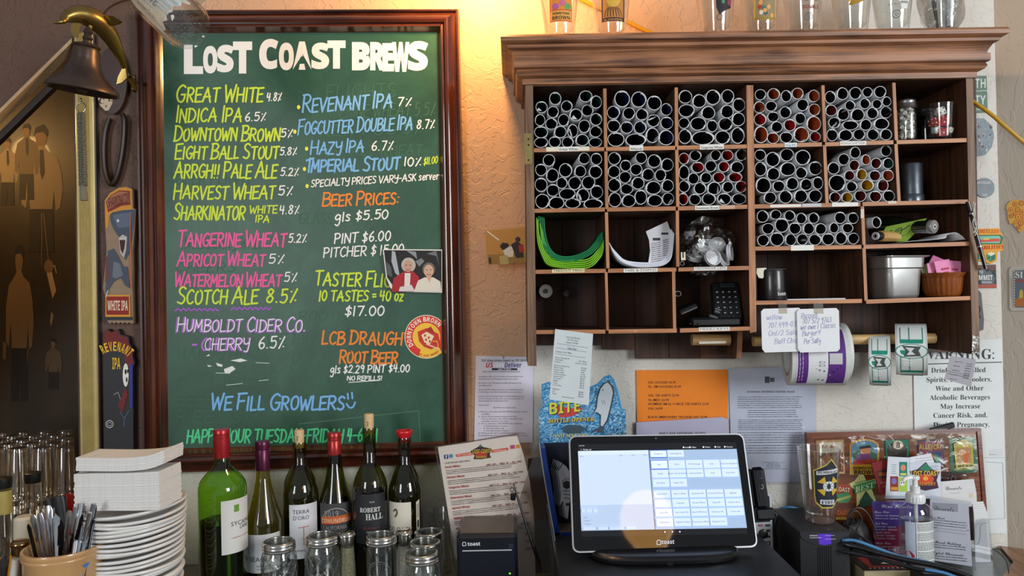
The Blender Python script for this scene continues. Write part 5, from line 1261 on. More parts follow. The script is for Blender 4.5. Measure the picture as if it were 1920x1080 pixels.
def pr_purple(t_, M, w_, r):
    ik = Ink(M, .0004)
    band(ik, .08, .92, -60, 62, 'e4e6e8'); ik.up(); band(ik, .10, .28, -60, 60, '5c2c82'); band(ik, .62, .92, -60, 60, '5c2c82'); ik.up()
    band(ik, .64, .86, -8, 12, 'c8c8cc')
    for k in range(7): ik.poly([(.13, -10 + k * 9), (.14, -10 + k * 9), (.14, -3 + k * 9), (.13, -3 + k * 9)], 'd8c8e8').poly([(.18, -12 + k * 9), (.19, -12 + k * 9), (.19, -5 + k * 9), (.18, -5 + k * 9)], 'd8c8e8')
    ik.line([(.42, 20), (.42, 50)], .012, '68c0a0').line([(.66, 10), (.66, 35)], .01, 'e8e0f0')
    for v in (6, 12): ik.poly([(.47, v), (.56, v), (.56, v + 4), (.47, v + 4)], '8a90a0').up(.00005).poly([(.485, v + .7), (.545, v + .7), (.545, v + 3.3), (.485, v + 3.3)], 'e4e6e8').off
    for (u, a_, b_) in ((.76, 20, 50), (.82, 16, 54), (.70, 26, 46), (.46, 22, 48), (.54, 24, 50)): ik.poly([(u, a_), (u + .03, a_), (u + .03, b_), (u, b_)], '2a1640' if u > .6 else '6a7080')
    ik.build('printed_label', t_)
def pr_green(t_, M, w_, r):
    ik = Ink(M, .0004); band(ik, .06, .94, -70, 70, 'e2e8e4'); ik.up()
    for v0 in (-26, 48):
        band(ik, .14, .86, v0, v0 + 9, '14907c'); band(ik, .14, .86, v0 + 24, v0 + 40, '14907c')
    for u in (.14, .42, .84): band(ik, u, u + .03, -60, -20, '2c8474'); band(ik, u, u + .03, 14, 50, '2c8474')
    ik.up(); ik.disc(.5, 0, .52, 16, '2c8474', 24).up().disc(.5, 0, .48, 14.5, 'e2e8e4', 24).up(); ik.poly([(.2, -12), (.8, -10), (.7, 0), (.8, 10), (.25, 12), (.34, 0)], '4a5050').up().poly([(.3, -8), (.6, -7), (.5, 0), (.62, 7), (.34, 8), (.44, 0)], 'dde2de').up()
    for k, v in enumerate((18, 24, 30)): ik.poly([(.24, v), (.5, v), (.5, v + 3), (.24, v + 3)], 'e8f0ec')
    ik.poly([(.2, 54), (.8, 54), (.8, 57), (.2, 57)], 'e8f0ec'); ik.build('printed_label', t_)
tape_roll('label_roll', 'wide roll of purple and white takeout labels on the dowel', 1527, 666, 56, 98, -10, .040, pr_purple)
tape_roll('label_roll', 'narrow roll of green and white labels nearer the middle of the dowel', 1650, 675, 47, 32, -27, .034, pr_green)
tape_roll('label_roll', 'thick roll of green and white labels at the right end of the dowel', 1708, 655, 48, 46, -27, .030, pr_green)
mb = MB(); T = Matrix.Rotation(PI / 2, 3, 'Y'); mb.lathe([(.040, -.006), (.060, -.006), (.060, .006), (.040, .006), (.040, -.006)], 48, (0, 0, 0), 0, T, cap=False)
tag(obj('label_roll', mb, mat('d4dad6', .5), None, None, P(1577, 660, YD), (0, 0, -.1)), 'blank white roll of backing paper beside the purple roll', 'label roll', 'rolls of labels on the dowel')
rs = lambda x0, y0, x1, y1, r, sk=0: [(x0 + r + sk, y0), (x1 - r + sk, y0 - 2), (x1 + sk, y0 + r - 2), (x1 + 2, y1 - r), (x1 - r + 2, y1), (x0 + r + 2, y1 + 2), (x0 + 2, y1 - r), (x0 + sk, y0 + r)]
YN = YC - .004
for i, (x0, x1, lines_) in enumerate(((1427, 1503, [('willow', 1437, 1466, 600), ('707.499-03', 1440, 1492, 615), ('Onl/2 Salad', 1441, 1500, 630), ('Baff Chic', 1452, 1494, 645)]), (1494, 1573, [('Russell', 1502, 1532, 597), ('707 522 9763', 1504, 1558, 607), ('we owe 1 Classic', 1501, 1566, 618), ('Burger!!', 1504, 1538, 630), ('Per Sally', 1507, 1538, 645)]))):
    th, f2, ik = sheet('note_card', ['white note card headed willow taped under the cabinet, partly overlapped', 'white note card headed Russell taped in front of the other card'][i], 'note', rs(x0, 579 + i * .5, x1, 659, 5), YN - .004 * i, 'e6e8ea', (0, 0, 0), 'card', group='handwritten cards taped to the cabinet')
    for t, a, b_, y in lines_: ik.hand(t, a, b_, y, 9.5, 'a4a2cc' if i == 0 else '9a9ac0', w=.85, slope=.06, jit=.3)
    ik.build('handwriting', th)
    mb = slab(f2, [(x0 + [32, 31][i], 565), (x0 + [48, 49][i], 565), (x0 + [49, 50][i], 588), (x0 + [33, 32][i], 588)], -.0004)
    obj('adhesive_tape', mb, glass('f0ece4', .8, .4), th)
th, f2, ik = sheet('grey_slip', 'small grey printed slip stuck under the right end of the cabinet', 'paper', [(1782, 667), (1830, 674), (1821, 725), (1771, 711)], YN, 'a4a2aa')
ik.greek(1790, 678, 1806, 712, 5, '55535c', 1.6, -.15, 3, .2, lean=-2.4); ik.greek(1812, 682, 1824, 710, 7, '45434c', 1.6, -.15, 7, .1, lean=-1.2); ik.line([(1777, 700), (1815, 708)], .9, '55535c').line([(1778, 696), (1818, 704)], .7, '55535c'); ik.build('print', th)
mb = slab(Fr(P(1830, 640, YC - .006)), [(1824, 628), (1836, 632), (1833, 660), (1822, 666)], .001); tag(obj('clear_tape', mb, glass('d8d4cc', 2, .15, .4), None, None, P(1830, 640, YC - .006)), 'strip of clear tape at the lower right cabinet corner', 'tape')
th, f2, ik = sheet('long_receipt', 'long white Take Out receipt hanging from the left of the cabinet', 'receipt', [(1041, 617), (1112, 626), (1104, 760), (1030, 749)], YC - .006, 'cdd6d8', (0, 0, 0), 'slip')
for t, x, y, h, w_ in (('Lost Coast Brewery', 1062, 633, 3.2, 26), ('617 4th Street', 1064, 638, 3, 20), ('Eureka, CA 95501', 1062, 643, 3, 22), ('Take Out', 1064, 655, 5, 17), ('Customer: Dan Tiffany', 1042, 660, 3, 30), ('Server: Michelle M', 1041, 671, 2.6, 26), ('Check #263', 1041, 675, 2.6, 14), ('Ordered:', 1040, 679, 2.6, 11), ('Dan Tiffany', 1085, 678, 2.6, 15), ('12/15/21 7:02 PM', 1079, 682, 2.6, 21), ('Powered by Toast', 1054, 745, 2.6, 22)):
    ik.text(t, x, y, h, '5c6468', w_, 'mono', slope=-.12)
for k, (t, pr_) in enumerate((('Afternoon Bucket Fry', '$12.50'), ('Fish & Chips', '18.99'), (' Season Fries', '4.49'), ('Chicken Salad', '15.49'), ('Famous Hot Brown', '$16.49'), (' Season Fries', '$4.49'), (' To Go Box', '$0.25'), ('Napkin', '$0.25'), ('Tartar', '$0.50'), ('2 To Go Box', '$0.50'))):
    ik.text(t, 1039 - k * .25, 685.5 + k * 4.1, 2.6, '60686c', len(t) * 1.45, 'mono', slope=-.12); ik.text(pr_, 1090 - k * .35, 691 + k * 4.1, 2.6, '50585c', len(pr_) * 1.6, 'mono', slope=-.12)
for k, t in enumerate(('Subtotal', 'Tax', 'Total')): ik.text(t, 1036 - k * .3, 730 + k * 4.2, 2.6, '60686c', len(t) * 1.5, 'mono', slope=-.12); ik.text(('$64.46', '$5.96', '$70.42')[k], 1085 - k * .3, 736 + k * 4.2, 2.6, '40484c', 9, 'mono', slope=-.12)
ik.line([(1045, 644), (1102, 652)], .7, '7c8488').line([(1043, 652), (1100, 660)], .7, '7c8488').line([(1042, 663), (1098, 671)], .7, '7c8488'); ik.build('print', th)
# pens on a string and black clip at the right side of the cabinet
for i, (a_, b_, r, lab) in enumerate((((1814, 378), (1831, 436), .0042, 'upper'), ((1829, 436), (1848, 504), .0042, 'lower'))):
    pa, pb = P(*a_, YC - .015), P(*b_, YC - .015)
    t_ = thing('black_pen', f'{lab} of the two black pens hanging at the right side of the cabinet', 'pen', pb)
    mb = MB(); d = pa - pb; mb.cyl((0, 0, 0), d * .62, r * .8, r, 12); obj('barrel', mb, mat('0e0e10', .15, 0, 0, coat=1), t_)
    mb = MB(); mb.cyl(d * .62, d, r * 1.1, r, 12); obj('cap', mb, mat('101012', .15, 0, 0, coat=1), t_)
    mb = MB(); mb.cyl(d * .60, d * .64, r * 1.15, None, 12); obj('band', mb, chrome, t_)
mb = MB(); mb.tube([P(x, y, YC - .021) for x, y in catmull([(1825, 378), (1828, 400), (1824, 418), (1830, 436), (1827, 442)], 3)], .0010, 6); mb.tube([P(x, y, YC - .022) for x, y in catmull([(1829, 380), (1825, 402), (1831, 420), (1826, 438)], 3)], .0010, 6)
tag(obj('white_string', mb, mat('c8c4b4', .8)), 'white string tying the pens to the cabinet side', 'string')
th, f2, ik = slabthing('black_clip', 'dark grey clip panel hooked on the right side of the cabinet', 'clip', [(1832, 550), (1836, 545), (1840, 550), (1845, 600), (1844, 618), (1834, 622)], YC + .02, '3c3a3c', .02, part='panel')
ik.line([(1836, 574), (1838, 580), (1835, 588), (1838, 596)], 1.6, '141414'); ik.build('hook_mark', th)

# ================================================================ glasses on top of the cabinet
YT = YC - .008
def pint(name, label, px, rb, rt, h, Y=YT, py=75, group=None, z=None):
    X = P(px, py, Y).x; base = Vector((X, Y, TOPZ(X) + .0006 if z is None else z))
    t_ = thing(name, label, 'glass', base, group=group)
    mb = MB(); mb.lathe([(0, .001), (rb * .94, .001), (rb, .004), (rb * 1.01, .008), (rt, h), (rt + .0006, h + .001), (rt - .0016, h + .001), (rb * 1.01 - .0022, .018), (rb * .7, .014), (0, .013)], 48, cap=False)
    obj('glass_body', mb, glass('f7f8f7', 1.6, .03), t_, ang=.8)
    def M(x, y, o_):                       # x metres round the glass (0 = front), y metres up
        r = rb + (rt - rb) * y / h + .0003 + o_; a_ = x / r
        return Vector((r * math.sin(a_), -r * math.cos(a_), y))
    return t_, M
def patch(ik, x0, x1, y0, y1, col, n=8, f=None):
    for i in range(n):
        a_, b_ = x0 + (x1 - x0) * i / n, x0 + (x1 - x0) * (i + 1) / n
        ik.poly([(a_, y0), (b_, y0), (b_, y1), (a_, y1)], col)
def gtext(ik, t, x, y, h, col, w=None, font='bold'):
    vs, fs = glyphs(t, font); xs_ = [v[0] for v in vs]; l, r = min(xs_), max(xs_); k = h / .7; kx = k if w is None else w / (r - l)
    o_ = ik.o(); ik.mb.add([ik.M(x + (a_ - (l + r) / 2) * kx, y + b_ * k, o_) for a_, b_ in vs], fs, ik.ci(col))
GL = [(1050, 'pint glass printed DOWNTOWN BROWN on an orange panel, first on the cabinet'), (1147, 'pint glass with a brown and gold sun print, second on the cabinet'), (1343, 'pint glass with a black angular print, third from the left on the cabinet'),
      (1426, 'pint glass with a rope-edged colourful print on the cabinet'), (1507, 'pint glass printed with a dark motorcycle and a round emblem'), (1598, 'pint glass printed with a yellow ribbon banner'), (1675, 'pint glass printed with a white skull in a green cap')]
for i, (px, lab) in enumerate(GL):
    t_, M = pint('pint_glass', lab, px, .0285, .0445, .147, group='pint glasses on the cabinet')
    ik = Ink(lambda x, y, o_, M=M: M(x, y - .013, o_), .0002); ik.sub = .005
    if i == 0:
        patch(ik, -.022, .024, .038, .110, 'e0522c'); ik.up(); patch(ik, -.020, .022, .060, .108, 'e89030'); patch(ik, -.020, .022, .040, .058, 'f0b048'); ik.up(); gtext(ik, 'DOWNTOWN', .001, .0505, .0045, '2c140c', .034); gtext(ik, 'BROWN', .001, .0415, .0065, '2c140c', .036)
        for a_, b_, c in ((-.010, .066, 'c060a0'), (.004, .072, 'd86a8c'), (.014, .066, '60a850'), (-.002, .084, '8c58a0')): ik.disc(a_, b_, .007, .006, c, 12)
    elif i == 1:
        patch(ik, -.024, .024, .037, .11, '3c1c20'); ik.up(); patch(ik, -.021, .021, .044, .108, 'c88434'); ik.up(); ik.disc(0, .078, .014, .015, 'e0b040', 16)
        for k in range(7): ik.line([(-.018 + k * .006, .046), (-.016 + k * .005, .056), (-.010 + k * .003, .062)], .0016, '54281c')
        ik.up().disc(-.004, .079, .002, .0016, '20100c', 8).disc(.006, .079, .002, .0016, '20100c', 8); gtext(ik, 'ALL GOOD BREWING', 0, .0385, .003, 'd8a060', .038)
    elif i == 2:
        ik.poly([(-.010, .108), (-.008, .060), (-.002, .046), (.010, .054), (.024, .060), (.026, .108)], '1c1a1e').up().poly([(.014, .066), (.024, .062), (.025, .09), (.018, .092)], '98304c').poly([(.002, .068), (.008, .066), (.010, .08), (.004, .084)], '4a8c68'); ik.ring(-.001, .041, .005, .0062, '3c3a3c', 16)
        ik.hand('Lost', -.020, -.012, -.075, .012, '6c686c', w=.0006) if False else None
    elif i == 3:
        patch(ik, -.022, .024, .036, .11, 'd8b040'); ik.up(); patch(ik, -.019, .021, .040, .11, '9a8460'); ik.up()
        rr_ = random.Random(4)
        for k in range(26): ik.disc(rr_.uniform(-.017, .019), rr_.uniform(.043, .10), .004, .0045, rr_.choice(['c84a30', '3c7c68', 'e8a858', 'e8dcc0', '2c5a54', 'b83428']), 9)
        for k in range(12): ik.poly([(-.021 + k * .0038, .0365), (-.0195 + k * .0038, .0365), (-.0185 + k * .0038, .0395), (-.020 + k * .0038, .0395)], '3a2c14')
    elif i == 4:
        ik.ring(-.006, .078, .006, .0085, '241c20', 18).ring(.012, .078, .006, .0085, '241c20', 18).poly([(-.010, .084), (0, .080), (.012, .086), (.016, .096), (.002, .100), (-.008, .094)], '4a1c22'); gtext(ik, 'DOUBLE', .003, .055, .0065, '8c2c20', .032); ik.ring(-.002, .040, .0065, .0078, '5c5a5a', 20).ring(-.002, .040, .002, .003, '5c5a5a', 10); gtext(ik, 'LOST COAST', -.002, .043, .0016, '5c5a5a', .009)
    elif i == 5:
        ik.poly([(-.022, .068), (.022, .082), (.024, .096), (.004, .110), (-.020, .110), (-.024, .09)], 'd8b030').up().poly([(-.020, .062), (-.014, .060), (.010, .068), (.024, .078), (.026, .086), (.008, .078), (-.016, .070)], 'a8841c').up(); gtext(ik, 'BREWERY', .000, .0755, .0065, '6a4c10', .034); ik.disc(-.006, .098, .010, .008, 'c84a28', 12).disc(.010, .099, .008, .006, '3c7c50', 12)
    else:
        ik.disc(.006, .078, .015, .017, 'e4e4dc', 18).poly([(-.002, .064), (.014, .064), (.012, .052), (.000, .052)], 'e4e4dc').up().disc(.000, .080, .0045, .005, '141414', 12).disc(.013, .080, .0045, .005, '141414', 12).poly([(.005, .070), (.009, .070), (.007, .076)], '141414').disc(0, .080, .0018, .0018, 'e07020', 8); ik.line([(-.002, .064), (.014, .064)], .0010, '141414')
        for k in range(5): ik.line([(k * .003, .061), (k * .003, .067)], .0006, '141414')
        ik.poly([(-.010, .092), (.022, .094), (.020, .112), (-.008, .112)], '58b83c'); ik.ring(-.009, .042, .0065, .0078, '4c4a4a', 20).ring(-.009, .042, .002, .003, '4c4a4a', 10); gtext(ik, 'Lost Coast', -.014, .060, .004, '6a6868', .022, 'script')
        ik.poly([(-.022, .072), (-.012, .070), (-.010, .080), (-.020, .084)], '8a8884')
    ik.build('printed_design', t_)
t_, M = pint('wrapped_glass', 'glass wrapped in crinkled clear plastic with a dark brush inside, last on the cabinet', 1768, .028, .044, .147, py=70)
mb = MB(); mb.tube([(-.010, 0, .010), (-.016, .0, .06), (-.022, 0, .14)], [.004, .007, .007], 10, flat=.5); obj('dark_handle', mb, mat('2c3444', .3), t_)
mb = MB(); mb.tube([(.004, -.01, .010), (.006, -.01, .14)], .0045, 10); obj('white_straw', mb, mat('dfe6ea', .4), t_)
crumple('plastic_wrap', (0, 0, .075), .043, .036, .082, 12, glass('dcdcdc', 2.2, .05, .9, 40), t_, amp=.12)
# yellow cable behind the glasses and down the right wall
mb = MB(); mb.tube([P(x, y, -.008) for x, y in catmull([(1070, -12), (1108, 8), (1160, 32), (1200, 52), (1262, 80)], 4)], .0042, 8)
tag(obj('yellow_cable', mb, mat('d09a1c', .35, 0, .05)), 'yellow cable running down behind the glasses on the cabinet', 'cable', 'yellow cable on the wall')
mb = MB(); mb.tube([P(x, y, -.05 - .0022 * i) for i, (x, y) in enumerate(catmull([(1818, 186), (1832, 196), (1858, 214), (1888, 240), (1930, 276)], 4))], .0042, 8)
tag(obj('yellow_cable', mb, mat('c8981c', .35, 0, .05)), 'yellow cable crossing the stickers at the right of the cabinet', 'cable', 'yellow cable on the wall')
# ================================================================ papers on the wall
th, f2, ik = sheet('delivery_flyer', 'white delivery flyer headed US Vets Deliver pinned between chalkboard and cabinet', 'flyer', [(892, 667), (988, 669), (1000, 686), (999, 830), (889, 830)], -.003, 'dcd8e6')
ik.text('TEXT USVets Delivery Dispatch at: (707) 298-9590', 903, 678, 4, '241c20', 88, 'bold', slope=.002)
ik.text('US', 911, 689, 9, 'c02028', 14, 'italic').text('Vets', 925, 689, 9, 'f4f2f8', 20, 'italic').text('Deliver', 946, 689, 9, '20247c', 32, 'italic').line([(924, 690), (945, 690)], .5, '6a6080')
ik.rect(922, 690.5, 970, 694, '18161c').text('READY TO SERVE', 934, 693.6, 2.4, 'e8e4f0', 24, 'bold').text('Home Delivery From Humboldt\'s Best Restaurants!', 905, 698, 3, '4c4650', 70)
yy = 707
rows = [('usvetsdeliver offers you the freedom of home delivery from', 84, 0), ("Humboldt's Best Local Restaurants right to your door!", 74, 0), 0, ('All we ask is a flat 15% Delivery Fee ($10 minimum) and Tip', 80, 0), ('your delivery driver.', 26, 0), 0, ('No more $7.99 or instant food costs, your delivery fees and tip', 84, 0), ('no more app errors, the restaurants you can order from.', 82, 0), 0, ('Delivery areas are Monday-Friday in Eureka. Delivery rates are', 86, 0), ('same for evening areas, but we do ask you for your street call', 84, 0), ('you live outside the normal service area!', 55, 0), 0, ("How's it work?", 20, 0), ('Just follow these simple steps:', 42, 28), 0,
        ('1)  Before you order, please text (707) 298-9590 and check on driver', 92, 0), ('availability.', 16, 6), ('2)  Call your favorite restaurant and place your order.', 72, 0), ('Find out when your order will be ready and be there', 78, 6), ('usvetsdeliver will pick up your order.', 50, 6), ('3)  Text us a quick text to (707) 298-9590 with the following', 82, 0), ('a)  Restaurant Name & Location', 44, 10), ('b)  Time order will be ready', 38, 10), ('c)  Your Name & Delivery Address', 46, 10), ('4)  Drivers can take cash or credit/debit payments for deliveries', 88, 0), ('5)  Just relax & enjoy great food again in the comfort of your home!', 92, 0)]
for r in rows:
    if r == 0: yy += 3.4; continue
    ik.text(r[0], 897 + r[2], yy, 2.5, '54505c', r[1]); yy += 4.45
ik.disc(944, 670, 2.2, 2.2, 'b08c60', 10); ik.build('print', th)

Yo = -.003
th, f2, ik = sheet('orange_price_list', 'bright orange price list of hoodies and tee shirts on the wall', 'paper', [(1193, 694), (1364, 693), (1365, 815), (1195, 815)], Yo, 'f0851e')
for t, y, w_ in (('XXL HOODIES 45.99', 719, 52), ('XL -SM HOODIES 43.99', 727, 62), ('XXL TEE SHIRTS 25.99', 743.5, 58), ('XL-MED 23.99', 752, 39), ('WOMENS SM-XL V NECK TEE SHIRTS 23.99', 759.5, 114), ('XXL 24.99', 768, 27), ('BLACK EMBROIDERY TRUCKER HAT 23.99', 784, 111)):
    ik.text(t, 1215, y, 4.3, '3c200c', w_, bold=.01)
ik.build('print', th)
th, f2, ik = sheet('duties_sheet', 'white sheet headed DAILY BAR SIDEWORK DUTIES in a clear sleeve', 'paper', [(1193, 792), (1355, 782), (1366, 786), (1367, 850), (1193, 850)], Yo - .006, 'cfcade')
ik.text('DAILY BAR SIDEWORK DUTIES', 1236, 815, 5, '2a2630', 87, 'serif'); ik.greek(1215, 824, 1345, 845, 5, '6a6672', 2, seed=8); ik.build('print', th)
obj('clear_sleeve', slab(f2, [(1191, 790), (1357, 780), (1369, 785), (1369, 852), (1191, 852)], -.0004), glass('fafafc', .6, .1, .2, 20), th, loc=(0, -.0015, 0))
th, f2, ik = sheet('laminated_notice', 'pale laminated notice of dense small print under the cabinet', 'paper', [(1367, 692), (1527, 686), (1529, 830), (1529, 903), (1372, 906)], Yo, 'd2d8e4')
ik.rect(1434, 706, 1443, 718, '3a3e44').rect(1444, 708, 1452, 716, '4a4e54').text('ALCOHOLIC BEVERAGE CONTROL RULES', 1400, 736, 3, '2c3038', 90, 'bold')
for a, b, n_, x0, x1, sd in ((745, 765, 6, 1383, 1505, 1), (770, 782, 4, 1402, 1497, 2), (788, 806, 6, 1384, 1507, 3), (812, 830, 5, 1383, 1505, 4), (836, 850, 4, 1383, 1500, 5)): ik.greek(x0, a, x1, b, n_, '5c646e', 1.5, .003, sd, .06)
for k, (t, w_) in enumerate((('Department of Beverage Control', 40), ('2400 Main Street', 24), ('Suite 300, Mail Stop', 28), ('Washington, CA 95501', 24), ('for more information or to order this notice, see the department', 50))): ik.text(t, 1450, 867.5 + k * 3, 1.7, '3c424a', w_, al='c')
ik.build('print', th)
obj('laminate', slab(f2, [(1364, 690), (1384, 687), (1530, 684), (1532, 908), (1370, 910)], -.0004), glass('fafafc', .7, .07, .3, 16), th, loc=(0, -.0012, 0))

th, f2, ik = sheet('warning_sign', 'white alcohol WARNING sign in black serif type beneath the cabinet corner', 'sign', [(1712, 640), (1879, 636), (1887, 1000), (1718, 1000)], -.003, 'dfe4e2')
ik.text('WARNING:', 1728, 673, 19, '30363c', 136, 'serif').line([(1722, 683), (1878, 679)], 1.6, '262c38')
for t, x, y, w_, in (('Drinking Distilled', 1746, 699, 102), ('Spirits, Beer, Coolers,', 1737, 716.5, 122), ('Wine and Other', 1754, 733, 90), ('Alcoholic Beverages', 1743, 750, 113), ('May Increase', 1763, 766.5, 75), ('Cancer Risk, and,', 1750, 783.5, 101), ('During Pregnancy,', 1750, 801, 105)):
    ik.text(t, x, y, 9.4, '22262c', w_, 'serif', bold=-.005, slope=.012)
ik.rect(1855, 842, 1880, 855, 'd6dada'); ik.line([(1845, 858), (1884, 858)], .8, 'a8b0b0').line([(1848, 866), (1880, 868), (1884, 972), (1850, 974)], .8, '9aa2a6').line([(1855, 852), (1868, 852)], .8, '7a828a'); ik.build('print', th)

# stickers on the pale strip right of the cabinet
th, f2, ik = sheet('green_sticker', 'grey-green sticker with the letters TH and TY, highest on the right strip', 'sticker', [(1822, 142), (1850, 142), (1852, 210), (1828, 212), (1824, 205)], -.003, '6e8878', part='face')
ik.text('TH', 1828, 165, 17, 'd8dcd4', 20, 'bold').text('TY', 1828, 196, 17, 'd8dcd4', 20, 'bold').line([(1826, 171), (1850, 170)], 1.2, 'd8dcd4').text('BREWING', 1829, 207, 3.4, 'd8dcd4', 19, 'bold'); ik.build('lettering', th)
f2 = Fr(P(1843, 258, -.004)); th = thing('foil_sticker', 'crinkled shiny round foil sticker below the green one', 'sticker', f2.o)
obj('face', slab(f2, [(1822, 222), (1845, 222), (1860, 236), (1864, 255), (1860, 275), (1848, 290), (1830, 293), (1822, 290)], .001), mat('78868c', .5, 0, .25, .5, 120), th)
ik = Ink(f2, .0005); rr_ = random.Random(2)
for k in range(30): x, y = rr_.uniform(1825, 1858), rr_.uniform(228, 286); ik.poly([(x, y), (x + rr_.uniform(2, 6), y + rr_.uniform(-3, 2)), (x + rr_.uniform(0, 5), y + rr_.uniform(2, 5))], rr_.choice(['d8dede', '3c5a60', 'b0405a', '6a7c8c', 'e4e4e4', '903040', '98a8b0'])) if (x - 1840) ** 2 + (y - 257) ** 2 < 900 else None
ik.build('crinkle_print', th)
th = thing('heart_sticker', 'round grey HOOKERS ME sticker with a heart on the right strip', 'sticker', P(1847, 352, -.003)); f2 = Fr(P(1847, 352, -.003))
obj('face', slab(f2, el(1846.5, 352, 18.5, 18.5), .0006), mat('7d8a90', .6, 0, .15), th)
ik = Ink(f2, .0003).text('HOOKERS', 1832, 345, 5, 'd8dcda', 26, 'serif').text('♡', 1846, 358, 9, 'c8a0a0', None, al='c').text('ME', 1842, 368, 5, 'd8dcda', 10, 'serif'); ik.build('lettering', th)
th, f2, ik = sheet('orange_sticker', 'orange die-cut sticker reading LIMITLESS ABILITIES with dice and a sunset', 'sticker', [(1830, 429), (1873, 428), (1876, 436), (1884, 441), (1885, 466), (1879, 470), (1871, 471), (1869, 489), (1857, 495), (1846, 491), (1830, 488)], -.003, 'e8a83c', part='face')
ik.text('LIMITLESS', 1829, 437, 7, 'd8401c', 44, 'serif').poly([(1834, 441), (1876, 440), (1880, 445), (1878, 458), (1834, 458)], '38684c').up().poly([(1836, 443), (1873, 442), (1876, 446), (1874, 456), (1836, 456)], '7cc8ac').poly([(1836, 449), (1874, 447), (1874, 453), (1836, 454)], 'd85038').disc(1849, 450, 6, 4, 'f0c050', 12, 180, 360)
ik.up().text('ABILITIES', 1838, 468, 7, 'd8401c', 44, 'serif', slope=.05).poly([(1850, 476), (1858, 472), (1866, 476), (1858, 480)], 'e8e4cc').poly([(1850, 476), (1858, 480), (1858, 491), (1850, 486)], '3c9c78').poly([(1858, 480), (1866, 476), (1866, 486), (1858, 491)], '2c7458').up().disc(1854, 483, 1.8, 2.2, '1c4c3c', 10).poly([(1834, 474), (1843, 478), (1842, 488), (1834, 486)], '3c9c78'); ik.build('printed_design', th)
th, f2, ik = sheet('summit_sticker', 'square black and red sticker reading TO SUMMIT BREWING', 'sticker', [(1829, 497), (1867, 496), (1869, 540), (1832, 540)], -.003, '3e4446', part='face')
ik.poly([(1829, 497), (1867, 496), (1867.5, 503), (1860, 509), (1852, 503), (1845, 508), (1836, 502), (1829, 503)], '6e4844').poly([(1831, 534), (1868.5, 532), (1869, 540), (1832, 540)], 'b05040').poly([(1836, 508), (1843, 503), (1850, 510), (1856, 507), (1866, 522), (1862, 533), (1840, 533)], '5e686c')
ik.up().text('O TO', 1829, 513, 5.5, 'e0e2e0', 14, 'bold').text('SUMMIT', 1822, 525, 9, 'f0f0ee', 39, 'bold').text('BREWING', 1841, 531, 3.4, 'd8d8d8', 18, 'bold'); ik.build('printed_design', th)
# on the right wall
q0 = Vector((XE, 0, 1.5)); rw = (0, 0, math.atan2(-.6, .8)); off = Vector((-.6, -.8, 0)) * .002
f2 = Fr(q0 + off, rw); c_ = f2(1905, 405); f2 = Fr(f2.M @ c_, rw); th = thing('pizza_sticker', 'yellow citrus-slice sticker on the wall at the right edge', 'sticker', f2.o, rw)
obj('face', slab(f2, [(1888, 384), (1895, 376), (1908, 374), (1928, 378), (1928, 425), (1921, 424), (1918, 431), (1914, 437), (1909, 432), (1903, 424), (1897, 418), (1894, 421), (1890, 408), (1889, 396), (1887, 392)], .0008), mat('dca42c', .45), th)
ik = Ink(f2, .0003)
for k, (x, y, r) in enumerate(((1903, 383, 5), (1915, 381, 5), (1895, 393, 5), (1908, 393, 5), (1896, 405, 4.5), (1909, 407, 6), (1903, 400, 4), (1914, 418, 5), (1917, 398, 5), (1904, 417, 4), (1910, 426, 4), (1921, 408, 5))): ik.disc(x, y, r, r, ['c85a1c', 'b8401c', 'd8741c'][k % 3], 12).up(.0001).disc(x, y, r * .7, r * .7, 'e8b848', 10).up(.0001).disc(x, y, r * .35, r * .35, ['a8281c', 'd86a20'][k % 2], 8); ik.off -= .0002
ik.build('printed_design', th)
f2 = Fr(q0 + off, rw); c_ = f2(1915, 540); f2 = Fr(f2.M @ c_, rw); th = thing('beer_poster', 'small framed poster with a tin sign look at the right edge', 'poster', f2.o, rw)
obj('frame', slab(f2, [(1892, 506), (1896, 500), (1960, 497), (1960, 584), (1897, 583), (1893, 578)], .008), mat('b8b2a4', .5), th, ang=.5)
obj('picture', slab(f2, [(1901, 507), (1955, 505), (1955, 577), (1902, 576)], .002), mat('3c4a58', .4), th, loc=(0, -.0012, 0))
ik = Ink(f2, .0016).text('SI', 1904, 521, 12, 'e0dcd0', 14, 'serif').text('BREWERY', 1905, 529, 5, 'a8442c', 40, 'bold').poly([(1910, 565), (1912, 545), (1915, 542), (1918, 546), (1919, 565)], 'c8a850').poly([(1903, 560), (1925, 558), (1926, 575), (1904, 574)], 'b06a2c')
for k in range(14): ik.rect(1901.5, 508 + k * 5, 1903, 510.5 + k * 5, 'e0dcd0')
ik.line([(1896, 520), (1897, 560)], .8, '6a6860'); ik.build('printed_design', th)
# small photograph standing out from the wall by the chalkboard
th, f2, ik = sheet('wall_snapshot', 'small snapshot of people in a warm bar stuck beside the cabinet', 'photo', [(909, 432), (984, 425), (987, 492), (913, 497)], -.05, 'c89a54', (0, math.radians(2), 0), rough=.25)
ik.poly([(911, 434), (983, 427), (984, 470), (958, 480), (912, 480)], 'c08c44').poly([(914, 478), (984, 474), (985, 492), (916, 496)], '9a7438').up().line([(914, 434), (935, 450)], 2.4, 'f0e8d8').poly([(937, 462), (942, 455), (952, 456), (956, 462), (950, 470), (942, 468)], '241c1a').poly([(943, 470), (956, 461), (964, 466), (962, 482), (948, 482)], 'ded4c4').poly([(958, 458), (970, 452), (980, 460), (982, 482), (968, 484)], '2a2220').poly([(972, 460), (981, 458), (983, 472), (974, 474)], 'a82c24').disc(971, 449, 5, 5, '3c2a22', 12).poly([(916, 484), (920, 482), (922, 494), (917, 494)], '3a2c1c').poly([(936, 480), (952, 478), (954, 495), (938, 496)], 'b8a468'); ik.build('picture_print', th)

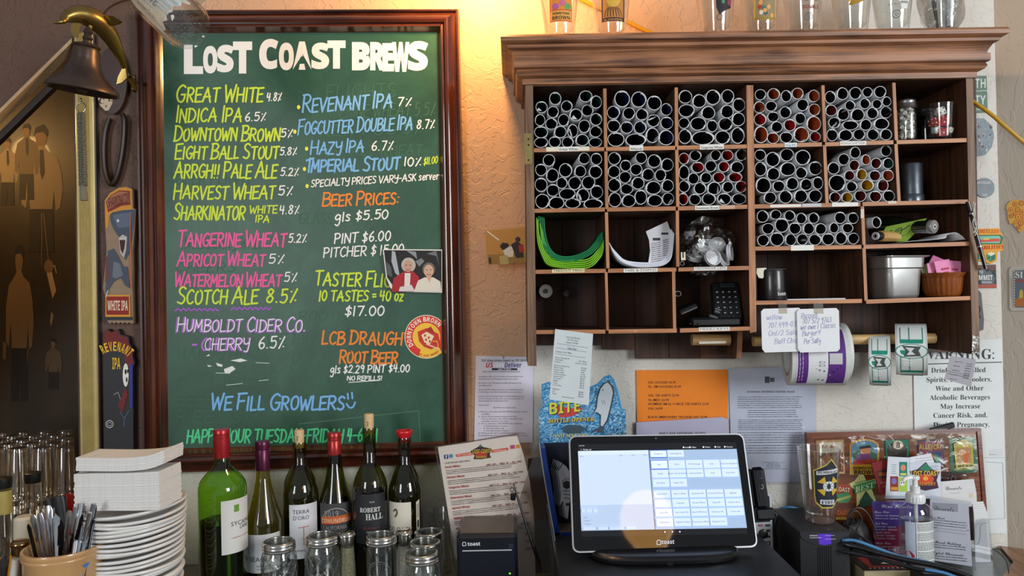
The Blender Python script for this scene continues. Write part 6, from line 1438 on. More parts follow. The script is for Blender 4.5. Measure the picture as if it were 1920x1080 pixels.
# ================================================================ menu sleeve, printer
YM2 = -.165
def menu_outline(i): return [(816, 838), (972, 813), (985, 850), (998, 900), (1006, 960), (1011, 1080), (856, 1080), (838, 980)]
f2 = Fr(P(905, 945, YM2)); th = thing('beer_menu', 'beer menu sheet with a star-topped logo in a clear sleeve', 'menu', f2.o)
obj('page', slab(f2, [(821, 838), (969, 817), (981, 850), (993, 900), (1001, 960), (1004, 1080), (862, 1080), (843, 980)], .0005), mat('e6dcd6', .6, 0, .03), th)
obj('sleeve', slab(f2, menu_outline(0), -.0004), glass('fbfaf8', .6, .05, .25, 9), th, loc=(0, -.0016, 0))
mb = MB(); mb.tube([f2(x, y, .0004) for x, y in menu_outline(0)[:2]], .0011, 6); mb.tube([f2(x, y, .0004) for x, y in (menu_outline(0)[-3:] + menu_outline(0)[:1])][1:], .0011, 6); obj('sleeve_edge', mb, mat('4c4440', .4), th)
ik = Ink(f2, .0003); SL = .105
ik.poly([(854, 852), (886, 847), (886, 853), (856, 857)], 'd8583c').poly([(921, 844), (952, 839), (954, 844), (922, 849)], 'd8583c').poly([(832, 853), (840, 852), (841, 860), (833, 861)], '28407c').disc(845.5, 855, 4.2, 4, '4a90c4', 14).poly([(956, 835), (965, 834), (966, 841), (957, 842)], 'b8487c').poly([(967, 834), (974, 833), (975, 840), (968, 841)], 'd8941c')
ik.up().text('f', 835, 860, 6, 'f0f0f4', None, 'bold').text('LostCoast.com', 925, 847, 2.6, 'f4e0d4', 24, 'bold', slope=.12).text('(707) 445-4480', 857, 855, 2.6, 'f4e0d4', 27, 'bold', slope=.12)
ik.poly([(882, 846), (896, 838), (901, 834), (906, 838), (922, 841), (918, 852), (921, 858), (903, 861), (888, 861), (890, 854)], '281a1c').up().disc(902, 852, 12, 6, 'b83c1c', 16).up().text('LOST COAST', 886, 850, 7, 'e8c030', 34, 'bold', slope=.05).text('BREWERY', 892, 859, 4, 'd8a838', 21, 'bold').poly([(901, 832), (903, 838), (898, 838)], '4c6c70')
ik.text('CORE BRAND BEER MENU', 834, 870, 3.2, '4a4040', 48, slope=SL)
names = ['Great White:', 'Harvest Wheat:', 'Tangerine Wheat:', 'Watermelon Wheat:', 'Apricot Wheat:', 'ARRGH! Pale Ale:', 'Alleycat Amber:']
for k, nm in enumerate(names):
    y = 878 + k * 19.2; x = 835 + k * 3.2
    ik.text(nm, x, y, 4.0, 'b8303c', len(nm) * 2.4, 'bold', slope=SL)
    ik.text(f'ABV: {["4.8%", "5.0%", "5.2%", "5.0%", "5.0%", "5.2%", "5.5%"][k]}  |  IBUs: {[18, 13, 15, 12, 14, 52, 32][k]}  |  OG: 1.042', x + 77 - k * .4, y - 4.8, 3.1, '6a2c34' if k % 2 else '8a2c34', 66, 'bold', slope=SL)
    ik.greek(x + 1, y + 5, x + 138 - k * 1.5, y + 11.5, 3, '6a6062', 1.5, SL, k + 3, .12, lean=.6)
for k in range(3): ik.greek(985, 1000 + k * 14, 1001, 1003 + k * 14, 2, '6a3c40', 1.6, SL, k, .1)
ik.build('print', th)

def drawer(name, label, cat, x0, x1, y0, y1, z0, z1, m, bev=.004, part='body', group=None):
    t_ = thing(name, label, cat, ((x0 + x1) / 2, (y0 + y1) / 2, z0), group=group)
    mb = MB(); mb.box((0, 0, (z1 - z0) / 2), (x1 - x0, y1 - y0, z1 - z0), 0, bev); obj(part, mb, m, t_, ang=.5)
    return t_
blk = mat('15171b', .35, 0, .1, .05, 90); blk2 = mat('101218', .22, 0, .05, 0, 40, coat=.4)
YP = -.287; xL, xR_ = P(856, 1040, YP).x, P(971, 1040, YP).x; zt = P(912, 1003, YP).z
pr_ = drawer('receipt_printer', 'black receipt printer with the word toast, in front of the beer menu', 'printer', xL, xR_, YP, YP + .118, ZC + .0005, zt, mat('10141f', .3, 0, .08, 0, 40, coat=.2), .006)
hp = zt - ZC
mb = MB(); mb.box((0, 0, hp + .0005), (xR_ - xL - .012, .104, .003), 0, .0015); obj('lid', mb, mat('4c463f', .3, .2, .1, .05, 60), pr_)  # lid colour made lighter for the light falling on the printer's top
mb = MB(); mb.box((0, -.0600, hp - .0285), (xR_ - xL - .022, .0022, .0018)); obj('paper_slot', mb, mat('b8bcc0', .3), pr_)
mb = MB(); mb.box((0, -.0592, hp - .034), (xR_ - xL - .004, .001, .0008)); obj('seam', mb, mat('05060a', .5), pr_, smooth=False)
mb = MB(); mb.box((.044, -.0595, hp - .022), (.010, .0015, .008), 0, .0007); obj('feed_button', mb, mat('242a38', .3), pr_)
ik = Ink(lambda x, y, o_: Vector((x, -.059 - o_, y)), .0004)
vs, fs = glyphs('toast', 'bold'); ik.mb.add([ik.M(-.036 + a_ * .0092, hp - .0195 + b_ * .0092, ik.off) for a_, b_ in vs], fs, ik.ci('e8ecf0'))
ik.line([(-.0450, hp - .0195), (-.0450, hp - .0150), (-.0440, hp - .0130), (-.0400, hp - .0130), (-.0390, hp - .0150), (-.0390, hp - .0195), (-.0450, hp - .0195)], .0010, 'e8ecf0'); ik.build('lettering', pr_, 'white lettering and toast-slice mark')
mb = MB(); mb.box((.041, -.0593, hp - .072), (.0028, .0012, .0022)); obj('status_light', mb, mat('60e030', .4, emit=3.0), pr_)
# acrylic stand with a dark clip arm and a brown sheet standing in for dark plastic behind it
th, f2, ik = sheet('brown_sheet', 'brown sheet standing in for brown plastic behind the clear stand and the menu', 'paper', [(990, 860), (1016, 856), (1030, 900), (1046, 1080), (985, 1080)], -.095, '4e3a2c'); ik.line([(1002, 926), (1030, 932)], 1, '3a2a20').line([(1004, 998), (1030, 992)], 1.6, '1c1410').line([(1000, 1020), (1015, 1022), (1032, 1004)], 1.6, '1c1410').line([(1005, 1040), (1030, 1028)], 1.6, '1c1410'); ik.build('creases', th)
f2 = Fr(P(1010, 980, -.20)); th = thing('acrylic_stand', 'clear acrylic stand edge slanting beside the printer', 'stand', f2.o)
obj('panel', slab(f2, [(972, 940), (1010, 828), (1016, 868), (1030, 950), (1042, 1020), (1048, 1085), (1018, 1085)], .003), glass('e6e2de', 1.6, .05), th)
mb = MB(); mb.tube([f2(x, y) for x, y in catmull([(1011, 830), (1018, 880), (1030, 950), (1041, 1015), (1046, 1085)], 4)], .0011, 6); obj('edge', mb, mat('9a948c', .25), th)
f2 = Fr(P(985, 980, -.215)); th = thing('clip_arm', 'thin black clip arm leaning across the menu', 'clip', f2.o)
mb = MB(); mb.tube([f2(x, y) for x, y in ((963, 905), (968, 925), (985, 980), (1014, 1070))], [.0012, .0022, .0022, .0026], 8); obj('rod', mb, mat('141414', .3), th)
mb = MB(); mb.box(f2(962, 931), (.010, .010, .014), 0, .002); obj('clamp', mb, mat('0c0c0c', .3), th)
mb = MB(); mb.tube([f2(960 + 3 * math.cos(a * PI / 5), 918 + 4 * math.sin(a * PI / 5)) for a in range(10)], .0009, 6, closed=True); obj('loop', mb, mat('1c1c1c', .3), th)

# ================================================================ shark bottle opener display
YS = -.075
f2 = Fr(P(1090, 900, YS)); th = thing('opener_display', 'blue cardboard display of shark bottle openers reading BITE BOTTLE OPENER AND MAGNET', 'display', f2.o)
ol = [(1012, 832), (1010, 768), (1017, 766), (1015, 735), (1016, 721), (1029, 716), (1045, 722), (1075, 728), (1106, 726), (1121, 719), (1133, 706), (1143, 703), (1150, 711), (1157, 732), (1165, 766), (1173, 768), (1175, 832)]
m, nt, b = newmat('water_print'); N, L = nt.nodes, nt.links
tc = N.new('ShaderNodeTexCoord'); mp = N.new('ShaderNodeMapping'); mp.inputs['Scale'].default_value = (40, 40, 75); nz = N.new('ShaderNodeTexNoise'); nz.inputs['Scale'].default_value = 3; nz.inputs['Detail'].default_value = 6; nz.inputs['Distortion'].default_value = 2
cr = N.new('ShaderNodeValToRGB'); e = cr.color_ramp.elements; e[0].position = .35; e[0].color = rgb('1c5c94'); e[1].position = .66; e[1].color = rgb('c4e2ee')
x = e.new(.50); x.color = rgb('3c94c8')
L.new(tc.outputs['Object'], mp.inputs[0]); L.new(mp.outputs[0], nz.inputs[0]); L.new(nz.outputs[0], cr.inputs[0]); L.new(cr.outputs[0], b.inputs['Base Color']); b.inputs['Roughness'].default_value = .3
obj('header_card', slab(f2, ol, .003), m, th, ang=.5)
ik = Ink(f2, .0004)
ik.line([(1016, 721), (1029, 717), (1045, 723)], 2, '2c8cc8').line([(1106, 727), (1121, 720), (1134, 707), (1143, 704), (1150, 712), (1157, 733), (1165, 767)], 3.2, '3a98cc')
ik.poly([(1030, 757), (1040, 760), (1075, 766), (1093, 764), (1085, 775), (1070, 781), (1050, 783), (1046, 776)], 'c83c3c')
ik.up().text('BITE', 1031.5, 778.5, 21, '1c2c3c', 58, 'bold', slope=.10).up().text('BITE', 1030, 777, 21, 'd8d838', 58, 'bold', slope=.10)
ik.text('BOTTLE OPENER', 1029, 794, 7.2, '16384c', 86, 'serif', slope=.05, bold=.02).up().text('BOTTLE OPENER', 1028, 793, 7.2, 'f0c838', 86, 'serif', slope=.05)
ik.text('AND MAGNET', 1037, 820, 7.2, 'e8d468', 66, 'serif')
ik.poly([(1140, 714), (1148, 722), (1152, 736), (1149, 752), (1145, 770), (1140, 790), (1130, 802), (1124, 800), (1125, 780), (1118, 774), (1112, 776), (1117, 764), (1119, 745), (1124, 728), (1132, 718)], '2c4858').up().poly([(1139, 717), (1146, 724), (1149, 736), (1146, 752), (1142, 770), (1137, 788), (1130, 799), (1126, 798), (1127, 778), (1119, 772), (1114, 774), (1119, 764), (1121, 745), (1126, 729), (1133, 720)], 'c8d2d8').up()
ik.poly([(1110, 808), (1124, 801), (1132, 802), (1130, 812), (1120, 808), (1108, 812)], '4a5058').poly([(1142, 716), (1150, 724), (1152, 738), (1147, 728)], '3c4c54').line([(1128, 750), (1131, 758)], 1, '8a949c').line([(1132, 750), (1135, 758)], 1, '8a949c').disc(1130, 731, 1.2, 1.2, '283038', 8)
ik.poly([(1052, 803), (1066, 796), (1088, 797), (1098, 804), (1088, 812), (1062, 813)], '3c5460').poly([(1096, 804), (1102, 796), (1100, 806), (1104, 812)], '3c5460')
rr_ = random.Random(8)
for k in range(70): x, y = rr_.uniform(1140, 1172), rr_.uniform(775, 825); ik.poly([(x, y), (x + rr_.uniform(2, 5), y + rr_.uniform(-1, 1)), (x + rr_.uniform(1, 4), y + rr_.uniform(1, 2.4))], rr_.choice(['2c4450', 'e4eef0', '4c6470', 'd8e4e8']))
ik.build('printed_design', th)
# tray: blue side, back, floor
blu = mat('0e3c94', .3, 0, .08, coat=.3)
zb = lambda y: f2(1040, y).z
mb = MB(); mb.prism([(f2(1012, 830).x, zb(830)), (f2(1020, 830).x, zb(830)), (f2(1046, 985).x, zb(985)), (f2(1046, 1040).x, zb(1040)), (f2(1036, 1040).x, zb(1040))], -.055, .003); obj('tray_side', mb, blu, th, ang=.5)
mb = MB(); mb.prism([(f2(1014, 830).x, zb(830)), (f2(1175, 830).x, zb(830)), (f2(1175, 1046).x, zb(1046)), (f2(1030, 1046).x, zb(1046))], -.001, .003); obj('tray_back', mb, mat('14182c', .5), th, ang=.5)
mb = MB(); mb.prism([(f2(1036, 980).x, zb(984)), (f2(1175, 980).x, zb(980)), (f2(1175, 1046).x, zb(1046)), (f2(1036, 1046).x, zb(1046))], -.055, -.001); obj('tray_base', mb, blu, th, ang=.5)
mb = MB(); mb.prism([(f2(1038, 978).x, zb(981)), (f2(1175, 978).x, zb(978)), (f2(1175, 981).x, zb(981)), (f2(1038, 981).x, zb(984))], -.053, -.002); obj('tray_liner', mb, mat('6a5c4c', .8), th, ang=.5)
fish = [(1048, 865), (1060, 874), (1067, 886), (1070, 900), (1070, 925), (1066, 945), (1063, 972), (1060, 974), (1056, 955), (1053, 940), (1045, 954), (1049, 930), (1047, 905), (1043, 885)]
for k in range(5):
    Yk = YS - .030 + .006 * k; dx, dy = -k * 3.2 + 2, -k * 1.5
    ff = Fr(P(1058 + dx, 920 + dy, Yk)); pts_ = [(x + dx, y + dy) for x, y in fish]
    t_ = thing('shark_opener', f'{["front", "second", "third", "fourth", "rearmost"][k]} grey shark-shaped bottle opener in the blue display', 'bottle opener', ff.o, group='shark openers in the blue display')
    obj('blade', slab(ff, pts_, .0022), mat('a8aab2', .35, 0, .05), t_, ang=.5)
    ik = Ink(ff, .0003); g_ = lambda L_: [(x + dx, y + dy) for x, y in L_]
    ik.line(g_(fish + fish[:1]), .9, '1a1a20').poly(g_([(1053, 905), (1060, 901), (1068, 903), (1068, 914), (1060, 917), (1054, 913)]), '101014')
    ik.up().line(g_([(1051, 903), (1060, 897), (1069, 900)]), 1.2, '7a2c34').line(g_([(1054, 920), (1068, 921)]), 1.1, '1a1a20').line(g_([(1055, 926), (1068, 928)]), 1.1, '1a1a20').line(g_([(1056, 933), (1067, 935)]), 1.1, '1a1a20').rect(1059 + dx, 943 + dy, 1066 + dx, 948 + dy, '1a1a20').line(g_([(1045, 882), (1052, 870)]), 1.5, '3a3a42'); ik.build('printed_design', t_)

# ================================================================ payment terminal
drw = drawer('cash_drawer', 'flat black cash drawer under the payment terminal', 'cash drawer', .070, .480, -.46, -.165, ZC + .0005, 1.066, mat('15171a', .42, 0, .1, .1, 200), .003)
mb = MB(); mb.box((0, -.1485, .05), (.36, .002, .07), 0, .001); obj('drawer_front', mb, mat('101114', .4), drw)
tilt = math.radians(-20); f2 = Fr(P(1240, 925, -.268), (tilt, 0, math.radians(2.2)))
tm = thing('payment_terminal', 'touchscreen payment terminal marked toast, showing an ordering screen', 'terminal', f2.o, f2.rot)
def rq(c, r, n=5):
    """Rounded corners on a four-cornered outline."""
    out_ = []
    for i in range(4):
        p, a_, b_ = Vector(c[i]), Vector(c[i - 1]), Vector(c[(i + 1) % 4]); u = (a_ - p).normalized() * r; v = (b_ - p).normalized() * r
        for k in range(n + 1):
            t = k / n; w0, w1, w2 = (1 - t) ** 2, 2 * t * (1 - t), t * t; z = (p + u) * w0 + p * w1 + (p + v) * w2; out_.append((z.x, z.y))
    return out_
o4 = [(1066.5, 817), (1394, 812.5), (1421.5, 1026), (1074, 1037)]
obj('housing', slab(f2, rq(o4, 15), .014), mat('c4c8cc', .3, .5, .03), tm, ang=.5)
obj('screen_glass', slab(f2, rq([(1069, 819.5), (1391.5, 815), (1418.5, 1023), (1076.5, 1034)], 13), -.0012), mat('07070a', .035, 0, 0, 0, spec=.6), tm, ang=.5, loc=(0, 0, 0))
def bil(q, u, v):
    a_ = (q[0][0] + (q[1][0] - q[0][0]) * u, q[0][1] + (q[1][1] - q[0][1]) * u); b_ = (q[3][0] + (q[2][0] - q[3][0]) * u, q[3][1] + (q[2][1] - q[3][1]) * u)
    return (a_[0] + (b_[0] - a_[0]) * v, a_[1] + (b_[1] - a_[1]) * v)
dq = [(1083, 833), (1379, 829), (1401.5, 1001), (1090.5, 1006.5)]
def lit(c): return mat(c, .035, 0, 0, 0, 40, .6, 0, .50)
ik = Ink(f2, .0014)
R4 = lambda u0, v0, u1, v1, c, q=dq: ik.poly([bil(q, u0, v0), bil(q, u1, v0), bil(q, u1, v1), bil(q, u0, v1)], c)
R4(0, 0, 1, 1, '18181c'); ik.up(.0001); R4(0, .075, .443, .935, 'bccce2'); R4(.447, .075, 1, .935, '98aecb'); R4(.443, .075, .447, .935, '30343c')
ik.up(.0001); R4(0, .66, .443, .935, 'aabcd6'); R4(0, .075, .443, .115, 'c8d6ea')
RP = [bil(dq, .447, .075), bil(dq, 1, .075), bil(dq, 1, .935), bil(dq, .447, .935)]
rowsb = [(0, .09, [0, 1]), (.125, .235, [0, 1, 2, 3, 4]), (.242, .350, [0, 1, 2, 3, 4]), (.360, .466, [0, 1]), (.50, .605, [0, 1, 2, 3, 4]), (.617, .722, [0, 1, 2, 3, 4]), (.735, .84, [0, 1, 2, 3, 4]), (.855, .965, [0, 1, 2, 3])]
words_ = ['Categories', 'Subcategories', 'Beer', 'Wine', 'N/A Beverage', 'Cider', 'Soup and Appetizers', 'Salads', 'Burger and Sandwiches', 'Cafe Specialties', 'Kids', 'Kids Menu', 'Root Beer', 'Happy Hour', 'Great White', 'Apricot Wheat', 'Amplitude IPA', 'Downtown Brown', 'Eightball', 'Tangerine', 'Fogcutter', 'Harvest Wheat', 'Hazy IPA', 'Imperial Stout', 'Indica IPA', 'Last Coast IPA', 'Peanut Milk Stout', 'Revenant IPA', 'Scotch Ale', 'Sharkinator', 'Tangerine Wheat', 'Watermelon Wheat', 'Raspberry Sour']
wi = 0
for k, (v0, v1, cs_) in enumerate(rowsb):
    for c in cs_:
        u0, u1 = .012 + c * .197, .012 + c * .197 + .184
        if c == 0 and k < 2: R4(u0 - .008, v0 + .0, u1 + .006, v1 + .012, '3c60b8', RP); ik.up(.0001)
        R4(u0, v0 + .008, u1, v1, 'c6d6ec' if not (c == 0 and k < 2) else 'd0dff4', RP)
        ik.up(.0001); x, y = bil(RP, (u0 + u1) / 2, v0 + .62 * (v1 - v0)); ik.text(words_[wi % len(words_)], x, y, 2.7, '4a566a', None, al='c', slope=.016); wi += 1
for t, u, v in (('Items', .01, .14), ('Qty', .26, .135), ('Each', .335, .135), ('Price', .41, .135), ('Tax', .02, .80), ('Subtotal', .02, .835), ('Total Due', .02, .87)): x, y = bil(dq, u, v); ik.text(t, x, y, 2.2, '5a6a90')
for u0, u1, v0, v1 in ((.006, .03, .70, .74), (.034, .07, .70, .74), (.074, .105, .70, .74), (.01, .085, .90, .928), (.10, .16, .90, .928), (.17, .25, .90, .928), (.27, .33, .90, .928)): R4(u0, v0, u1, v1, 'bccce4')
for u, t in ((.66, 'Lookup'), (.70, 'Tables'), (.785, 'Orders'), (.86, 'Cash'), (.92, 'Account')): x, y = bil(dq, u, .06); ik.text(t, x + 4, y, 2.4, 'e4e8f0'); ik.disc(x + 1, y - 1.2, 1.6, 1.6, 'e4e8f0', 8)
x, y = bil(dq, .015, .07); ik.text('<  Order #1', x, y, 2.8, 'e4e8f0'); x, y = bil(dq, .006, .026); ik.text('12:22 PM', x, y, 2.0, 'c8ccd4')
for u in (.50, .545, .59): x, y = bil(dq, u, .965); ik.disc(x, y, 1.4, 1.4, 'e8ecf0', 8)
ik.build('display', tm, 'lit ordering screen with rows of pale blue buttons', lit)
ik = Ink(f2, .0014); ik.text('toast', 1240, 1020, 7.5, 'e8e8ec', 24, 'bold', slope=.02).line([(1231.5, 1021), (1231.5, 1015), (1233, 1013), (1237, 1013), (1238.5, 1015), (1238.5, 1021), (1231.5, 1021)], 1.3, 'e8e8ec').disc(1229.5, 822, 1.5, 1.5, '6a6c74', 10); ik.build('lettering', tm, 'white lettering and toast-slice mark on the bezel')
sb = thing('terminal_stand', 'wide black rounded stand foot beneath the payment terminal', 'stand', (P(1240, 1045, -.27).x, -.285, 1.0665))
mb = MB(); g = []
for h_, a_, b_ in ((0, .132, .058), (.003, .136, .063), (.009, .137, .064), (.013, .134, .060), (.0155, .128, .052), (.0165, .122, .045), (.017, .118, .040)):
    g.append([(a_ * math.copysign(abs(math.cos(t * PI / 24)) ** .55, math.cos(t * PI / 24)), b_ * math.copysign(abs(math.sin(t * PI / 24)) ** .8, math.sin(t * PI / 24)), h_) for t in range(49)])
mb.grid(g); mb.add(g[0][:-1], [tuple(range(48))]); mb.add(g[-1][:-1], [tuple(range(48))]); obj('foot', mb, mat('141416', .3, 0, .05, coat=.2), sb, ang=.5)
mb = MB(); mb.box((0, .045, .035), (.12, .016, .055), 0, .006); obj('neck', mb, mat('101012', .35), sb)
mb = MB(); mb.box((0.0, -.058, .004), (.016, .012, .012), 0, .003); obj('cable_hook', mb, mat('0a0a0b', .4), sb)
cr_ = thing('card_reader', 'black card reader clipped to the right edge of the terminal', 'card reader', P(1424, 915, -.235), (math.radians(-14), math.radians(-6), math.radians(-14)))
mb = MB(); mb.box((0, 0, 0), (.026, .022, .078), 0, .006); obj('body', mb, blk2, cr_)
mb = MB(); mb.box((-.014, .006, 0), (.010, .026, .074), 0, .004); obj('back_shell', mb, mat('08080a', .3), cr_)
mb = MB(); mb.box((-.002, -.0112, .004), (.003, .002, .056), 0, .0008); obj('card_slot', mb, mat('000000', .6), cr_)
mb = MB(); mb.tube([(.004 + .0026 * math.cos(a_), -.0114, .002 + .004 * math.sin(a_)) for a_ in [k * .5 - 2.4 for k in range(9)]], .0004, 5); obj('contactless_mark', mb, mat('c8ccd0', .4), cr_)
mb = MB(); mb.box((.0055, -.0112, .018), (.0012, .001, .0012)); obj('light', mb, mat('3060e0', .4, emit=2), cr_)
mb = MB(); mb.box((.004, .012, -.048), (.034, .030, .022), 0, .003); obj('cradle', mb, mat('101214', .4), cr_)
# cordless phone behind
f3 = Fr(P(1432, 1005, -.135), (math.radians(-10), 0, 0)); ph = thing('cordless_phone', 'silver cordless phone with black number keys right of the terminal', 'telephone', f3.o, f3.rot)
obj('body', slab(f3, rq([(1408, 930), (1446, 924), (1451, 1068), (1408, 1068)], 5), .02), mat('b4b8bc', .3, .4, .04), ph, ang=.5)
ik = Ink(f3, .0006); 
obj('display', slab(f3, rq([(1412, 932), (1442, 929), (1445, 978), (1412, 980)], 4), -.0008), mat('0c1012', .15), ph, ang=.5)
mb = MB(); c_ = f3(1431, 1001); mb.lathe([(.0095, 0), (.0095, .0015), (.008, .0022), (0, .0022)], 24, (c_.x, -.0002, c_.z), 0, Matrix.Rotation(PI / 2, 3, 'X')); obj('navigation_key', mb, mat('121214', .3), ph)
for r_, (ys_, ls) in enumerate(((1019, ('2', '3')), (1030, ('5', '6')), (1042, ('8', '9')), (1053, ('0', '#')))):
    for k, ch in enumerate(ls):
        x = 1428 + k * 11.5 + r_ * .3; o_ = slab(f3, rq([(x - 4.6, ys_ - 4.4), (x + 4.6, ys_ - 4.6), (x + 4.6, ys_ + 4.4), (x - 4.6, ys_ + 4.6)], 2.4, 3), -.0014); kk = obj('key', o_, mat('16181a', .3), ph, ang=.5)
        i2 = Ink(f3, .0017); i2.text(ch, x, ys_ + 2.8, 5.4, 'e8eaec', None, 'bold', al='c'); i2.build('key_mark', kk)
for x, y, c in ((1427, 985, 'a8585c'), (1440, 985, '2c2c30'), (1440, 995, '16181a'), (1440, 1006, '16181a')): obj('key', slab(f3, rq([(x - 5, y - 2), (x + 4, y - 2.2), (x + 4, y + 2), (x - 5, y + 2.2)], 1.2, 2), -.0012), mat(c, .35), ph, ang=.5)

# ================================================================ uninterruptible power box with a pint glass on it
ux0, ux1 = P(1499, 1035, -.217).x, P(1594, 1035, -.217).x; uz = P(1546, 995, -.217).z
ups = drawer('power_conditioner', 'black power conditioner box with a curved purple-lit badge under the pint glass', 'power supply', ux0, ux1, -.217, -.062, ZC + .0005, uz, mat('1a1b1e', .45, 0, .08, .2, 400), .002)
uh = uz - ZC; uw = ux1 - ux0; uf = -.0775
mb = MB(); pts = [(-uw / 2 + .001, uh - .004), (uw / 2 - .001, uh - .004)] + [(uw / 2 * math.cos(a_) * .98, uh - .004 - .024 * math.sin(a_)) for a_ in [k * PI / 14 for k in range(1, 14)]]
mb.prism(pts, uf - .0022, uf + .001); obj('badge', mb, mat('3a3a40', .25, .3), ups, ang=.5)
mb = MB(); mb.prism([(-.013, uh - .006), (.011, uh - .006), (.012, uh - .0255), (0, uh - .0275), (-.012, uh - .0255)], uf - .0030, uf - .0020); obj('indicator', mb, mat('5030b0', .3, emit=.35), ups, 'purple lit indicator', ang=.5)
ik = Ink(lambda x, y, o_: Vector((x, uf - .0031 - o_, y)), .0002)
for t, x, y, h_, w_ in (('ONEAC', -.030, uh - .0098, .0026, .016), ('ConditionOne', -.030, uh - .0136, .0018, .022), ('Output Active', .0, uh - .0095, .0014, .018), ('Output Wiring Faults', .0, uh - .0165, .0014, .020)):
    vs, fs = glyphs(t, 'bold'); xs_ = [v[0] for v in vs]; kx = w_ / (max(xs_) - min(xs_)); ik.mb.add([ik.M(x + a_ * kx, y + b_ * h_ / .7, ik.off) for a_, b_ in vs], fs, ik.ci('d8d4e0'))
ik.build('lettering', ups)
for k in range(7): mb = MB(); mb.box((-.013 + k * .0042, uf - .0002, (uh - .03) / 2 + .001), (.0016, .0016, uh - .034)); obj('vent_slot', mb, mat('020203', .7), ups, smooth=False)
t_, M = pint('fire_pint', 'empty pint glass printed HUMBOLDT FIRE standing on the black box', 1537, .0285, .0415, .146, -.155, 930, z=uz + .0006)
ik = Ink(M, .0002); ik.sub = .005; oc = '1c222e'
sh = [(-.012, .108), (.008, .120), (.016, .130), (.032, .108), (.030, .070), (.034, .050), (.020, .036), (.002, .036), (-.008, .046), (-.010, .060)]
sh2 = sh
_M = M; ik.M = lambda x, y, o_: _M(x * 1.15 - .010, y, o_)
cx_, cy_ = .012, .082
ik.poly([(cx_ + (x - cx_) * 1.08, cy_ + (y - cy_) * 1.06) for x, y in sh2], 'c8b848').up().poly(sh2, oc).up()
ik.poly([(-.009, .100), (.030, .104), (.030, .113), (-.009, .108)], 'd0d4d8'); ik.poly([(-.002, .042), (.024, .040), (.024, .050), (-.002, .051)], 'd0d4d8'); ik.up(); gtext(ik, 'HUMBOLDT', .0105, .1035, .0055, '14181e', .035, 'serif'); gtext(ik, 'FIRE', .011, .0425, .0065, '14181e', .022, 'serif')
for a_ in range(4): q1 = math.radians(a_ * 90 + 45); ik.poly([(cx_ + .006 * math.cos(q1), cy_ - .004 + .006 * math.sin(q1)), (cx_ + .021 * math.cos(q1 + .42), cy_ - .004 + .021 * math.sin(q1 + .42)), (cx_ + .021 * math.cos(q1 - .42), cy_ - .004 + .021 * math.sin(q1 - .42))], 'd0a830')
ik.up().disc(cx_, cy_ - .004, .010, .010, 'd8dce0', 20).up().disc(cx_, cy_ - .004, .0035, .006, '20242c', 10)
for a_ in range(8): ik.line([(cx_ + .003 * math.cos(a_ * PI / 4), cy_ - .004 + .003 * math.sin(a_ * PI / 4)), (cx_ + .009 * math.cos(a_ * PI / 4), cy_ - .004 + .009 * math.sin(a_ * PI / 4))], .0008, '20242c')
ik.build('printed_design', t_)
for k, (y, r) in enumerate(((.096, 0),)): mb = MB(); rr = .0285 + .013 * y / .146; mb.tube([(rr * math.cos(a_ * PI / 24), rr * math.sin(a_ * PI / 24), y) for a_ in range(48)], .0007, 5, closed=True); obj('pour_line', mb, glass('dfe6e6', 2), t_)

# ================================================================ wooden label board and its surroundings
rotb = (math.radians(-5), 0, 0); f2 = Fr(P(1676, 895, -.045), rotb)
lb = thing('label_board', 'varnished reddish wooden board of colourful beer labels leaning on the wall', 'plaque', f2.o, rotb)
o4 = [(1512, 811), (1838, 803), (1853, 1012), (1518, 1018)]
obj('panel', slab(f2, o4, .012), wood('8c4c26', '4a2212', 'x', .7, .2, .5), lb, ang=.5)
i4 = [(1520, 817), (1831, 809), (1846, 1006), (1526, 1011)]
for k in range(4):
    a_, b_, c_, d_ = o4[k], o4[(k + 1) % 4], i4[(k + 1) % 4], i4[k]
    obj('edge_strip', slab(f2, [a_, b_, c_, d_], -.003), wood('783a1c', '40180c', 'x', .7, .2, .5), lb, ang=.5)
def blab(pts, col, name='label'):
    return obj(name, slab(f2, pts, -.0006), mat(col, .25, 0, .04, coat=.5), lb)
ik = Ink(f2, .0010)
ar = lambda x0, x1, y0, y1, n_=8: [(x0, y1), (x0, y0 + 12)] + [((x0 + x1) / 2 - (x1 - x0) / 2 * math.cos(PI * k / n_), y0 + 12 - 12 * math.sin(PI * k / n_)) for k in range(1, n_)] + [(x1, y0 + 12), (x1, y1)]
# amber label with landscape
blab([(1530, 826), (1582, 824), (1584, 888), (1533, 890)], 'c8a078'); ik.poly([(1534, 830), (1579, 828), (1580, 848), (1535, 850)], 'd8dcd4').poly([(1535, 850), (1580, 848), (1581, 884), (1536, 886)], '70401c').up().text('Old Mill', 1536, 840, 7, 'b04438', 38, 'script').poly([(1538, 862), (1550, 850), (1562, 858), (1560, 876), (1540, 878)], 'a86a2c').line([(1568, 850), (1572, 880)], 3, '2c1a10').line([(1576, 850), (1578, 880)], 2, 'c87830').poly([(1562, 832), (1576, 830), (1576, 846), (1566, 848)], 'e8ecec')
blab(ar(1593, 1648, 823, 890), 'd8a02c', 'arched_label'); ik.poly(ar(1596, 1645, 826, 870), '5c9cc8').up().poly([(1598, 850), (1620, 840), (1644, 852), (1644, 868), (1598, 869)], '3c7c68').disc(1622, 845, 10, 9, 'd89870', 14).poly([(1606, 852), (1630, 850), (1636, 866), (1600, 868)], '7c4c98').poly([(1610, 838), (1630, 834), (1634, 839), (1612, 842)], '20242c').poly([(1600, 864), (1644, 860), (1644, 870), (1600, 871)], 'b8402c').up().text('DOWNTOWN', 1600, 880, 5, '1c1410', 42, 'bold').text('BROWN', 1601, 889, 7.5, '1c1410', 40, 'bold')
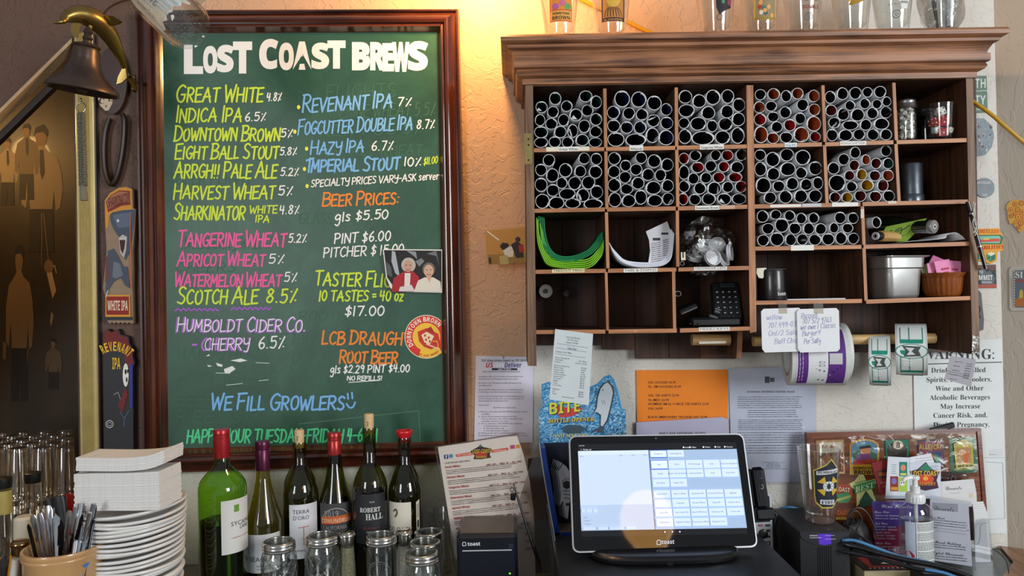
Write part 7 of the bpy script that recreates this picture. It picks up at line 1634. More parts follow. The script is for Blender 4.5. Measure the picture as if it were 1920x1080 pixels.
blab([(1657, 824), (1704, 822), (1706, 866), (1659, 868)], '1c2426'); ik.poly([(1659, 826), (1702, 824), (1704, 864), (1661, 866)], '1c8c7c').up().disc(1681, 847, 19, 20, '2a2c2e', 28).up().disc(1683, 834, 9.5, 8.5, 'd8d8d0', 20).up().text('8', 1682.5, 839.5, 10.5, '181818', None, 'bold', al='c')
blab([(1717, 825), (1768, 823), (1771, 880), (1720, 882)], '2c2440'); ik.poly([(1720, 828), (1765, 826), (1768, 877), (1723, 879)], '8a4c68').poly([(1724, 848), (1764, 846), (1766, 874), (1727, 876)], '345c98').up().text('ALLEYCAT', 1722, 842, 9, 'd8c858', 43, 'bold').disc(1742, 858, 9, 9, 'c87838', 14).poly([(1752, 850), (1762, 860), (1760, 872), (1748, 868)], '2c8a78').poly([(1730, 850), (1738, 846), (1738, 866), (1728, 868)], 'c83c50')
blab([(1778, 822), (1829, 819), (1833, 886), (1783, 888)], '1c7a62'); ik.poly([(1787, 836), (1822, 834), (1825, 876), (1791, 878)], 'd8d060').poly([(1786, 832), (1804, 823), (1822, 830), (1821, 835), (1788, 837)], 'd8dca0').up().poly([(1791, 840), (1819, 838), (1821, 868), (1794, 870)], 'b8945c').disc(1803, 848, 7, 6, 'e4b8a0', 12).poly([(1804, 852), (1816, 848), (1812, 868), (1806, 868)], 'd86a24').up().text('BEER', 1795, 875.5, 4.5, '20302c', 28, 'bold')
for k in range(12): ik.disc(1788 + k * 3, 880.5 - k * .15, 1, 1, 'e8d848', 6)
blab([(1602, 902), (1616, 882), (1624, 902), (1650, 896), (1634, 916), (1644, 944), (1622, 932), (1606, 950), (1606, 922), (1590, 908)], 'd8e08c', 'star_label'); ik.poly([(1600, 910), (1638, 899), (1640, 914), (1602, 925)], '2c8c54').up().text('BEST', 1603, 923, 11, 'd8e8a8', 34, 'serif', slope=.28).poly([(1610, 940), (1622, 920), (1636, 938), (1634, 946), (1612, 952)], '24503c').text('Nominated', 1603, 907, 3, '1c5c38', 26, slope=.28)
blab([(1566, 918), (1572, 908), (1594, 908), (1598, 926), (1592, 942), (1570, 944)], 'b8401c', 'coast_label'); ik.poly([(1569, 926), (1588, 922), (1596, 932), (1588, 942), (1570, 942)], '3c8c5c').up().text('COAST', 1566, 920, 8, 'e8e0c0', 26, 'bold', slope=-.1).text('BREWERY', 1568, 940, 5, 'e8d860', 26, 'bold', slope=.3)
ik.text('COAST', 1564, 965, 8, 'c8501c', 22, 'bold').text('BREWING', 1566, 974, 5, 'd8b040', 20, 'bold').text('LOST', 1612, 968, 9, '8c3418', 26, 'bold', slope=.3)
ik.build('printed_design', lb)
obj('plastic_film', slab(f2, [(1524, 822), (1575, 818), (1760, 812), (1828, 814), (1834, 895), (1700, 880), (1600, 866), (1530, 892)], -.0006), glass('f4f0ea', .5, .04, .5, 22), lb, loc=(0, -.0030, 0))

mb = MB(); mb.box((0, 0, 0), (.055, .008, .012), 0, .002); tag(obj('black_marker', mb, mat('1c1c1e', .3), None, None, P(1766, 802, -.03), (0, math.radians(-14), 0)), 'black marker lying on top of the label board', 'marker')
mb = MB(); mb.box((0, 0, 0), (.010, .0082, .0125), 0, .001); 
# leaflets and booklets in front of the board
th, f3, ik = sheet('red_booklet', 'dark red booklet standing left of the leaflets', 'booklet', [(1634, 868), (1663, 862), (1668, 925), (1650, 928)], -.085, '7c1c20', t=.004)
ik.poly([(1644, 884), (1664, 878), (1664, 895), (1648, 898)], '2c1414').up().text('COAST', 1647, 892, 6, 'c8601c', 16, 'bold').text('BOTTLE', 1651, 907, 4, 'b88480', 13, 'bold').text('CO', 1656, 914, 4, 'b88480', 6, 'bold'); ik.build('print', th)
th, f3, ik = sheet('label_leaflet', 'white leaflet with three small beer labels behind the wine sign', 'leaflet', [(1665, 856), (1703, 858), (1706, 935), (1660, 935)], -.095, 'd6dce4', t=.001)
ik.rect(1686, 866, 1701, 893, '1c8070').rect(1669, 893, 1684, 921, '8c2c20').rect(1685, 895, 1701, 922, 'a8cc50').up().disc(1693, 877, 5, 6, 'd88c6c', 12).disc(1676, 902, 5, 6, '7c70b8', 12).disc(1692, 906, 5, 5, 'e8ecdc', 12).rect(1688, 887, 1699, 891, 'd8d460').rect(1670, 913, 1683, 919, 'd89830').up().disc(1690, 905, 1.2, 1.4, '14181c', 8).disc(1694.5, 905, 1.2, 1.4, '14181c', 8); ik.greek(1672, 872, 1682, 888, 5, '7c848c', 1.4); ik.build('print', th)
th, f3, ik = sheet('logo_leaflet', 'white leaflet with the star-topped sunset brewery logo behind the sanitizer', 'leaflet', [(1704, 868), (1764, 868), (1764, 935), (1704, 935)], -.080, 'd0d6e2', t=.001)
ik.poly([(1705, 884), (1720, 880), (1736, 866), (1746, 880), (1762, 884), (1756, 900), (1760, 915), (1735, 920), (1712, 914), (1715, 898)], '3c1c3c').up().poly([(1722, 880), (1736, 868), (1749, 880), (1736, 884)], '2c7c5c').disc(1735, 898, 16, 9, 'd8481c', 18).up().disc(1735, 897, 5, 4, 'f0b040', 12).text('LOST COAST', 1708, 892, 9, 'e8c030', 52, 'bold').text('BREWERY', 1718, 910, 6, 'e89830', 36, 'bold'); ik.greek(1745, 874, 1760, 880, 3, '8a909c', 1.2); ik.build('print', th)
th, f3, ik = sheet('folded_leaflet', 'folded white leaflet sticking up behind the logo leaflet', 'leaflet', [(1662, 866), (1745, 850), (1752, 868), (1752, 900), (1668, 900)], -.074, 'dfe2e8', t=.001); ik.greek(1716, 866, 1748, 861, 2, '9aa0a8', 1.2, .12); ik.build('print', th)
acr = glass('f2f4f6', .9, .04)
th = thing('acrylic_holder', 'empty clear acrylic card holder with a round-cornered top', 'holder', P(1790, 905, -.060)); f3 = Fr(th.location)
obj('panel', slab(f3, rq([(1751, 884), (1815, 884), (1820, 925), (1752, 925)], 12), .003), glass('e4e6e8', 1.2, .05, .2), th, ang=.5)
mb = MB(); c_ = f3(1784, 896); mb.lathe([(.004, 0), (.006, 0), (.006, .0045), (.004, .0045)], 20, (c_.x, -.002, c_.z), 0, Matrix.Rotation(PI / 2, 3, 'X'), cap=False); obj('hole_rim', mb, mat('4c4c50', .3), th)
th, f3, ik = sheet('dessert_card', 'white dessert card standing behind the Desserts sign', 'card', [(1743, 907), (1752, 904), (1826, 898), (1831, 925), (1832, 950), (1750, 950)], -.068, 'd9d8d8', t=.001)
ik.text('Desserts', 1773, 919, 7.5, '5c5c64', 30, 'script', slope=.05).line(catmull([(1780, 924), (1790, 925), (1800, 923)]), .6, '8a8a90').poly([(1818, 925), (1824, 925), (1824, 933), (1818, 933)], 'd8c8a0'); ik.build('print', th)
def acsign(name, label, px4, page4, Y, pcol, build, lean=-2, yaw=0):
    cx = sum(p[0] for p in px4) / 4; cy = sum(p[1] for p in px4) / 4; rot = (math.radians(lean), 0, math.radians(yaw)); ff = Fr(P(cx, cy, Y), rot)
    t_ = thing(name, label, 'sign', ff.o, rot)
    obj('page', slab(ff, page4, .0006), mat(pcol, .5, 0, .03), t_)
    obj('front_panel', slab(ff, px4, -.0022), acr, t_, loc=(0, -.0018, 0), ang=.5)
    ik = Ink(ff, .0003); build(ik); ik.build('print', t_)
    return t_, ff
def wine(ik):
    ik.poly([(1637, 1000), (1740, 970), (1740, 1048), (1642, 1032)], 'a01848').up(.0001)
    ik.text('LOST COAST BREWERY', 1661, 941, 2.6, 'd8c8e4', 40, 'bold').text('Wine Selections', 1652, 952, 7.5, 'f0ecf4', 68, 'script', slope=-.02)
    for t, x, y, h_, w_ in (('House Wine', 1639, 962, 5, 28), ('Red Wine', 1640, 983.5, 5, 24), ('White Wine', 1642, 1020.5, 5, 28)): ik.text(t, x, y, h_, 'f0ecf4', w_, 'script')
    for t, y in (('Sycamore Lane - Chardonnay', 967.5), ('Sycamore Lane - Cabernet', 973), ('Robert Hall - Cabernet', 988.5), ('Terra d\'Oro - Zinfandel', 994), ('Deloach - Merlot', 999.5), ('SEAGLASS - Pinot Noir', 1005), ('Conundrum - Red Blend', 1010.5), ('Charles Smith Band - Chardonnay', 1026), ('Hess Select - Riesling', 1031)): ik.text(t, 1641, y, 2.8, 'e4dcec', len(t) * 1.75, 'bold', slope=-.02)
acsign('wine_sign', 'purple Wine Selections list in a clear acrylic stand', [(1633, 928), (1744, 930), (1748, 1060), (1640, 1050)], [(1635, 940), (1742, 942), (1745, 1055), (1641, 1044)], -.098, '5a3090', wine)
def dess(ik):
    ik.poly([(1748, 942), (1796, 945), (1796, 960), (1748, 956)], 'b6b2b8').up(.0001)
    for t, x, y, h_, w_, f_ in (('Desserts', 1751, 955.5, 8.5, 37, 'script'), ('Root Beer Floats', 1730, 970, 5, 42, 'script'), ('Homemade Bread Pudding', 1716, 1014.5, 5.5, 86, 'script'), ('New York Styled Cheesecake', 1711, 1034, 5.5, 96, 'script')): ik.text(t, x, y, h_, '2c2a30', w_, f_, slope=-.10)
    for y, n_ in ((975, 3), (1003, 0), (1021, 2), (1042, 2)):
        if n_: ik.greek(1748, y, 1814, y + 4.6 * (n_ - 1), n_, '6a686e', 1.8, -.10, y, .08)
    ik.line([(1756, 990), (1811, 996)], .5, '5c5a60').line([(1756, 995), (1811, 1002)], .5, '5c5a60').text('Float', 1749, 990, 3, '3a383e').greek(1812, 995, 1817, 996, 1, '6a686e', 1.8)
acsign('dessert_sign', 'grey Desserts menu in a clear acrylic stand right of the sanitizer', [(1744, 928), (1820, 940), (1829, 1072), (1744, 1058)], [(1744, 934), (1816, 946), (1823, 1062), (1744, 1050)], -.118, 'e8e4ea', dess, yaw=-10)
# card holder with white cards
for k in range(6):
    th, f3, ik = sheet('white_card', f'blank white card in the clear holder, {ordw[k]} from the front', 'card', [(1826 - k * .5, 962 - k * 4), (1846 - k * 1.6 + 6, 962 - k * 4.4), (1858 - k, 1054), (1829, 1056)], -.082 + .003 * k, 'dcdcdc', t=.001, group='white cards in the clear holder')
th = thing('card_holder', 'clear acrylic holder of white cards beside the Desserts sign', 'holder', P(1842, 1010, -.090)); f3 = Fr(th.location)
obj('panel', slab(f3, [(1822, 990), (1832, 975), (1852, 972), (1856, 976), (1863, 1058), (1824, 1062)], .002), acr, th)
mb = MB(); mb.box((f3(1843, 1061).x, .018, f3(1843, 1061).z), (.042, .045, .003), 0, .001); obj('base', mb, mat('24262a', .3), th)
mb = MB(); mb.tube([f3(x, y, .001) for x, y in catmull([(1826, 1021), (1834, 1018), (1837, 1005), (1838, 985), (1850, 980)], 4)], .0006, 6); obj('cut_edge', mb, mat('8a9098', .3), th)

# hand sanitizer
sz = Vector((P(1718, 1000, -.155).x, -.155, ZC + .0006)); t_ = thing('sanitizer_bottle', 'clear pump bottle of hand sanitizer with a white label', 'bottle', sz)
r = .0325; mb = MB(); mb.lathe([(0, 0), (r * .9, 0), (r, .004), (r, .120), (r * .96, .132), (r * .8, .143), (r * .5, .150), (.013, .153), (.013, .158)], 40, cap=False, sq=(1, .72)); obj('body', mb, glass('eef2f2', 1.6), t_, ang=.8)
mb = MB(); mb.lathe([(0, .002), (r * .92, .003), (r * .94, .118), (0, .118)], 32, cap=False, sq=(1, .7)); obj('gel', mb, glass('e8eef0', .6), t_)
mb = MB(); mb.lathe([(.017, .150), (.0175, .152), (.0175, .164), (.016, .168), (.009, .170), (.009, .182), (0, .182)], 28, cap=False)
for k in range(20): a_ = k * PI / 10; mb.box((.0176 * math.cos(a_), .0176 * math.sin(a_), .158), (.001, .001, .011))
obj('collar', mb, mat('e2e4e4', .35), t_, ang=.8)
mb = MB(); mb.cyl((0, 0, .182), (0, 0, .197), .005, None, 14); mb.lathe([(0, 0), (.008, 0), (.009, .003), (.008, .007), (0, .008)], 20, (0, 0, .196)); mb.tube([(-.002, 0, .200), (-.012, -.002, .201), (-.022, -.004, .199), (-.027, -.005, .194)], [.0055, .005, .004, .003], 12, flat=.7); obj('pump_head', mb, mat('e6e8e8', .35), t_, ang=.9)
mb = MB(); mb.cyl((0, 0, .01), (0, 0, .15), .004, None, 10); obj('dip_tube', mb, mat('dcdfe0', .4), t_)
def Ms(x, y, o_): a_ = x / r; R = r + .0004 + o_; return Vector((R * math.sin(a_), -R * .72 * math.cos(a_), y))
mb = MB(); mb.grid([[Ms(-.012 + .048 * k / 12, z, 0) for k in range(13)] for z in (.022, .116)]); obj('label', mb, mat('d8dcd8', .5), t_)
mb = MB(); mb.grid([[Ms(-.034 + .021 * k / 8, z, 0) for k in range(9)] for z in (.022, .116)]); obj('side_label', mb, mat('b0bccc', .5), t_, 'pale blue and red side of the label')
ik = Ink(Ms, .0003); ik.poly([(-.033, .024), (-.016, .024), (-.016, .050), (-.024, .058), (-.033, .056)], 'a81430'); 
ik2 = Ink(lambda x, y, o_: Ms(x / 1000, y / 1000, o_), .0003)
rr_ = random.Random(5)
for k in range(30):
    y = 112 - k * 2.7; x = -10
    if k % 7 == 6: continue
    while x < 32:
        w_ = rr_.uniform(1.5, 6)
        ik2.poly([(x, y), (min(x + w_, 33), y), (min(x + w_, 33), y + 1.1), (x, y + 1.1)], '565c60'); x += w_ + 1
    if rr_.random() < .2: ik2.poly([(-10, y - 1), (32, y - 1), (32, y - .7), (-10, y - .7)], '3c4044')
ik.build('label_print', t_); ik2.build('label_print', t_)
# cartons, cables, pouch, loose lead
cart = drawer('coaster_box', 'cream box with a red and black printed top behind the cables', 'box', P(1590, 1050, -.13).x, P(1686, 1050, -.13).x, -.20, -.115, ZC + .0005, ZC + .030, mat('b8ac84', .6, 0, .06), .001)
bw = P(1686, 1050, -.13).x - P(1590, 1050, -.13).x
mb = MB(); mb.box((0, 0, .0305), (bw - .002, .083, .002)); obj('printed_top', mb, mat('3a2a24', .3), cart, smooth=False)
ik = Ink(lambda x, y, o_: Vector((x, y, .0316 + o_)), .0003); ik.poly([(-.034, -.028), (.034, -.028), (.034, .028), (-.034, .028)], '9c3428').up().poly([(-.026, -.020), (.020, -.022), (.012, .016), (-.016, .020)], '1c1414').poly([(-.004, -.01), (.014, -.012), (.012, .004)], 'd8c8a8')
for k in range(9): ik.poly([(-.038 + k * .009, -.036), (-.034 + k * .009, -.036), (-.034 + k * .009, -.031), (-.038 + k * .009, -.031)], 'c8bca0')
ik.build('print', cart)
mb = MB(); mb.box((0, 0, .02), (.05, .07, .04), 0, .004); tag(obj('black_adapter', mb, blk, None, None, (P(1700, 1060, -.14).x, -.215, ZC + .0005)), 'small black adapter box beside the cream carton', 'adapter')
tag(crumple('black_bag', (P(1600, 1000, -.10).x + .01, -.085, ZC + .050), .034, .022, .048, 3, mat('100e10', .5, 0, .2, .3, 80), amp=.12), 'dark bag bunched between the power box and the wine sign', 'bag')
for k, q in enumerate(([(1588, 975), (1596, 958), (1612, 952), (1626, 962), (1638, 985), (1645, 1010)], [(1586, 990), (1592, 966), (1606, 958), (1616, 975), (1606, 995), (1620, 1012), (1634, 1022)], [(1590, 985), (1606, 1000), (1622, 1010), (1640, 1026)])):
    mb = MB(); mb.tube([P(x, y, -.125 - .004 * k) for x, y in catmull(q, 5)], .0016, 6); tag(obj('thin_cable', mb, mat('2a2222', .4), None), f'{ordw[k]} of three thin dark leads looping by the power box', 'cable', 'thin leads by the power box')
def cable(name, label, q, r, Y0, Y1, col, group=None, rough=.3):
    c = catmull(q, 6); mb = MB(); mb.tube([P(x, y, Y0 + (Y1 - Y0) * i / (len(c) - 1)) for i, (x, y) in enumerate(c)], r, 10); return tag(obj(name, mb, mat(col, rough, 0, .05)), label, 'cable', group)
cable('thick_cable', 'thick glossy black cable crossing in front of the sanitizer', [(1582, 1020), (1610, 1026), (1650, 1038), (1700, 1050), (1760, 1062), (1810, 1078), (1850, 1098)], .0050, -.225, -.30, '101216', 'cables from the power box')
cable('thick_cable', 'second black cable just below the thick one', [(1582, 1034), (1640, 1046), (1700, 1062), (1740, 1070), (1790, 1074), (1830, 1092)], .0036, -.228, -.29, '16181c', 'cables from the power box')
cable('blue_cable', 'blue network cable lying along the black ones', [(1580, 1013), (1605, 1014), (1650, 1030), (1690, 1044), (1740, 1054), (1790, 1070), (1840, 1096)], .0030, -.220, -.285, '4c84b4', 'cables from the power box')
cable('blue_cable', 'loop of blue cable behind the power box', [(1448, 966), (1462, 955), (1480, 951), (1498, 955), (1506, 962)], .0030, -.05, -.05, '3c78ac')
cable('blue_cable', 'short lower stretch of blue cable near the black pouch', [(1735, 1068), (1770, 1074), (1800, 1086)], .0028, -.30, -.32, '4c84b4')
cable('black_lead', 'thin black lead trailing over the wooden counter end', [(1862, 1030), (1872, 1036), (1884, 1048), (1890, 1064), (1893, 1090)], .0010, -.05, -.18, '18181a', rough=.5)
tag(crumple('black_pouch', (P(1655, 1090, -.34).x, -.36, ZC + .012), .085, .05, .040, 6, mat('0c0c0e', .6, 0, .1, .2, 60), amp=.10), 'black cloth pouch at the bottom edge below the cables', 'pouch')
cable('black_lead', 'black plug lead sagging behind the silver phone', [(1446, 958), (1456, 966), (1452, 990), (1456, 1030), (1450, 1066)], .0030, -.11, -.12, '121214')
# pendant globe bulb over the bar, behind the viewer: seen mirrored in the terminal
nrm = (Euler(f2.rot).to_matrix() @ Vector((0, -1, 0)))
ft = Fr(P(1240, 925, -.268), (tilt, 0, math.radians(2.2))); nrm = (Euler(ft.rot).to_matrix() @ Vector((0, -1, 0))).normalized()
hit = ft.M @ ft(1212, 972); d_ = (hit - CAM0).normalized(); rf = d_ - nrm * 2 * d_.dot(nrm)
gp = hit + rf * 1.75
lamp = thing('pendant_lamp', 'warm globe bulb pendant over the bar, mirrored in the terminal screen', 'lamp', gp)
mb = MB(); mb.lathe([(0, .108), (.05, .10), (.088, .066), (.106, .018), (.108, -.02), (.096, -.062), (.072, -.10), (.055, -.135), (.05, -.16), (0, -.16)], 32, cap=False)
obj('bulb', mb, mat('ffc070', .4, 0, 0, 0, emit=4.5), lamp, ang=2)
mb = MB(); mb.lathe([(0, -.158), (.05, -.158), (.052, -.21), (.02, -.24), (0, -.24)], 24, cap=False); obj('socket', mb, mat('6a4a20', .3, .8), lamp)
# ================================================================ wine bottles
def wine(name, label, px, Y, R, ys, tint, cap, fill, labf, cork=None, wobble=0):
    """ys = picture rows of: capsule or glass top, capsule end, neck end, shoulder end. The rest follows from the depth Y."""
    s_ = S(Y); X = P(px, (ys[3] + ys[0]) / 2, Y).x; z = [P(px, y, Y).z - ZC for y in ys]
    t_ = thing(name, label, 'wine bottle', (X, Y, ZC + .0006), group='wine bottles along the wall')
    rn = .0145 if R > .04 else .0135
    H, zc, zn, zs = z
    steps = 7
    sho = []
    for k in range(steps + 1):
        u = k / steps; r = rn + (R - rn) * (math.sin(u * PI / 2) ** (1.1 if wobble == 0 else 1.7)) if wobble == 0 else rn + (R - rn) * (u ** 1.35)
        sho.append((r, zn + (zs - zn) * u))
    prof = [(0, .004), (R * .5, .003), (R * .9, 0), (R, .006)] + [(R, zs - .004)] + [(a_, b_) for a_, b_ in reversed(sho)] + [(rn * .98, (zn + H) / 2), (rn, H - .012), (rn * 1.04, H - .010), (rn * 1.04, H - .002), (rn, H)]
    mb = MB(); mb.lathe(prof, 48, cap=False); obj('glass_body', mb, glass(tint, 1.5, .02), t_, ang=1)
    zf = P(px, fill, Y).z - ZC; R2 = R * .93
    pf = [(0, .008), (R2, .008)] + [(min(R2, a_ * .93), b_) for a_, b_ in reversed(sho) if b_ < zf] + [(0, zf)]
    if zf < zs: pf = [(0, .008), (R2, .008), (R2, zf), (0, zf)]
    mb = MB(); mb.lathe(pf, 40, cap=False); obj('wine', mb, mat('12080a', .12, 0, 0), t_)
    if cap: mb = MB(); mb.lathe([(rn * 1.02, zc), (rn * 1.05, zc + .002), (rn * 1.05, H - .016), (rn * 1.00, H - .015), (rn * 1.06, H - .014), (rn * 1.06, H - .009), (rn * 1.02, H - .0085), (rn * 1.06, H - .008), (rn * 1.07, H - .001), (rn * 1.0, H + .0008), (0, H + .0008)], 36, cap=False); obj('capsule', mb, mat(cap, .3, .45, .08), t_, ang=.6)
    if cork: cork(t_, rn, H)
    a0, a1, y0, y1, col, pr = labf
    zl0, zl1 = P(px, y1, Y).z - ZC, P(px, y0, Y).z - ZC
    def M(x, y, o_):                     # x = px round the bottle from its middle line, y = picture row
        a_ = x * s_ / R + math.atan(-X / (Y + DIST)); r = R + .0004 + o_; return Vector((r * math.sin(a_), -r * math.cos(a_), zl0 + (y1 - y) / (y1 - y0) * (zl1 - zl0)))
    mb = MB(); mb.grid([[M(a0 + (a1 - a0) * k / 14, y, 0) for k in range(15)] for y in (y1, y0)]); obj('paper_label', mb, mat(col, .6, 0, .02), t_)
    ik = Ink(M, .0003); ik.sub = 8; pr(ik); ik.build('label_print', t_)
    return t_
def l1(k): k.poly([(20, 940), (30, 940), (30, 953), (20, 953)], '6aa02c'); k.text('SYCAMORE', 14, 978, 8, '2a2420', 62).text('LANE', 32, 986, 7, '2a2420', 22).text('CABERNET SAUVIGNON', 14, 1001, 2.6, 'b0604c', 48)
def l2(k): k.text('SEAGLASS', -27, 1042, 8.5, '3a3a3c', 54).text('PINOT NOIR', -14, 1052, 3.4, '55555a', 26).text('SANTA BARBARA', -14, 1057, 2.4, '77777c', 26)
def l3(k): k.text('TERRA', -14, 955, 7.5, '3a3634', 30, 'sans').text("D'ORO", -13, 966, 7.5, '3a3634', 28).line([(-4, 980), (14, 979)], 1.4, 'b8605c').line([(5, 979), (5, 1012)], 1.2, 'b8605c').line([(0, 1000), (9, 1001)], .8, 'b8605c').text('ZINFANDEL', -16, 1024, 3.6, '3a3634', 34)
def l4(k):
    k.ring(0, 972, 26, 28, '9a8c84', 24, 180, 360).up(); k.text('2019', -21, 960, 11, '9c9a98', 26, 'sans').poly([(-28, 960), (31, 958), (31, 972), (-28, 974)], 'c85a20').up().text('CONUNDRUM', -27, 971, 7.5, 'e0c0a0', 56, 'bold').text('CALIFORNIA', -24, 984, 7.5, 'a8a8a6', 44)
    k.line(catmull([(28, 950), (34, 948), (32, 958), (36, 972), (31, 985), (20, 992)]), 1, '98908a'); k.line([(-20, 990), (26, 991)], 1.4, '7c7c7a')
def l5(k): k.text('2018', -2, 935, 3, 'c8c8c4', 9).text('ROBERT', -20, 952, 8.5, 'e0dfda', 38, 'serif').text('HALL', -9, 966, 11, 'e0dfda', 32, 'serif').text('Cabernet', -14, 983, 5, '8c4040', 30, 'script').text('PASO ROBLES', -8, 990, 3, 'c0c0bc', 26, 'bold')
def l6(k): k.line(catmull([(-23, 950), (-18, 947), (-16, 954), (-20, 960)]), 3, '5a4428').text('DELOACH', -36, 988, 9, '2c2824', 48).poly([(20, 936), (28, 932), (28, 990), (20, 992)], 'd8d0bc').up().poly([(22, 970), (26, 969), (26, 982), (22, 983)], '2c2824').poly([(21, 940), (27, 939), (27, 964), (21, 965)], 'a8a090')
def cork_w(h):
    def f(t_, rn, H):
        mb = MB(); mb.lathe([(rn * .72, H - .012), (rn * .74, H + h), (rn * .68, H + h + .001), (0, H + h + .001)], 24); c = obj('cork', mb, mat('c9b084', .8, 0, .2, .3, 300), t_)
        k = Ink(lambda x, y, o_: Vector(((rn * .75 + o_) * math.sin(x / rn), -(rn * .75 + o_) * math.cos(x / rn), y)), .0004); vs, fs = glyphs('oro', 'bold'); k.mb.add([k.M(-.003 + b_ * .006, H + .004 + a_ * .006, k.off) for a_, b_ in vs], fs, k.ci('5a4630')); k.build('stamp', c)
    return f
def red_st(t_, rn, H): mb = MB(); mb.lathe([(rn * .9, H - .010), (rn * .9, H), (rn * 1.25, H + .008), (rn * 1.32, H + .012), (rn * 1.25, H + .014), (rn * .9, H + .014), (rn * .9, H + .002), (0, H + .002)], 28, cap=False); obj('pourer', mb, mat('c81c28', .3, 0, 0), t_, 'red plastic pourer')
wine('wine_bottle', 'large bright green wine bottle with a red capsule and white Sycamore label', 416, -.22, .045, (806, 858, 872, 915), 'b4e060', 'b02a30', 975, (-3, 62, 930, 1028, 'e2e2de', l1))
wine('wine_bottle', 'olive-green sloping wine bottle with a purple capsule reading SEAGLASS', 493, -.165, .0365, (828, 881, 888, 975), 'dcd478', '5c1c40', 1040, (-33, 32, 993, 1063, 'dcdce0', l2), wobble=1)
wine('wine_bottle', 'dark wine bottle with a bare cork and white TERRA D ORO label', 562, -.115, .0375, (829, 850, 868, 925), 'a4a458', None, 962, (-21, 35, 938, 1037, 'd6d8dc', l3), cork_w(.024))
wine('wine_bottle', 'dark bottle with a red capsule and orange-banded CONUNDRUM label', 628, -.10, .0365, (812, 852, 862, 945), 'a4a458', 'a8302c', 925, (-32, 30, 936, 996, '3a3c3e', l4), wobble=1)
wine('wine_bottle', 'tallest wine bottle, cork raised, with a black Robert Hall label', 693, -.12, .0355, (802, 840, 864, 915), '9c9e54', None, 920, (-31, 31, 919, 1010, '1c1e22', l5), cork_w(.027))
wine('wine_bottle', 'dark wine bottle with a red pourer and cream DELOACH label', 759, -.10, .0360, (820, 840, 866, 925), 'a0a050', None, 925, (-40, 10, 934, 992, 'ddd6c4', l6), red_st)

# ================================================================ glass jars and shakers in front of them
for px, py, Y, wpx, q, lab in ((523, 1010, -.27, 60, 1, 'quilted glass jar with a silver ring, first in the row before the wine bottles'), (604, 999, -.25, 59, 1, 'second quilted jar, in front of the TERRA D ORO bottle'), (715, 998, -.245, 56, 0, 'smooth jar with an embossed medallion in front of the Robert Hall bottle'),
                               (804, 992, -.185, 54, 0, 'rearmost of the three jars left of the printer'), (797, 1011, -.255, 59, 0, 'middle one of the three jars left of the printer'), (791, 1031, -.335, 62, 1, 'frontmost of the three jars left of the printer')):
    X = P(px, py + 15, Y).x; r = wpx * S(Y) / 2 / .95; h = P(px, py + 4, Y).z - ZC - .001
    j = jar('mason_jar', lab, (X, Y, ZC + .0006), r, h, mat('c0bfbb', .22, .95, .08), .016, quilt=q, open_ring=True, group='glass jars on the counter')
    if lab.startswith('smooth'):
        ik = Ink(lambda x, y, o_: Vector(((r + o_) * math.sin(x / r), -(r + o_) * math.cos(x / r), y)), .0006); ik.ring(0, h - .062, .0205, .0215, '8a8c8c', 28).ring(0, h - .062, .017, .0175, '8a8c8c', 28)
        for a_ in range(14): ik.line([(0, h - .078), (.012 * math.cos(a_ * .45), h - .060 + .012 * math.sin(a_ * .45))], .0005, '8a8c8c')
        ik.build('embossed_medallion', j)
def shaker(label, px, py, Y, wpx, top, fillc, tint='eef2f0'):
    X = P(px, py + 20, Y).x; r = wpx * S(Y) / 2; h = P(px, py, Y).z - ZC
    t_ = thing('table_shaker', label, 'shaker', (X, Y, ZC + .0006))
    mb = MB(); mb.lathe([(0, .001), (r * 1.05, .001), (r * 1.1, .006), (r * 1.0, h * .5), (r * .78, h - .022)], 12, cap=False); obj('glass_body', mb, glass(tint, 1.4), t_, ang=.3)
    mb = MB(); mb.lathe([(0, .004), (r * .98, .004), (r * .9, h * .5), (r * .74, h - .030), (0, h - .030)], 12, cap=False); obj('seasoning', mb, mat(fillc, .9, 0, .5, .5, 420), t_, ang=.3)
    mb = MB(); mb.lathe([(r * .82, h - .024), (r * .88, h - .022), (r * .88, h - .010), (r * .96, h - .009), (r * .98, h - .006), (r * .8, h - .002), (r * .4, h), (0, h)], 28, cap=False); obj('cap', mb, mat(top, .15, 1, .05), t_, ang=.8)
    return t_
shaker('pepper shaker with a chrome cap between the second and smooth jars', 651, 996, -.24, 32, 'c4c2be', '8c8468')
shaker('salt shaker with a chrome cap right of the smooth jar', 758, 993, -.195, 32, 'd0cec8', 'c4b4a8')
shaker('shaker with a bronze cap tucked left of the cutlery crock', 38, 1012, -.43, 34, 'a8845c', '40342a')
t_, M = pint('clear_tumbler', 'clear tumbler behind the jars beside the beer menu', 826, .022, .026, .13, -.075, 1000, z=ZC + .0006)

# ================================================================ plates and napkins
YP2 = -.37; Xp = P(243, 1010, YP2).x; ztop = P(247, 936, YP2).z
PIT = .0070
pm = mesh_of(MB().lathe([(0, 0), (.050, 0), (.052, .003), (.068, .004), (.080, .0080), (.0840, .0098), (.0862, .0113), (.0868, .0132), (.0856, .0148), (.0825, .0150), (.066, .0095), (.048, .006), (0, .006)], 56, cap=False), mat('dfddd9', .22, 0, .02, coat=.3), ang=1.2)
npl = int((ztop - ZC - .016) / PIT)
tl = math.radians(-3.5)
nth = lambda k: (['topmost', 'second', 'third', 'fourth', 'fifth', 'sixth', 'seventh', 'eighth', 'ninth', 'tenth', 'eleventh', 'twelfth', 'thirteenth', 'fourteenth', 'fifteenth', 'sixteenth', 'seventeenth', 'eighteenth', 'nineteenth', 'twentieth', 'twenty-first', 'twenty-second', 'twenty-third', 'twenty-fourth', 'twenty-fifth', 'twenty-sixth'] + [f'{n}th' for n in range(27, 60)])[k]
rnd = random.Random(4)
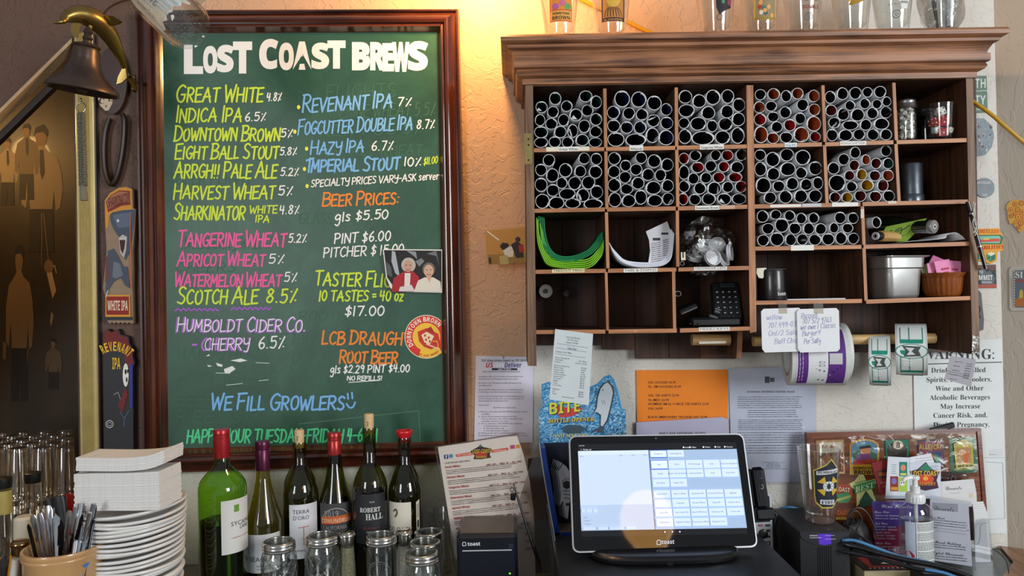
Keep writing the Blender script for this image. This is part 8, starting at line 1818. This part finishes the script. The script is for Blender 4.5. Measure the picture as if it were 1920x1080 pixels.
for k in range(npl + 1):
    o = bpy.data.objects.new('plate', pm); COL.objects.link(o)
    i = npl - k; f = min(1, k / 6)
    o.location = (Xp + (k - npl / 2) * .0005 + rnd.uniform(-.0006, .0006), YP2, ZC + .0005 + k * PIT); o.rotation_euler = (0, tl * f, rnd.uniform(0, 3))
    tag(o, f'{nth(i)} white plate{" from the top" if i else ""} of the stack under the napkins', 'plate', 'stack of white plates')
zt_ = ZC + npl * PIT + .020; nap = mat('dedcd8', .85, 0, .05, .5, 260); nap2 = mat('e0c4a0', .85, 0, .05, .5, 260)
rnd = random.Random(12)
for k in range(19):
    up_ = k >= 14; w_, d_ = (.146, .070)
    mb = MB(); rows = []
    n_ = 10; g0 = []
    for sy in (0, 1):
        row = []
        for q in range(n_ + 1):
            u = q / n_; row.append(((u - .5) * (w_ + rnd.uniform(-.0005, .0005)), (sy - .5) * d_, .0008 * math.sin(u * 6 + .05 * k) + (.006 * (u - .5) ** 2 * 4 * (.5 if up_ else .0)) + (.009 * max(0, u - .85) * 4 if up_ else 0)))
        g0.append(row)
    mb.grid(g0, 0, (0, 0, .0043))
    ob = obj('napkin', mb, nap, None, None, (Xp + .017 + rnd.uniform(-.0008, .0008) + (.004 if up_ else 0), YP2 - .032 + rnd.uniform(-.001, .001), zt_ + k * .0044 + (.003 if up_ else 0)), (0, tl * .5, math.radians(-4 + rnd.uniform(-.4, .4) + (3 if up_ else 0))), ang=.5)
    tag(ob, f'{nth(18 - k)} folded white paper napkin{" from the top" if k < 18 else ""} of the napkin stack', 'napkin', 'napkins stacked on the plates')

# ================================================================ cutlery crock
YK = -.45; Xk = P(118, 1050, YK).x; R = 67 * S(YK); hk = P(118, 1024, YK).z - ZC; cer = mat('c49a68', .3, 0, .1, .02, 20, coat=.5)
ck = thing('cutlery_crock', 'tan stoneware crock full of cutlery with a torn blue sticker', 'crock', (Xk, YK, ZC + .0006))
mb = MB(); mb.lathe([(0, 0), (R * .9, 0), (R * .94, .004), (R * .97, hk - .016), (R * 1.0, hk - .013), (R, hk - .010), (R * .98, hk - .009), (R * 1.02, hk - .004), (R * 1.0, hk), (R * .93, hk), (R * .90, hk - .01), (R * .88, .008), (0, .008)], 56, cap=False); obj('body', mb, cer, ck, ang=.9)
def Mk(x, y, o_): a_ = x / R; return Vector(((R * .985 + o_) * math.sin(a_), -(R * .985 + o_) * math.cos(a_), y))
ik = Ink(Mk, .0004); ik.poly([(.060, hk - .022), (.071, hk - .020), (.070, hk - .024), (.066, hk - .027), (.062, hk - .026)], '3c78c0'); ik.build('blue_sticker', ck)
steel = mat('d4d8de', .2, .9, .04); dark = mat('3a3c42', .2, .9, .05)
cut = [(53, 983, 64, 1, 4.2), (61, 966, 78, 0, 5.2), (74, 962, 86, 0, 4.6), (84, 975, 92, 0, 4), (90, 948, 96, 0, 6.0), (105, 950, 106, 0, 5.8), (114, 983, 112, 1, 5.2), (131, 958, 122, 0, 5.2), (124, 990, 126, 0, 3), (141, 950, 134, 2, 3.6), (151, 944, 140, 2, 4.4), (159, 951, 146, 2, 4.2), (155, 965, 138, 1, 3.4), (169, 961, 152, 2, 3.8), (176, 944, 160, 2, 4.4), (180, 947, 168, 1, 3.6), (166, 988, 156, 0, 4.6), (180, 985, 166, 0, 4.4), (136, 1000, 132, 1, 3), (147, 990, 142, 1, 3)]
for i, (xt, yt, xb, kind, w_) in enumerate(cut):
    Yt = YK + (-.030 + .011 * (i % 6)); Yb = YK - .015 + .006 * (i % 5)
    w_ *= 1.3; top = P(xt, yt, Yt); bot = P(xb, 1030, Yb); d = (bot - top); bot = bot + d.normalized() * .045
    bot.x = max(Xk - R * .82, min(Xk + R * .82, bot.x))
    t_ = thing('table_knife' if kind else 'table_spoon', '', 'cutlery', bot, group='cutlery standing in the crock')
    q = [bot.lerp(top, u) - bot for u in (0, .25, .55, .8, .93, 1)]; s_ = S(Yt)
    rr = [.0018, .0020, w_ * s_ * .55, w_ * s_ * .9, w_ * s_, w_ * s_ * .55] if kind == 0 else [w_ * s_ * .8] * 4 + [w_ * s_ * .85, w_ * s_ * (.3 if kind == 1 else .8)]
    mb = MB(); mb.tube(q, rr, 12, flat=.28 if kind != 2 else .7, up=(1, .15 * ((i % 3) - 1), 0)); obj('handle', mb, dark if kind == 1 else steel, t_, ang=1.2)
    t_['label'] = f'{["steel spoon or fork handle", "dark steel knife handle", "square-ended steel knife handle"][kind]}, {nth(i) if i else "first"} from the left in the crock'[:110]
for i, (q, w_, lab) in enumerate((([(112, 1030), (118, 985), (110, 930)], 12, 'broad black knife handle rising highest from the crock'), ([(98, 1030), (104, 985), (91, 936)], 10, 'second black knife handle behind the spoons in the crock'))):
    pts = [P(x, y, YK + .02 + .02 * i) for x, y in catmull(q, 4)]; mb = MB(); b0 = pts[0]; n_ = len(pts)
    mb.tube([p - b0 for p in pts], [w_ * S(YK) * (.8 + .2 * math.sin(PI * k / (n_ - 1)) + (.15 if k > n_ - 3 else 0)) for k in range(n_)], 12, flat=.55, up=(1, 0, 0))
    tag(obj('knife_handle', mb, mat('1c1c1e', .45, 0, .05), None, None, b0, ang=1), lab, 'knife', 'cutlery standing in the crock')

# ================================================================ sauce and syrup bottles at the left
def sbottle(name, label, px, Y, prof, m, capm, capz, liquid=None, cat='bottle'):
    X = P(px, 1000, Y).x; t_ = thing(name, label, cat, (X, Y, ZC + .0006)); mb = MB(); mb.lathe([(0, .001)] + prof, 36, cap=False); obj('body', mb, m, t_, ang=.9)
    mb = MB(); mb.lathe(capz, 28); obj('cap', mb, capm, t_, ang=.6)
    if liquid:
        mb = MB(); mb.lathe([(0, .004), (prof[0][0] * .95, .004)] + [(r * .95, z) for r, z in prof[1:] if z < liquid[1]] + [(0, liquid[1])], 32, cap=False); obj('contents', mb, mat(liquid[0], .15, 0, 0), t_)
    return t_
h1 = P(64, 886, -.30).z - ZC; h2 = P(6, 896, -.36).z - ZC
t_ = sbottle('syrup_bottle', 'clear bottle of dark syrup with a black cap behind the crock', 64, -.30, [(.030, .002), (.032, .02), (.032, h1 * .45), (.026, h1 * .58), (.0135, h1 * .74), (.0125, h1 - .012)], glass('f0ece4', 1.5), mat('121212', .35), [(.0136, h1 - .018), (.0142, h1 - .016), (.0142, h1 - .001), (.012, h1)], ('260c08', h1 * .58))
t_ = sbottle('syrup_bottle', 'clear bottle of dark sauce with a red-banded label at the left edge', 6, -.36, [(.030, .002), (.033, .02), (.033, h2 * .48), (.028, h2 * .60), (.0135, h2 * .76), (.0130, h2 - .012)], glass('f0ece4', 1.5), mat('121212', .35), [(.0142, h2 - .018), (.0150, h2 - .016), (.0150, h2 - .001), (.012, h2)], ('1a0c0a', h2 * .52))
ik = Ink(lambda x, y, o_: Vector(((.0334 + o_) * math.sin(x / .033), -(.0334 + o_) * math.cos(x / .033), y)), .0003)
for y0, y1, c in ((.015, .075, '141214'), (.045, .052, 'b8301c'), (.053, .056, 'c8a040')): patch(ik.up(), -.03, .03, y0, y1, c, 10)
ik.build('label', t_)
t_['label'] = 'clear bottle of dark sauce with a red-banded label at the left edge'
mb = MB(); mb.lathe([(.0137, h2 * .78), (.0142, h2 * .79), (.0138, h2 - .022)], 24, cap=False); obj('neck_label', mb, mat('a89850', .6, 0, .2), t_)
h3 = P(44, 968, -.385).z - ZC
sbottle('mustard_bottle', 'yellow mustard squeeze bottle with a cream cap left of the crock', 46, -.385, [(.024, .002), (.026, .01), (.026, h3 * .55), (.021, h3 * .72), (.014, h3 * .84)], mat('d8961c', .35, 0, .03), mat('d8ccb4', .4), [(.0155, h3 * .82), (.0165, h3 * .84), (.0160, h3 - .004), (.012, h3)])
h4 = P(131, 922, -.20).z - ZC
sbottle('ketchup_bottle', 'red ketchup bottle half hidden between the crock and napkins', 131, -.225, [(.020, .002), (.022, .02), (.022, h4 * .72), (.014, h4 * .86)], mat('9c1414', .3, 0, .03), mat('a01818', .3), [(.013, h4 * .85), (.014, h4 * .87), (.010, h4)])
mb = MB(); a_, b_ = P(25, 1085, -.47), P(30, 1048, -.47); mb.tube([a_ - a_, b_ - a_], [.006, .006], 12); tag(obj('plastic_stick', mb, mat('c8c4c0', .4), None, None, a_), 'plain white plastic stick in front of the sauce bottles', 'stick')

# ================================================================ upturned glasses in the alcove
gm = mesh_of(MB().lathe([(.0268, 0), (.0272, .0012), (.0258, .0014), (.0205, .110), (.0190, .1155), (0, .1155), (0, .106), (.0192, .106), (.0240, .002), (.0268, 0)], 24, cap=False), glass('f6f2ea', 2.6, .07), ang=.8); gm.name = 'tumbler'
rnd = random.Random(31); rowsw = ['front', 'second', 'third', 'fourth', 'fifth', 'sixth', 'rearmost']
for r_ in range(7):
    y = .06 + r_ * .0585
    for c_ in range(5 if r_ % 2 else 6):
        for l_ in range(1 if r_ < 2 else 2):
            o = bpy.data.objects.new('tumbler', gm); COL.objects.link(o)
            dd = (y + DIST); x = (118 - 960) / FPX * dd - .0585 * c_ - (.029 if r_ % 2 else 0)
            o.location = (min(x, XR - .04) if c_ == 0 else x, y + rnd.uniform(-.001, .001), ZC + .0006 + l_ * .1165); o.rotation_euler = (0, 0, rnd.uniform(0, 3))
            tag(o, f'upturned clear tumbler, {nth(c_) if c_ else "first"} from the post, {rowsw[r_]} row, {["lower", "upper", "top"][l_]} layer', 'glass', 'upturned tumblers in the alcove')
bpy.data.objects.remove(_to)
